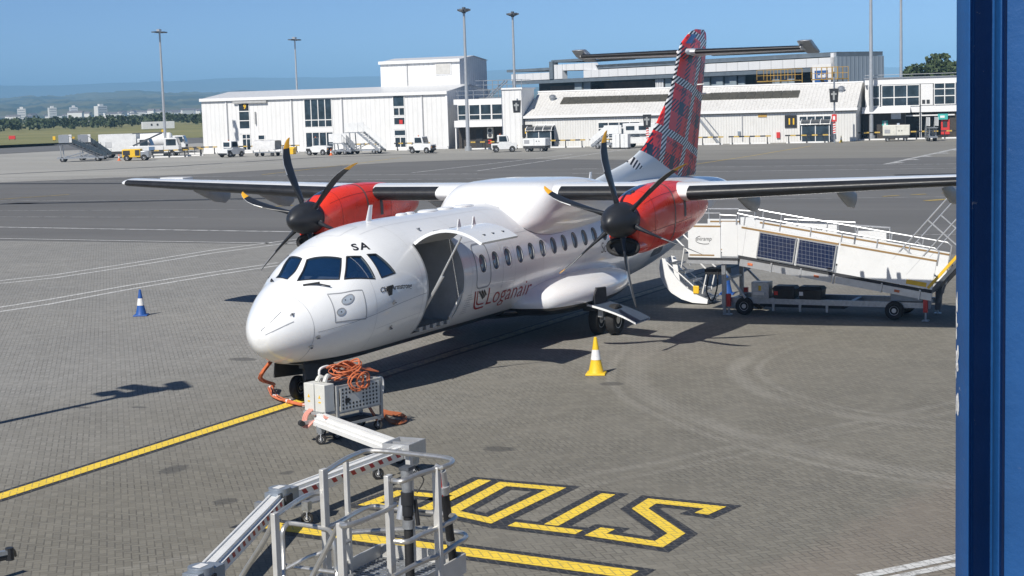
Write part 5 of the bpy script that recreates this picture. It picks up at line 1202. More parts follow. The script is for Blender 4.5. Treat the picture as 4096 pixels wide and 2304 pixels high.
def air_stairs(p, rz, L, H, lab, rails=gse_white, wd=1.5, step_m=galv):
    t = thing('boarding_stairs', lab, 'boarding stairs', (p.x, p.y, 0), rz, 'mobile boarding stairs')
    b = MB(galv); b.box(-L/2-.3, L/2, -wd/2, wd/2, .38, .55); b.bar((-L/2+.2, -wd/2+.1, .5), (-L/2+.1, -wd/2+.1, H), .1, .1); b.bar((-L/2+.2, wd/2-.1, .5), (-L/2+.1, wd/2-.1, H), .1, .1)
    b.bar((-L/2+.2, -wd/2+.1, .5), (0, -wd/2+.1, H*.5), .08, .08); b.bar((-L/2+.2, wd/2-.1, .5), (0, wd/2-.1, H*.5), .08, .08); b.build('chassis', t, smooth=0)
    b = MB(step_m); n = int(H/.2); x0, x1 = L/2, -L/2+1.2
    for i in range(n): x = x0+(x1-x0)*(i+.5)/n; z = .25+(H-.25)*(i+1)/n; b.box(x-.14, x+.14, -wd/2+.08, wd/2-.08, z-.05, z)
    for s_ in (-1, 1): b.bar((x0, s_*(wd/2-.05), .3), (x1, s_*(wd/2-.05), H), .06, .25)
    b.box(-L/2-.5, x1, -wd/2, wd/2, H-.08, H); b.build('stair_flight', t, smooth=0)
    b = MB(rails)
    for s_ in (-1, 1):
        y = s_*wd/2; b.prism([(x0, y, .45), (x1, y, H+.15), (x1, y, H+.65 if rails is glassy else H+.95), (x0, y, .95 if rails is glassy else 1.2)], (0, s_*.03, 0)) if s_ > 0 else b.bar((x0, y, 1.2), (x1, y, H+.95), .05, .05)
        for k in range(5): x = x0+(x1-x0)*k/4; z = .3+(H-.3)*k/4; b.bar((x, y, z), (x, y, z+.95), .05, .05)
    split_build(b, 'handrail', t, smooth=0)
    for s_ in (-1, 1):
        b = MB(gse_white if s_ > 0 or rails is not glassy else galv); b.box(-L/2-.5+(.5 if rails is glassy else 0), x1, s_*wd/2-.03, s_*wd/2+.03, H+.15, H+1.1); b.build('platform_guard', t, smooth=0)
    wheels4(t, (-L/2+.3, L/2-.8), wd/2-.1, .3, .2); return t
glassy = M('smoked_side_panel', (.05, .07, .09), .25, var=.3)
# left group on the grass side
A_L = radians(-62)
air_stairs(G(210, 406), A_L, 5.2, 2.1, 'boarding stairs at the left end of the parked trucks, nearest the grass', glassy, 1.5, dark_steel); air_stairs(G(240, 402), A_L, 3.6, 2.0, 'boarding stairs between the leftmost stairs and the white box truck', glassy, 1.5, dark_steel)
def box_truck(p, rz, lab, L=6.0, tank=False, cabz=2.3):
    t = thing('service_truck', lab, 'truck', (p.x, p.y, 0), rz, 'white apron service trucks')
    b = MB(dark_steel); b.box(-L/2, L/2+.2, -.5, .5, .5, .8); b.build('chassis', t)
    b = MB(gse_white); prof_body(b, [(L/2-1.4, .7), (L/2+.3, .7), (L/2+.28, 1.4), (L/2-.05, cabz), (L/2-1.4, cabz)], 2.1); b.build('cab', t, bevel=.06)
    b = MB(glazing); b.prism([(L/2+.27, -.9, 1.45), (L/2+.27, .9, 1.45), (L/2-.02, .9, cabz-.1), (L/2-.02, -.9, cabz-.1)], (.03, 0, 0))
    for s_ in (-1, 1): b.box(L/2-1.1, L/2-.1, s_*1.06-.02, s_*1.06+.02, 1.4, cabz-.15)
    b.build('window', t, smooth=0)
    for s_ in (-1, 1): b = MB(dark_steel); b.box(L/2-.05, L/2+.1, s_*1.2-.08, s_*1.2+.08, 1.5, 1.85); b.bar((L/2, s_*1.05, 1.7), (L/2, s_*1.2, 1.7), .04, .04); b.build('mirror', t, smooth=0)
    b = MB(dark); b.box(L/2+.29, L/2+.32, -.7, .7, .8, 1.1); b.box(-L/2+.3, L/2-1.6, -1.16, -1.10, .45, .75); b.build('grille', t, smooth=0)
    b = MB(gse_white)
    if tank: b.rev((-L/2, 0, 1.75), (1, 0, 0), [(0, .3), (.05, .85), (.3, 1.0), (L-1.9, 1.0), (L-1.7, .85), (L-1.65, .3)], 20)
    else: b.box(-L/2, L/2-1.5, -1.15, 1.15, .8, 2.95); b.use(seam); b.box(-L/2-.02, -L/2, -1.0, -.02, .95, 2.8); b.box(-L/2-.02, -L/2, .02, 1.0, .95, 2.8); b.use(M('vent_grey', (.55, .56, .57))); b.box(-L/2-.03, -L/2-.02, -.9, -.3, 1.2, 1.9); b.box(-L/2+.8, -L/2+1.6, -1.18, -1.15, 1.3, 2.0)
    b.build('tank' if tank else 'body', t, bevel=.03); wheels4(t, (-L/2+1.1, L/2-.5), .95, .42, .3); return t
box_truck(G(318, 396), A_L+radians(-2), 'white box bodied service truck between stairs and flatbed lorry', 6.2)
box_truck(G(405, 385), A_L, 'white tanker truck behind the light mast foot', 6.5, True)
p = G(392, 396); t = thing('flatbed_truck', 'white flatbed lorry with crew cab behind the yellow tug', 'truck', (p.x, p.y, 0), A_L); b = MB(gse_white); b.box(-3.0, 1.2, -1.05, 1.05, .75, 1.45); prof_body(b, [(1.2, .6), (3.1, .6), (3.05, 1.4), (2.75, 2.35), (1.25, 2.35)], 2.0); b.build('body', t, bevel=.05)
b = MB(glazing); b.prism([(3.04, -.85, 1.5), (3.04, .85, 1.5), (2.78, .85, 2.25), (2.78, -.85, 2.25)], (.03, 0, 0))
for s_ in (-1, 1): b.box(1.5, 2.7, s_*1.01-.02, s_*1.01+.02, 1.45, 2.2)
b.build('window', t, smooth=0); b = MB(M('notice_blue', (.12, .2, .32))); b.box(-.6, .1, -1.08, -1.05, .9, 1.35); b.build('door_notice', t, smooth=0); b = MB(dark_steel); b.box(-3, 3, -.9, .9, .45, .75); b.bar((-2.6, -.6, 1.5), (1.0, -.6, 3.0), .15, .2); b.bar((-2.6, -.6, 3.0), (1.2, -.6, 3.05), .1, .1); b.build('chassis', t); wheels4(t, (-1.9, 2.2), .9, .42, .3)
p = G(344, 404); t = thing('yellow_tug', 'low yellow and grey tug in front of the white trucks', 'tug', (p.x, p.y, 0), A_L); b = MB(yellow); b.box(-1.5, .6, -.8, .8, .4, 1.35); b.use(galv).box(.6, 1.6, -.8, .8, .35, 1.1); b.build('body', t, bevel=.06); b = MB(dark); b.box(-1.4, -.6, -.83, -.8, .7, 1.2); b.box(.0, .5, -.83, -.8, .6, 1.25); b.build('grille', t, smooth=0); wheels4(t, (-1, 1), .75, .36, .26)
def gpu_unit(p, rz, lab, L=2.6, h=1.0, m_=None):
    t = thing('ground_power_unit', lab, 'power unit', (p.x, p.y, 0), rz, 'white ground power units'); b = MB(m_ or gse_white); b.box(-L/2, L/2, -.75, .75, .62, .62+h); b.build('housing', t, bevel=.06); b = MB(dark); b.box(-L/2+.1, L/2-.1, -.7, .7, .35, .61); b.build('chassis', t); b = MB(seam)
    b.box(-.02, .02, -.77, -.75, .7, .55+h); b.box(-L/2+.2, -L/2+.8, -.77, -.75, .9, 1.3); b.use(dark).box(.25, .35, -.775, -.75, 1.1, 1.2); b.box(.55, .65, -.775, -.75, 1.1, 1.2); b.build('panel_door', t, smooth=0); wheels4(t, (-L/2+.5, L/2-.5), .6, .25, .2); return t
def dolly(px, py, rz, lab):
    p = G(px, py); t = thing('baggage_cart', lab, 'baggage cart', (p.x, p.y, 0), rz, 'covered baggage carts'); b = MB(galv); b.box(-1.5, 1.5, -.75, .75, .42, .52)
    for x in (-1.45, 1.45):
        for y in (-.7, .7): b.bar((x, y, .5), (x, y, 1.75), .06, .06)
    b.bar((1.5, 0, .4), (2.5, 0, .3), .08, .08); b.build('frame', t, smooth=0); b = MB(M('cart_cover', (.66, .66, .66), .6, bump=.6, bs=3))
    R = [[V((x, y, z+.05*sin(x*3+y*4))) for y, z in ((-.78, .75), (-.8, 1.3), (-.72, 1.78), (0, 1.9), (.72, 1.78), (.8, 1.3), (.78, .75))] for x in [-1.5+.3*i for i in range(11)]]
    b.loft(R, False, False, False); b.build('cover', t); wheels4(t, (-1.05, 1.05), .65, .24, .18, dark_steel)
FR = radians(-86)
tractor(583, 395, FR+radians(75), 'white cabbed baggage tractor at left in front of gate 9 doors')
dolly(673, 393, FR, 'covered baggage cart with wrinkled white cover beside gate 9')
tractor(803, 390, FR, 'white open baggage tractor below the large windows', False)
air_stairs(G(866, 389), FR, 2.3, 1.35, 'short access steps beside the large ground floor windows', galv, 1.1)
air_stairs(G(925, 387), FR, 4.0, 2.55, 'tall boarding stairs against the white gate 9 building', gse_white, 1.6)
tractor(1062, 385, FR, 'white cabbed baggage tractor by the right end of the gate 9 building')
tractor(1268, 382.5, FR+radians(25), 'white cabbed tractor in front of the glazed link and narrow tower')
gpu_unit(G(1350, 381), FR, 'white ground power unit in front of gate 10', 2.7, .85)
gpu_unit(G(2255, 355), TM.rotation_euler.z, 'large cream generator in front of the dark brick terminal wall', 2.9, 1.15, M('cream_paint', (.66, .65, .58), .45))
p = G(1520, 374); air_stairs(p, FR+radians(180), 2.8, 1.5, 'white framed steps in front of the shed windows beside the propeller', gse_white, 1.1)
p = G(1592, 372); t = thing('catering_truck', 'white high lift catering truck with raised body behind the tartan tail', 'truck', (p.x+1, p.y, 0), FR); b = MB(gse_white); b.box(-1.2, 2.6, -1.1, 1.1, 1.55, 2.75); b.build('raised_body', t, bevel=.05); b = MB(glazing); b.box(-.8, .2, -1.13, -1.1, 2.0, 2.45); b.box(.7, 1.7, -1.13, -1.1, 2.0, 2.45); b.build('window', t, smooth=0); b = MB(gse_white); b.box(-1.4, 2.5, -1.0, 1.0, .5, 1.2); b.use(galv)
for s_ in (-1, 1): b.bar((-1, s_*.8, 1.2), (1.8, s_*.8, 1.6), .1, .1); b.bar((1.8, s_*.8, 1.2), (-1, s_*.8, 1.6), .1, .1)
b.build('chassis', t, smooth=0); wheels4(t, (-.7, 1.8), .9, .4, .3)
for i, x in enumerate((1553, 1574)):
    p = G(x, 374.5); t = thing('galley_container', 'white galley container standing by the catering truck, '+('farther from' if i == 0 else 'next to')+' its wheels', 'container', (p.x, p.y, 0), FR, 'galley containers'); b = MB(gse_white); b.box(-.42, .42, -.5, .5, .15, 1.65); b.build('body', t, bevel=.03); b = MB(dark); b.box(-.4, .4, -.45, .45, 0, .15); b.build('base', t); b = MB(seam); b.box(-.01, .01, -.52, -.5, .2, 1.6); b.build('door_gap', t, smooth=0)
for px, py, lab in ((731, 388, 'yellow grit bin beside the ribbed gate 9 wall'), (1831, 360, 'yellow grit bin at the foot of the long shed wall')):
    p = G(px, py); t = thing('grit_bin', lab, 'bin', (p.x, p.y, 0), FR, 'yellow grit bins'); b = MB(yellow); b.hexa([(-.55, -.35, 0), (.55, -.35, 0), (.55, .35, 0), (-.55, .35, 0)], [(-.62, -.4, .62), (.62, -.4, .62), (.62, .4, .62), (-.62, .4, .62)]); b.build('tub', t, bevel=.03); b = MB(yellow); b.prism([(-.66, -.44, .64), (-.66, .44, .64), (-.66, .36, .88), (-.66, -.2, .82)], (1.32, 0, 0)); b.build('lid', t, bevel=.03)
p = G(2342, 355); air_stairs(p, FR+radians(110), 1.9, 1.5, 'narrow grey wheeled steps by the red terminal door', galv, .9)
p = G(1762, 364); t = thing('fire_stair', 'steep outside stair rising behind the red tail fin', 'stair', (p.x+2, p.y, 0), FR+pi); b = MB(galv)
for y in (-.4, .4): b.bar((-1.6, y, .1), (1.2, y, 3.6), .06, .25); b.bar((-1.6, y, 1.1), (1.2, y, 4.5), .05, .05)
for i in range(14): b.box(-1.6+.2*i-.12, -1.6+.2*i+.12, -.4, .4, .25*i+.08, .25*i+.12)
b.build('flight', t, smooth=0)
# barrier rails along the foot of both buildings
barrier_y = M('barrier_yellow', (.50, .34, .07), .6, var=.25, vs=3)
def barrier():
    t = thing('barrier_rail', 'low black and yellow barrier rail along the foot of the gate 9 building', 'barrier', (0, 0, 0), 0, 'barrier rails of gate 9'); b = MB(black)
    for i in range(8): b.use(barrier_y if i % 2 else black).box(-2.4+.6*i, -1.8+.6*i, -.05, .05, .80, .95)
    b.build('rail', t, smooth=0)
    for x in (-2.0, 0, 2.0): b = MB(black); b.box(x-.05, x+.05, -.04, .04, 0, .78); b.build('post', t, smooth=0)
    b = MB(white); b.box(-2.3, 2.3, .12, .32, 0, .16); b.build('kerb_block', t, smooth=0); return t
b0 = barrier()
def loc_on(B, u, y): m_ = Matrix.Translation(B.location) @ Matrix.Rotation(B.rotation_euler.z, 4, 'Z'); return m_ @ V((u, y, 0))
b0.location = loc_on(B9, 1.5, -3); b0.rotation_euler = (0, 0, B9.rotation_euler.z)
for u in (-6, 7.2, 13.5, 24.5, 31.5): dup(b0, loc_on(B9, u, -3), B9.rotation_euler.z)
for u in (-7.5, 2.5, 7.8, 18.8, 24.2, 30.6):
    d = dup(b0, loc_on(B10, u, -3.2), B10.rotation_euler.z, 'low black and yellow barrier rail along the foot of the long shed'); d['group'] = 'barrier rails of the long shed'
for u in (1.2, 6.4, 11.5):
    d = dup(b0, loc_on(TM, u, -3.0), TM.rotation_euler.z, 'low black and yellow barrier rail in front of the terminal wing'); d['group'] = 'barrier rails of the terminal wing'
for x, y in ((425, 396), (465, 393)):
    p = G(x, y); d = dup(b0, (p.x, p.y, 0), radians(-70), 'low black and yellow barrier rail beside the foot of the left light mast'); d['group'] = 'barrier rails at the left mast'
for i, x in enumerate((453, 471, 488)):
    p = G(x, 392-i*.8); t = thing('hoop_rail', 'black hoop rail between the left mast and the gate 9 building', 'rail', (p.x, p.y, 0), radians(-72), 'black hoop rails'); b = MB(black); b.tube([(-1, 0, 0), (-1, 0, 1.0), (1, 0, 1.0), (1, 0, 0)], .04, 6); b.tube([(-1, 0, .5), (1, 0, .5)], .03, 6); b.build('hoop', t)
# ------------------------------------------------------------------ cones
cone_y = M('cone_yellow', (.80, .52, .02), .5, var=.1, vs=8); cone_b = M('cone_blue', (.02, .09, .33), .5, var=.1); cone_w = M('cone_white', (.75, .75, .74), .5, var=.1, vs=9, dirt=((.3, .3, .3), 8, .5)); cone_r = M('cone_orange', (.75, .16, .03), .5)
def cone(p, h, lab, body, band, rz=0):
    t = thing('traffic_cone', lab, 'cone', (p[0], p[1], 0), rz); k = h/.75; b = MB(body)
    b.hexa([(-.2*k, -.2*k, 0), (.2*k, -.2*k, 0), (.2*k, .2*k, 0), (-.2*k, .2*k, 0)], [(-.19*k, -.19*k, .045*k), (.19*k, -.19*k, .045*k), (.19*k, .19*k, .045*k), (-.19*k, .19*k, .045*k)]); b.build('base', t, bevel=.012)
    b = MB(body); r = lambda z: .145-.115*z/.75
    b.rev((0, 0, 0), (0, 0, 1), [(.04*k, .16*k), (.06*k, .15*k), (.28*k, r(.28)*k), (.52*k, r(.52)*k), (.74*k, r(.74)*k), (.75*k, .02*k)], 20); c_ = b.build('body', t)
    b = MB(band); b.loft([b.ring((0, 0, z*k), (0, 0, 1), (r(z)+.004)*k, 20) for z in (.30, .50)], False, False); b.build('reflective_band', c_)
cone((6.05, -4.32), .78, 'yellow traffic cone with white band on the paving right of the propeller', cone_y, cone_w, .3)
cone((11.4, 11.8), .74, 'dark blue traffic cone with white band left of the nose', cone_b, cone_w, .5)
cone((19.6, -2.6), .78, 'dark blue traffic cone standing behind the ramp legs', cone_b, cone_b, .2)
for x, y, m_, lab in ((300, 404, cone_r, 'orange and white cone by the yellow tug'), (1339*0+2116, 358, cone_y, 'small yellow cone beside the brick terminal wall'), (833, 391, cone_r, 'orange cone between short steps and open tractor')):
    p = G(x, y); cone((p.x, p.y), .75, lab, m_, cone_w)
# ------------------------------------------------------------------ passenger ramp trailer
ramp_w = M('ramp_panel', (.76, .77, .77), .3, var=.03, vs=1.5, coat=.3, dirt=((.45, .44, .42), 2, .25)); bronze = M('bronze_stripe', (.30, .19, .08), .4); 
def solar_mat():
    m, nt, p = new_mat('solar_cells'); co_ = objco(nt); sx = N(nt, 'ShaderNodeSeparateXYZ'); nt.links.new(co_, sx.inputs[0])
    u = math_node(nt, 'MULTIPLY', sx.outputs[1], 1/.099); v = math_node(nt, 'MULTIPLY', math_node(nt, 'ADD', sx.outputs[2], math_node(nt, 'MULTIPLY', sx.outputs[1], -.158)), 1/.103)
    du = math_node(nt, 'ABSOLUTE', math_node(nt, 'SUBTRACT', math_node(nt, 'FRACT', u), .5)); dv = math_node(nt, 'ABSOLUTE', math_node(nt, 'SUBTRACT', math_node(nt, 'FRACT', v), .5))
    g = math_node(nt, 'GREATER_THAN', math_node(nt, 'MAXIMUM', du, dv), .474); nt.links.new(mixc(nt, g, (.008, .018, .06), (.22, .25, .31)), p.inputs['Base Color']); p.inputs['Roughness'].default_value = .12; p.inputs['Coat Weight'].default_value = .4; return m
solar = solar_mat()
RP = thing('boarding_ramp', 'long white wheeled boarding ramp with two solar panels on its side', 'boarding ramp')
XN, XF = 15.40, 16.95; ex = V((0, -.9877, -.1564)); nx = V((0, -.1564, .9877)); O_ = V((0, -4.33, 1.57))
def rs(s_, t_, x): q = O_+ex*s_+nx*t_; return V((x, q.y, q.z))
def slab(b, s0, s1, t0, t1, x0, x1): b.hexa([rs(s0, t0, x0), rs(s1, t0, x0), rs(s1, t0, x1), rs(s0, t0, x1)], [rs(s0, t1, x0), rs(s1, t1, x0), rs(s1, t1, x1), rs(s0, t1, x1)])
for x in (XN, XF):
    d = -1 if x == XN else 1
    b = MB(ramp_w); slab(b, .13, 2.55, 0, .78, x-.02, x+.02); b.prism([(x-.02, -4.33, 1.57), (x-.02, -4.33, 2.36), rs(.125, .78, x-.02), rs(.125, 0, x-.02)], (.04, 0, 0)); b.build('side_panel', RP, smooth=0)
    b = MB(ramp_w); slab(b, 2.60, 5.0, 0, .78, x-.02, x+.02); b.build('side_panel', RP, smooth=0)
    b = MB(bronze); slab(b, 0.0, 2.55, .70, .745, x-.026, x+.026); slab(b, 2.6, 5.0, .70, .745, x-.026, x+.026)
    b.box(x-.026, x+.026, -3.87, -3.06, 2.28, 2.325); b.box(x-.026, x+.026, -3.70, -3.02, 1.53, 1.57); b.build('trim_stripe', RP, smooth=0)
    b = MB(ramp_w); b.box(x-.025, x+.025, -3.87, -2.99, 1.49, 2.37); b.box(x+.0, x+.05, -4.32, -3.9, 1.53, 2.42); b.build('landing_panel', RP, smooth=0)
    b = MB(alu)
    for s0, s1 in ((.08, .9), (.95, 2.5), (2.6, 3.75), (3.8, 4.7), (4.75, 5.02)): slab(b, s0, s1, -.27, -.09, x-.03, x+.03)
    for s0 in (.92, 1.7, 2.55, 3.77, 4.72): slab(b, s0-.02, s0+.02, -.29, -.05, x-.045, x+.045)
    b.box(x-.04, x+.04, -4.33, -2.95, 1.33, 1.42); b.use(dark); slab(b, .02, 5.0, -.085, -.01, x-.012, x+.012); b.box(x-.02, x+.02, -4.33, -2.97, 1.43, 1.485); b.build('side_beam', RP, smooth=0)
    b = MB(alu); r_ = .021
    b.tube([V((x, -3.02, 2.37)), V((x, -3.02, 2.64)), V((x, -3.86, 2.64)), V((x, -3.86, 2.37))], r_, 7); b.tube([V((x, -3.86, 2.60)), V((x, -4.30, 2.58)), V((x, -4.30, 2.36))], r_, 7)
    b.tube([V((x, -4.33, 2.64)), rs(.2, 1.04, x), rs(4.9, 1.02, x), rs(5.02, .95, x), rs(5.02, .6, x)], r_, 8)
    for s0 in (.05, .55, 1.0, 1.8, 2.6, 3.5, 4.3): b.tube([rs(s0, .75, x), rs(s0, 1.03, x)], .018, 6)
    b.build('handrail', RP)
b = MB(galv); slab(b, 0, 5.0, -.1, -.05, XN+.03, XF-.03); b.box(XN+.03, XF-.03, -4.33, -2.95, 1.40, 1.46); b.build('deck', RP, smooth=0)
for s0, s1 in ((.50, 1.49), (1.54, 2.53)):
    b = MB(alu); slab(b, s0, s1, .03, .70, XN-.075, XN-.045); sp = b.build('solar_panel', RP, smooth=0); b = MB(solar); slab(b, s0+.03, s1-.03, .06, .67, XN-.079, XN-.0755); b.build('cells', sp, smooth=0)
b = MB(orange)
for s0 in (.30, 2.05, 4.1): slab(b, s0, s0+.13, -.21, -.15, XN-.045, XN-.03)
b.build('side_marker', RP, smooth=0)
b = MB(yellow); slab(b, 4.35, 4.85, .04, .15, XN-.025, XN-.02); b.build('number_plate', RP, smooth=0)
text_on('maker_lettering', 'aviramp', .155, lambda u, v: V((XN-.028, -3.20-u*.88, 1.93+v)), logoblk, RP, spacing=1.0, shear=.15)
b = MB(logoblk)
b.loft([[V((XN-.028, -3.45+.26*cos(a)*1.0, 1.95+.11*sin(a)+s_)) for a in [radians(60-11*i) for i in range(17)]] for s_ in (-.008, .008)], False, False, False); b.build('maker_swoosh', RP, smooth=0)
for x in (XN+.05, XF-.05):
    b = MB(galv); b.box(x-.05, x+.05, -3.98, -3.88, .22, 1.42); b.box(x-.035, x+.035, -3.965, -3.895, .0, .25); b.build('leg', RP, smooth=0)
b = MB(galv); b.bar((XN+.05, -3.93, .9), (XF-.05, -3.93, .9), .06, .06); b.bar((XN+.05, -3.93, 1.2), (XN+.05, -4.5, .45), .05, .05); b.bar((XF-.05, -3.93, 1.2), (XF-.05, -4.7, .45), .05, .05); b.build('brace', RP, smooth=0)
b = MB(galv)
for x in (15.62, 16.72): b.box(x-.05, x+.05, -9.1, -4.0, .30, .44)
for y in (-4.1, -5.6, -7.2, -9.0): b.box(15.62, 16.72, y-.05, y+.05, .31, .42)
for y in (-5.2, -5.9, -6.6): b.box(15.57, 15.61, y-.03, y+.03, .12, .3)
b.use(dark).box(15.75, 16.6, -7.0, -4.8, .20, .30); b.build('chassis', RP, smooth=0)
for x in (15.52, 16.82):
    for y in (-4.45, -8.32): b = MB(); wheel(b, (x, y, .235), (1, 0, 0), .235, .16, alu, 22, .5); b.build('wheel', RP)
for x in (15.45, 16.9):
    for y in (-4.05, -9.1):
        b = MB(redp); b.box(x-.05, x+.05, y-.05, y+.05, .22, .55); b.use(galv).cyl((x, y, .03), (x, y, .3), .025, n=8); b.box(x-.08, x+.08, y-.08, y+.08, 0, .03); b.build('jack', RP, smooth=0)
b = MB(galv); b.box(15.45, 15.8, -5.12, -4.66, .46, .87); b.use(yellow).box(15.44, 15.45, -4.92, -4.85, .65, .78); b.use(alu).box(15.40, 15.45, -5.02, -4.72, .54, .62); b.build('control_box', RP, bevel=.01)
b = MB(black); b.box(15.6, 16.1, -3.9, -3.35, 1.02, 1.17); b.tube(smooth_path([(15.5, -3.5, 1.05), (15.45, -3.45, .6), (15.45, -3.6, .35), (15.5, -3.72, .7), (15.6, -3.7, 1.1)], 5), .02, 6); b.build('pump_unit', RP)
b = MB(grey_blue); b.box(15.6, 16.7, -9.0, -8.2, .46, .68); b.box(15.5, 15.62, -9.2, -9.05, .3, 1.0); b.build('winch_box', RP, bevel=.01)
# raised end flap
fd = V((0, -.66, .75)); pd = V((0, .75, .66)); H_ = V((0, -9.18, .82))
def fl(f, p, x): q = H_+fd*f+pd*p; return V((x, q.y, q.z))
b = MB(yellow)
for x in (XN, XF): b.hexa([fl(0, -.02, x-.03), fl(2.4, -.02, x-.03), fl(2.4, -.02, x+.03), fl(0, -.02, x+.03)], [fl(0, .05, x-.03), fl(2.4, .05, x-.03), fl(2.4, .05, x+.03), fl(0, .05, x+.03)])
b.use(dark_steel).hexa([fl(0, -.15, XN), fl(2.4, -.15, XN), fl(2.4, -.15, XF), fl(0, -.15, XF)], [fl(0, -.06, XN), fl(2.4, -.06, XN), fl(2.4, -.06, XF), fl(0, -.06, XF)]); b.build('end_flap', RP, smooth=0)
b = MB(alu)
for x in (XN, XF):
    for pp in (.62, 1.12): b.tube([fl(-.1 if pp < 1 else -.05, pp, x), fl(2.2, pp, x)], .022, 7)
    for f in (.35, 1.25, 2.15): b.tube([fl(f, 0, x), fl(f, 1.12, x)], .022, 7)
split_build(b, 'flap_rail', RP); b = MB(dark_steel); b.bar((15.5, -9.4, .45), (15.5, -9.75, 1.4), .04, .04); b.bar((16.2, -9.25, .2), (16.2, -9.3, .9), .14, .14); split_build(b, 'flap_strut', RP, smooth=0)
# second flight on the far side
b = MB(ramp_w); P = [(-4.98, 1.4), (-4.98, 2.16), (-5.05, 2.27), (-5.2, 2.33), (-6.4, 2.25), (-6.4, 1.4)]; b.prism([(17.35, y, z) for y, z in P], (.04, 0, 0)); b.box(17.33, 17.38, -7.7, -6.9, 1.3, 2.05); b.build('far_panel', RP, smooth=0)
b = MB(alu); b.tube([(17.3, -5.0, 2.34), (17.3, -6.9, 2.27), (17.3, -6.9, 1.4)], .025, 6); b.tube([(17.3, -6.45, 1.4), (17.3, -6.45, 2.22), (17.3, -7.8, 2.14), (17.3, -7.8, 1.3)], .03, 6); b.tube([(17.2, -6.6, 1.5), (17.2, -6.6, 1.95), (17.2, -7.1, 1.9), (17.2, -7.1, 1.4)], .025, 6); b.build('far_rail', RP)
text_on('maker_lettering', 'aviramp', .16, lambda u, v: V((17.345, -5.55-u*.88, 2.02+v)), logoblk, RP, shear=.15)
for y0, y1, lab in ((-5.78, -5.2, 'black lidded crate with red label on the ramp chassis beside the steel box'), (-6.48, -5.86, 'black lidded crate with white label on the ramp chassis, farther from steel box')):
    t = thing('storage_crate', lab, 'crate', (15.75, (y0+y1)/2, .44), 0, 'black crates on the ramp chassis'); w2 = (y1-y0)/2; b = MB(black); b.hexa([(-.2, -w2+.03, .0), (.2, -w2+.03, 0), (.2, w2-.03, 0), (-.2, w2-.03, 0)], [(-.23, -w2, .25), (.23, -w2, .25), (.23, w2, .25), (-.23, w2, .25)]); b.build('body', t, bevel=.01); b = MB(black); b.hexa([(-.25, -w2-.02, .25), (.25, -w2-.02, .25), (.25, w2+.02, .25), (-.25, w2+.02, .25)], [(-.2, -w2+.04, .33), (.2, -w2+.04, .33), (.2, w2-.04, .33), (-.2, w2-.04, .33)]); b.build('lid', t, bevel=.008)
    b = MB(redp if y0 > -5.8 else frame_w); yl = w2-.09; b.prism([(-.222, yl-.05, .10), (-.222, yl+.05, .10), (-.232, yl+.05, .2), (-.232, yl-.05, .2)], (-.006, 0, 0)); b.build('label', t, smooth=0)

# ------------------------------------------------------------------ power connection cart under the nose
CT = thing('power_cart', 'grey wheeled power cart with two white boxes and perforated side under the aircraft nose', 'equipment cart', (-.72, -2.54, 0), radians(-15))
cg = M('cart_grey', (.40, .41, .41), .45, .3, var=.12, vs=8); cw = M('box_white', (.62, .62, .58), .45, var=.06, vs=5)
def caster(par, x, y, r=.085, a=.6):
    b = MB(); wheel(b, (x, y, r), (cos(a), sin(a), 0), r, .05, cone_w, 14, .5); c_ = b.build('caster', par); b = MB(alu); b.box(x-.035, x+.035, y-.035, y+.035, r*2, r*2+.05); b.bar((x-.03*cos(a), y-.03*sin(a), r), (x, y, r*2.1), .012, .06); b.build('fork', c_, smooth=0)
for x in (-.47, .47):
    for y in (-.22, .22): caster(CT, x, y)
b = MB(cg)
for x in (-.52, .52):
    for y in (-.26, .26): b.box(x-.025, x+.025, y-.025, y+.025, .2, .93)
for z in (.23, .46, .9):
    for y in (-.26, .26): b.box(-.5, .5, y-.022, y+.022, z-.022, z+.022)
    for x in (-.52, .52): b.box(x-.022, x+.022, -.24, .24, z-.022, z+.022)
b.box(-.85, -.52, -.25, .25, .46, .50); b.use(dark).box(-.5, .5, -.25, .25, .2, .21); b.build('frame', CT, smooth=0)
b = MB(cw); b.box(-.47, .47, -.292, -.284, .47, .88); b.use(black)
for i in range(11):
    for j in range(6):
        if not (1 < i < 6 and 1 < j < 4) or (i == 2 and j == 2): b.rev((-.41+.08*i, -.293, .52+.065*j), (0, -1, 0), [(0, .021), (.0015, .021)], 10)
b.box(-.36, -.26, -.2945, -.292, .60, .69); b.build('perforated_panel', CT, smooth=0)
for y in (-.13, .14):
    b = MB(cw); b.box(-.80, -.57, y-.125, y+.125, .5, .98); bx = b.build('junction_box', CT, bevel=.012); b = MB(yellow); b.prism([(-.802, y-.03, .74), (-.802, y+.03, .74), (-.802, y, .80)], (-.002, 0, 0)); b.box(-.803, -.801, y-.03, y+.03, .66, .685); b.build('hazard_mark', bx, smooth=0)
b = MB(white); b.tube(smooth_path([(-.45, .2, .9), (-.48, .2, 1.15), (-.3, .2, 1.2), (-.2, .2, 1.15)], 4), .022, 7); b.tube(smooth_path([(.53, -.1, .88), (.70, -.1, .88), (.74, -.1, .75), (.70, -.1, .58), (.62, -.1, .55)], 4), .022, 7); b.build('handle', CT)
b = MB(dark_steel); b.box(-.5, .5, -.23, .25, .6, .82); b.build('transformer', CT, smooth=0); b = MB(cw); b.tube(smooth_path([(-.6, -.05, .98), (-.5, -.02, 1.08), (-.35, .02, 1.0)], 4), .04, 7); b.tube(smooth_path([(-.62, .12, .98), (-.55, .12, 1.05), (-.45, .1, 1.0)], 4), .045, 7); b.build('cable_gland', CT)
rnd = random.Random(9)
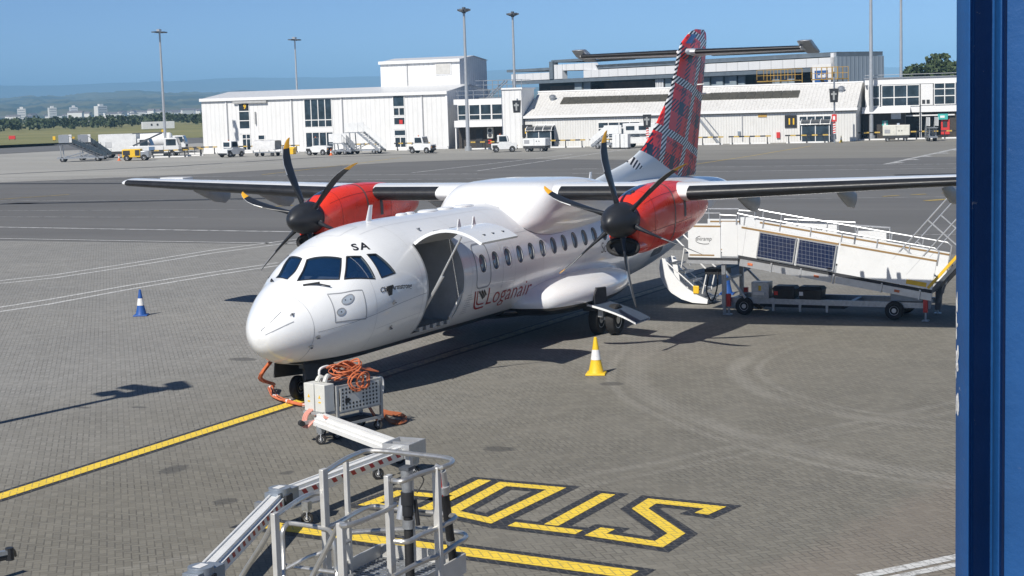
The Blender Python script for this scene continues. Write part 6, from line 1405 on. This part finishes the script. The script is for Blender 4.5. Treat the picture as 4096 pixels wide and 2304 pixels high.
def cable(name, lab, tubes, r=.0135, m_=orange, ties=()):
    b = MB(m_)
    for L in tubes: b.tube(L, r, 6)
    o = b.build(name); tag(o, lab, 'cable'); 
    if ties:
        b = MB(frame_w)
        for p, q in ties: b.cyl(p, q, .035, n=8)
        b.build('cable_tie', o)
    return o
M_ = Matrix.Translation(CT.location) @ Matrix.Rotation(CT.rotation_euler.z, 4, 'Z')
loops = []
for i in range(9):
    cx, cy, cz = rnd.uniform(-.12, .12), rnd.uniform(-.06, .06), .97+.03*i; rx, ry, ph = rnd.uniform(.22, .38), rnd.uniform(.13, .24), rnd.uniform(0, 6)
    loops.append([M_ @ V((cx+rx*cos(a+ph), cy+ry*sin(a+ph), cz+.05*sin(2*a+i)+.02*sin(3*a))) for a in [2*pi*k/26 for k in range(27)]])
for i in range(4):
    cx = rnd.uniform(-.1, .1); R_ = rnd.uniform(.13, .22); loops.append([M_ @ V((cx+R_*cos(a), -.27-.02*i-.05*abs(sin(a)), .95+R_*sin(a)*.95)) for a in [2*pi*k/22 for k in range(23)]])
for i in range(5): loops.append([M_ @ p for p in smooth_path([(-.3+.05*i, .1, 1.18), (-.05, -.05+.03*i, 1.28-.02*i), (.25, -.1+.03*i, 1.1), (.62, -.12+.05*i, 1.0+.01*i)], 5)])
cable('coiled_cable', 'tangled orange cable heap coiled on top of the grey power cart', loops)
g5 = lambda x, y, z=0: at_z((900+x/2.415)/1.59006, (1400+y/2.415)/1.59006, z)
base = [V((1.55, .55, .82)), V((1.3, .75, .45)), g5(470, 345, .12), g5(440, 372, .03), g5(452, 420, .03), g5(478, 455, .03), g5(540, 490, .03), g5(600, 505, .03), g5(680, 530, .03), g5(765, 547, .03), g5(850, 560, .1), M_ @ V((-.55, .15, .3)), M_ @ V((-.4, .1, .6))]
bund = []
for k in range(5):
    o_ = V((.03*cos(k*1.3), .03*sin(k*1.3), .012*k)); bund.append(smooth_path([p+o_+V((rnd.uniform(-.02, .02), rnd.uniform(-.02, .02), 0)) for p in base], 5))
T_ = lambda i: (base[i]+V((-.02, .02, .02)), base[i]+V((.05, -.05, .03)))
cable('supply_cable', 'orange cable bundle with white ties running from the nose across the yellow line', bund, .014, orange, [T_(3), T_(5), T_(7), T_(9)])
base = [M_ @ V((.3, -.1, .5)), M_ @ V((.5, -.2, .12)), g5(1530, 640, .03), g5(1600, 700, .03), g5(1690, 712, .03), g5(1755, 680, .03), g5(1700, 640, .03), g5(1600, 625, .03), g5(1510, 600, .04)]
cable('ground_coil', 'dark orange cable loop lying on the paving right of the power cart', [smooth_path([p+V((.03*k, .02*k, .012*k)) for p in base], 5) for k in range(4)], .016, M('cable_dark_orange', (.35, .11, .045), .5))
b = MB(M('pink_cable', (.72, .33, .26), .5)); 
for k in range(3): b.tube(smooth_path([M_ @ V((-.75, .05+.04*k, .55)), M_ @ V((-.92, .06+.04*k, .45)), M_ @ V((-.98, .02+.04*k, .25)), V((-1.62+.03*k, -2.5, .45)), V((-1.9, -2.85+.03*k, .5))], 5), .018, 6)
tag(b.build('feeder_cable'), 'pale pink cables looping from the white boxes into the ridged beam', 'cable')

# ------------------------------------------------------------------ hinged cable carrier on casters
CR = thing('cable_carrier', 'hinged aluminium cable carrier arm on casters with red striped side', 'cable carrier')
stripe_red = M('stripe_red', (.42, .03, .03), .5)
def beam(p, q, wd, z0, z1, name, ridged=False, stripes=False):
    p, q = V((p[0], p[1], 0)), V((q[0], q[1], 0)); d = (q-p).normalized(); n = V((-d.y, d.x, 0)); L = (q-p).length; b = MB(alu_l)
    if ridged:
        P = [(-wd/2, z0), (-wd/2, z1-.12), (-wd*.40, z1-.12), (-wd*.40, z1-.06), (-wd*.24, z1-.06), (-wd*.24, z1), (-wd*.02, z1), (-wd*.02, z1-.045), (wd*.06, z1-.045), (wd*.06, z1), (wd*.30, z1), (wd*.30, z1-.06), (wd/2, z1-.06), (wd/2, z0)]
    else: P = [(-wd/2, z0), (-wd/2, z1), (-wd*.38, z1), (-wd*.38, z1-.02), (wd*.12, z1-.02), (wd*.12, z1), (wd*.3, z1), (wd*.3, z1-.05), (wd/2, z1-.05), (wd/2, z0)]
    b.prism([p+n*u+V((0, 0, z)) for u, z in P], d*L); 
    if stripes:
        b.use(stripe_red)
        s_ = -1 if (CAM-p).dot(n) < 0 else 1
        k = int(L/.24)
        for i in range(k): a = .08+i*.24; o2 = n*(s_*(wd/2+.002)); b.prism([p+d*a+o2+V((0, 0, z0+.05)), p+d*(a+.10)+o2+V((0, 0, z0+.05)), p+d*(a+.16)+o2+V((0, 0, z1-.06)), p+d*(a+.06)+o2+V((0, 0, z1-.06))], n*(s_*.002))
    return b.build(name, CR, smooth=0)
alu_l = M('anodised_aluminium', (.80, .80, .78), .42, .12, var=.06, vs=3); cast = grey_blue
beam((-1.60, -2.50), (-3.12, -4.86), .26, .31, .50, 'ridged_beam', True)
b = MB(alu); b.box(-3.52, -3.02, -5.33, -4.88, .36, .39)
for q in ((-3.53, -3.50, -5.34, -4.87), (-3.04, -3.01, -5.34, -4.87), (-3.50, -3.04, -5.34, -5.31), (-3.50, -3.04, -4.90, -4.87)): b.box(*q, .32, .54)
b.box(-3.28, -3.25, -5.31, -4.90, .39, .52); b.build('junction_tray', CR, smooth=0)
beam((-3.52, -5.14), (-6.45, -5.02), .20, .32, .50, 'striped_beam', False, True); beam((-6.72, -5.10), (-9.85, -6.28), .20, .32, .50, 'striped_beam', False, True); beam((-10.25, -6.42), (-13.2, -6.9), .20, .32, .50, 'striped_beam')
for x, y in ((-6.55, -5.04), (-10.05, -6.35)):
    b = MB(cast); b.cyl((x, y, .29), (x, y, .56), .15, n=16); b.box(x-.20, x+.30, y-.11, y+.11, .30, .52); b.use(dark).box(x-.08, x+.08, y-.16, y+.13, .34, .47); b.use(cone_w).box(x-.08, x+.08, y-.05, y+.06, .561, .566); b.build('knuckle', CR, bevel=.01)
b = MB(galv); b.prism([(-6.5, -5.2, .26), (-6.0, -5.35, .26), (-5.75, -5.25, .26), (-5.9, -4.95, .26), (-6.5, -4.9, .26)], (0, 0, .025)); b.build('bracket', CR, smooth=0)
for x, y, a in ((-2.6, -4.62, .7), (-3.3, -5.3, .2), (-1.75, -2.6, .5), (-1.32, -2.65, .9), (-6.55, -4.70, .3), (-6.3, -5.3, .5), (-10.05, -6.1, .2), (-3.65, -4.85, .8)): caster(CR, x, y, .09, a)
b = MB(galv)
for x, y in ((-2.6, -4.62), (-3.3, -5.3), (-1.75, -2.6), (-6.55, -4.7), (-6.3, -5.3), (-10.05, -6.1), (-3.65, -4.85), (-1.32, -2.65)): b.box(x-.05, x+.05, y-.05, y+.05, .21, .33)
b.build('caster_mount', CR, smooth=0); b = MB(alu); b.bar((-1.5, -2.35, .34), (-1.72, -2.22, .34), .05, .06); b.use(rubber).cyl((-1.72, -2.18, .34), (-1.78, -2.26, .34), .05, n=10); b.build('buffer', CR, smooth=0)

# ------------------------------------------------------------------ service gantry in the foreground
GT = thing('service_gantry', 'stainless steel service gantry with tube handrails and steps in the foreground', 'gantry', (0, 0, 0))
g6 = lambda x, y, z: at_z((600+x/1.84)/1.59006, (1700+y/1.84)/1.59006, z)
def post(x, y, zt, zb=.0, w_=.075, d_=.045, name='post'):
    b = MB(steel_post); q = g6(x, y, zt); b.box(q.x-w_/2, q.x+w_/2, q.y-d_/2, q.y+d_/2, zb, zt); b.build(name, GT, bevel=.006); return q
pB = post(1275, 322, 2.5, w_=.085); pC = post(1440, 236, 2.5, w_=.05, d_=.04); pD = post(1752, 368, 2.5, w_=.085); pF = post(1905, 196, 2.5, 1.3, .06, .05); pE = post(2106, 308, 2.5, w_=.06, d_=.06)
pA = post(918, 645, 2.25, w_=.075); pG = post(1403, 718, 2.22, w_=.06, d_=.06)
def rail(pts, r=.024, name='handrail', m_=steel_tube, k=4):
    b = MB(m_); b.tube(smooth_path(pts, k), r, 9); return b.build(name, GT)
zz = lambda p, z: V((p.x, p.y, z))
rail([zz(pB, 2.46), g6(1420, 262, 2.5), g6(1520, 215, 2.5), g6(1600, 190, 2.5), g6(1740, 193, 2.5), g6(1900, 210, 2.5), g6(2120, 235, 2.5), g6(2190, 247, 2.5), g6(2226, 262, 2.5), g6(2210, 290, 2.5), g6(2150, 312, 2.5), zz(pE, 2.48), g6(1980, 360, 2.48), g6(1880, 405, 2.46), g6(1820, 415, 2.45), g6(1765, 405, 2.45)])
rail([zz(pA, 2.22), g6(1010, 610, 2.25), g6(1110, 545, 2.25), g6(1180, 512, 2.25), g6(1250, 500, 2.25)])
rail([g6(1805, 585, 2.22), g6(1700, 645, 2.22), g6(1560, 705, 2.22), g6(1450, 740, 2.22), zz(pG, 2.2)])
pa2 = g6(845, 845, 1.98); rail([zz(pA, 2.23), g6(905, 700, 2.17), pa2, g6(680, 1105, 1.62), g6(560, 1330, 1.35)], k=3)
rail([zz(pG, 2.2), g6(1375, 760, 2.14), g6(1290, 930, 1.93), g6(1195, 1111, 1.70), g6(1080, 1330, 1.45)], k=3)
rail([zz(pB, 1.97), g6(1380, 725, 1.97), g6(1490, 660, 1.97), g6(1620, 602, 1.97), g6(1740, 608, 1.97), g6(1990, 638, 1.97), g6(2160, 655, 1.97), g6(2240, 672, 1.97), g6(2235, 695, 1.97), g6(2180, 725, 1.97), zz(pE, 1.95), g6(1990, 810, 1.95), g6(1900, 858, 1.95), g6(1800, 856, 1.95)])
rail([g6(1480, 790, 1.72), g6(1980, 763, 1.72), g6(2220, 785, 1.72), g6(2300, 798, 1.72), g6(2325, 830, 1.72), g6(2250, 880, 1.72), zz(pE, 1.70), g6(2000, 1005, 1.70), g6(1790, 1115, 1.68)])
q = [g6(985, 1130, 1.55), g6(978, 900, 1.8), g6(975, 790, 1.93), g6(1000, 740, 1.98), g6(1045, 725, 1.99), g6(1280, 762, 1.97), g6(1330, 790, 1.95), g6(1352, 850, 1.9), g6(1372, 1060, 1.65), g6(1380, 1150, 1.56)]
rail(q, .022, 'gate_hoop'); rail([g6(995, 1035, 1.64), g6(1365, 1085, 1.63)], .020, 'gate_bar'); rail([g6(1000, 1060, 1.62), g6(1150, 980, 1.72), g6(1270, 935, 1.78), g6(1470, 850, 1.82)], .020, 'brace')
b = MB(galv); fz = 1.42; F4 = [g6(1478, 1085, fz), g6(1690, 972, fz), g6(2110, 1012, fz), g6(2205, 1045, fz), zz(pD, fz)+V((-.1, -.15, 0)), zz(pB, fz)+V((-.08, .02, 0))]
P = [V((min(p.x for p in F4), min(p.y for p in F4)+.0, fz)), V((max(p.x for p in F4), min(p.y for p in F4), fz)), V((max(p.x for p in F4), max(p.y for p in F4), fz)), V((min(p.x for p in F4), max(p.y for p in F4), fz))]
x0, y0, x1, y1 = P[0].x, P[0].y, P[2].x, P[2].y
n_ = int((x1-x0)/.06)
for i in range(n_+1): x = x0+(x1-x0)*i/n_; b.box(x-.012, x+.012, y0, y1, fz-.035, fz)
m_ = int((y1-y0)/.10)
for i in range(m_+1): y = y0+(y1-y0)*i/m_; b.box(x0, x1, y-.008, y+.008, fz-.03, fz-.004)
b.build('grating', GT, smooth=0)
b = MB(steel_post)
for q in ((x0, x1, y1, y1+.02), (x0, x1, y0-.02, y0), (x1, x1+.02, y0, y1)): b.box(*q, fz-.06, fz+.12)
b.build('toe_plate', GT, smooth=0)
b = MB(galv)
for i in range(6): q0 = x0-.28*i; b.box(q0-.28, q0, y0+.1, y1-.1, fz-.24*(i+1)-.03, fz-.24*(i+1))
b.build('tread', GT, smooth=0); b = MB(steel_post)
for x, y in ((x1-.05, y0+.05), (x1-.05, y1-.05)): b.box(x-.04, x+.04, y-.04, y+.04, 0, fz-.06)
b.build('leg', GT, smooth=0)
hose_m = M('hose_black', (.016, .016, .017), .6, bump=.3, bs=60)
hp = g6(1900, 470, 2.22); hp = V((hp.x-.02, hp.y, 0)); b = MB(hose_m); b.tube(smooth_path([(hp.x, hp.y, 2.18), (hp.x, hp.y, 1.9), (hp.x-.02, hp.y-.01, 1.5), (hp.x-.03, hp.y-.02, .8), (hp.x-.05, hp.y, .1)], 5), .042, 12); h1 = b.build('fuel_hose'); tag(h1, 'black hose with grey metal coupling hanging from the gantry post', 'hose')
b = MB(galv); b.cyl((hp.x, hp.y, 2.16), (hp.x, hp.y, 2.40), .045, .055, 14); b.cyl((hp.x, hp.y, 1.86), (hp.x, hp.y, 1.94), .055, n=14); b.use(black); b.cyl((hp.x, hp.y, 2.08), (hp.x, hp.y, 2.20), .06, n=14); b.cyl((hp.x, hp.y, 1.98), (hp.x, hp.y, 2.08), .052, n=14); b.use(dark_steel).box(hp.x-.05, hp.x+.08, hp.y-.05, hp.y+.05, 2.40, 2.43); b.use(hose_m).tube(smooth_path([(hp.x+.05, hp.y-.05, 2.38), (hp.x+.1, hp.y-.12, 2.3), (hp.x+.05, hp.y-.07, 2.18)], 4), .006, 5); b.use(black).tube([(hp.x+.05, hp.y-.05, 2.12), (hp.x+.06, hp.y-.07, 1.88)], .02, 7); b.build('coupling', h1)
cp = g6(1842, 600, 2.05); b = MB(alu); b.cyl((cp.x, cp.y, 1.93), (cp.x+.05, cp.y-.02, 2.12), .045, n=14); tag(b.build('metal_sleeve'), 'short grey metal sleeve clipped beside the black hanging hose', 'sleeve')
e1, e2 = g6(2150, 335, 2.43), g6(2232, 1010, 1.45); e3 = e2+(e2-e1)*.9; b = MB(hose_m); b.tube([e1+(e2-e1)*.22, e1+(e2-e1)*.6, e2, e3], .040, 12); h2 = b.build('ground_air_hose'); tag(h2, 'black hose with silver end and yellow bands outside the gantry rail', 'hose')
b = MB(alu); b.cyl(e1+(e2-e1)*.24, e1, .042, .036, 14); b.cyl(e1, e1+V((-.03, .06, .04)), .036, .03, 12); b.cyl(e1+(e2-e1)*.15, e1+(e2-e1)*.22, .052, n=14); b.use(redp).cyl(e1+(e2-e1)*.02+V((-.04, 0, 0)), e1+(e2-e1)*.26+V((-.04, 0, 0)), .008, n=6); b.use(yellow); 
for f in (1.0, 1.06): b.cyl(e1+(e2-e1)*f, e1+(e2-e1)*(f+.03), .043, n=14)
b.use(galv).cyl(e1+(e2-e1)*.74, e1+(e2-e1)*.78, .043, n=14); b.build('end_fitting', h2)
# tow hitch poking in at the lower left
TB = thing('tow_hitch', 'black and grey tow hitch poking in at the lower left edge', 'tow hitch'); p0, p1 = at_z(-70, 1406, .55), at_z(24, 1388, .55); b = MB(galv); b.bar(p0, p1, .07, .05); b.use(black).bar(p0+V((0, 0, -.07)), p1+V((0, 0, -.06)), .05, .05); b.build('bar', TB)
b = MB(black); b.cyl(p1+V((0, 0, -.1)), p1+V((0, 0, .05)), .05, n=10); b.tube(smooth_path([p1+V((.02, -.02, .03)), at_z(36, 1386, .52), at_z(39, 1398, .42)], 4), .018, 6); b.build('hook', TB); b = MB(galv); q = at_z(-30, 1404, .3); b.box(q.x-.05, q.x+.05, q.y-.05, q.y+.05, 0, .5); b.build('stand', TB)

# ------------------------------------------------------------------ blue corrugated wall beside the viewer
def blue_mat():
    m, nt, p = new_mat('blue_steel'); co_ = worldco(nt); f = maprange(nt, noise(nt, 3, 6, .65, co_), .3, .7); c_ = mixc(nt, f, (.007, .058, .19), (.013, .085, .265))
    fl_ = maprange(nt, noise(nt, 30, 6, .75, co_, .4), .66, .69); sx = N(nt, 'ShaderNodeSeparateXYZ'); nt.links.new(co_, sx.inputs[0]); zm = math_node(nt, 'MULTIPLY', maprange(nt, sx.outputs[2], 5.50, 5.54, 1, 0), maprange(nt, sx.outputs[2], 5.38, 5.42, 0, 1))
    fl2 = maprange(nt, noise(nt, 45, 5, .7, co_, .3), .44, .50); c_ = mixc(nt, math_node(nt, 'MAXIMUM', math_node(nt, 'MULTIPLY', fl_, .5), math_node(nt, 'MULTIPLY', math_node(nt, 'MULTIPLY', zm, fl2), 0)), c_, (.5, .5, .48))
    ru = maprange(nt, noise(nt, 11, 5, .7, co_), .70, .75); c_ = mixc(nt, math_node(nt, 'MULTIPLY', ru, .8), c_, (.07, .035, .02)); nt.links.new(c_, p.inputs['Base Color']); p.inputs['Roughness'].default_value = .42
    bn = N(nt, 'ShaderNodeBump'); bn.inputs['Strength'].default_value = .25; bn.inputs['Distance'].default_value = .004; nt.links.new(noise(nt, 70, 4, .6, co_), bn.inputs['Height']); nt.links.new(bn.outputs[0], p.inputs['Normal']); return m
bluem = blue_mat(); BW = thing('blue_wall', 'blue painted corrugated steel wall edge filling the right side', 'wall', (CAM.x+2, CAM.y, 0)); off = V(BW.location)
def pl(x, d): q = hd(x, 724, d); return V((q.x, q.y, 0))-off
F_ = [pl(2405, 2.30), pl(2439, 2.27), pl(2444, 2.35), pl(2499, 2.36), pl(2503, 2.29), pl(2517, 2.275), pl(2521, 2.30), pl(2760, 2.28)]
n2 = (pl(2500, 2.6)-pl(2500, 2.3)).normalized(); Bk = [p+n2*.03 for p in F_]
b = MB(bluem); b.prism([p+V((0, 0, 3.2)) for p in F_+Bk[::-1]], (0, 0, 5.2)); b.build('corrugated_sheet', BW, bevel=.004)
b = MB(cone_w); e = F_[0]; t_ = (F_[1]-F_[0]).normalized()
rn = random.Random(4)
for i in range(34):
    z = 5.305+rn.uniform(-.07, .09)*(1.0 if i > 6 else .5); w_ = rn.uniform(.0008, .0042)*(1.3 if z < 5.33 else .7); h_ = rn.uniform(.003, .012); x_ = rn.uniform(0, .0035) if i % 3 else 0
    fn = -n2*.0012; P = [e+t_*(x_+w_*cos(a)*.5+w_*.5)+V((0, 0, z+h_*sin(a)))+fn for a in [2*pi*k/7+rn.uniform(-.3, .3) for k in range(7)]]; b.poly(P)
b.build('flaked_paint', BW, smooth=0, recalc=False)

# ------------------------------------------------------------------ pilot in the left seat
def skin_body(name, joints, edges, parent, mat, lv=2):
    me = bpy.data.meshes.new(name); me.from_pydata([j[0] for j in joints], edges, []); me.materials.append(mat); o = bpy.data.objects.new(name, me); COL.objects.link(o); o.parent = parent
    s_ = o.modifiers.new('skin', 'SKIN'); s_.use_smooth_shade = True
    for v, j in zip(me.skin_vertices[0].data, joints): v.radius = (j[1], j[1] if len(j) < 3 else j[2])
    me.skin_vertices[0].data[0].use_root = True; u = o.modifiers.new('sub', 'SUBSURF'); u.levels = u.render_levels = lv; return o
skin_m = M('skin', (.55, .33, .24), .5, var=.06); shirt = M('white_shirt', (.75, .76, .78), .7, var=.05); hair = M('hair', (.03, .022, .018), .6); trous = M('navy_trousers', (.02, .022, .03), .7)
PL = thing('person', 'pilot in white shirt and black tie seated at the cockpit side window', 'person', (3.16, -.50, 1.79))
J = [((0, 0, 0), .14, .11), ((0, 0, .22), .13, .10), ((-.02, 0, .42), .16, .11), ((-.03, 0, .54), .10, .08), ((-.04, 0, .62), .05), ((-.05, 0, .70), .075, .07), ((-.055, 0, .80), .085, .078), ((-.05, 0, .88), .06, .06),
     ((-.02, -.18, .50), .065), ((-.14, -.24, .28), .045), ((-.36, -.2, .24), .035), ((-.45, -.19, .24), .032), ((-.02, .18, .50), .065), ((-.12, .24, .28), .045), ((-.36, .2, .2), .035), ((-.45, .19, .2), .032), ((-.3, -.1, .05), .085), ((-.3, .1, .05), .085), ((-.5, -.1, .0), .06), ((-.5, .1, .0), .06)]
E_ = [(0, 1), (1, 2), (2, 3), (3, 4), (4, 5), (5, 6), (6, 7), (3, 8), (8, 9), (9, 10), (10, 11), (3, 12), (12, 13), (13, 14), (14, 15), (0, 16), (0, 17), (16, 18), (17, 19)]
skin_body('body', J, E_, PL, skin_m)
sh = [((0, 0, -.02), .155, .13), ((0, 0, .22), .15, .12), ((-.02, 0, .42), .178, .13), ((-.03, 0, .545), .12, .095), ((-.035, 0, .60), .062), ((-.02, -.19, .50), .08), ((-.14, -.245, .28), .058), ((-.24, -.225, .26), .052), ((-.02, .19, .50), .08), ((-.12, .245, .28), .058), ((-.24, .225, .24), .052)]
skin_body('shirt', sh, [(0, 1), (1, 2), (2, 3), (3, 4), (3, 5), (5, 6), (6, 7), (3, 8), (8, 9), (9, 10)], PL, shirt)
skin_body('hair', [((-.01, 0, .78), .085, .08), ((-.03, 0, .87), .088, .083), ((-.075, 0, .905), .06, .05)], [(0, 1), (1, 2)], PL, hair)
b = MB(logoblk); b.prism([(-.165, -.02, .54), (-.165, .02, .54), (-.20, .035, .3), (-.185, 0, .24), (-.20, -.035, .3)], (-.012, 0, 0)); b.build('tie', PL); b = MB(skin_m); b.prism([(-.13, -.012, .80), (-.13, .012, .80), (-.165, .012, .755), (-.165, -.012, .755)], (0, 0, -.02))
for s_ in (-1, 1): b.rev((-.05, s_*.078, .79), (0, s_, 0), [(0, .025), (.012, .022)], 8)
b.build('nose_and_ears', PL); b = MB(logoblk)
for s_ in (-1, 1): b.box(-.142, -.134, s_*.032-.012, s_*.032+.012, .795, .805)
b.box(-.135, -.128, -.02, .02, .725, .731); b.build('eyes_and_mouth', PL)
# ------------------------------------------------------------------ air between here and the hills
hm = bpy.data.materials.new('haze'); hm.use_nodes = True; nt = hm.node_tree; nt.nodes.remove(nt.nodes['Principled BSDF'])
pv = nt.nodes.new('ShaderNodeVolumePrincipled'); pv.inputs['Color'].default_value = (.35, .67, 1.0, 1); pv.inputs['Density'].default_value = 1.8e-4; pv.inputs['Anisotropy'].default_value = -.4
nt.links.new(pv.outputs[0], nt.nodes['Material Output'].inputs['Volume'])
b = MB(hm); b.box(-2900, 13500, -9000, 13500, -14, 290); hz_ = b.build('haze', smooth=0); tag(hz_, 'thin bluish summer haze over the airfield', 'haze', kind='stuff')
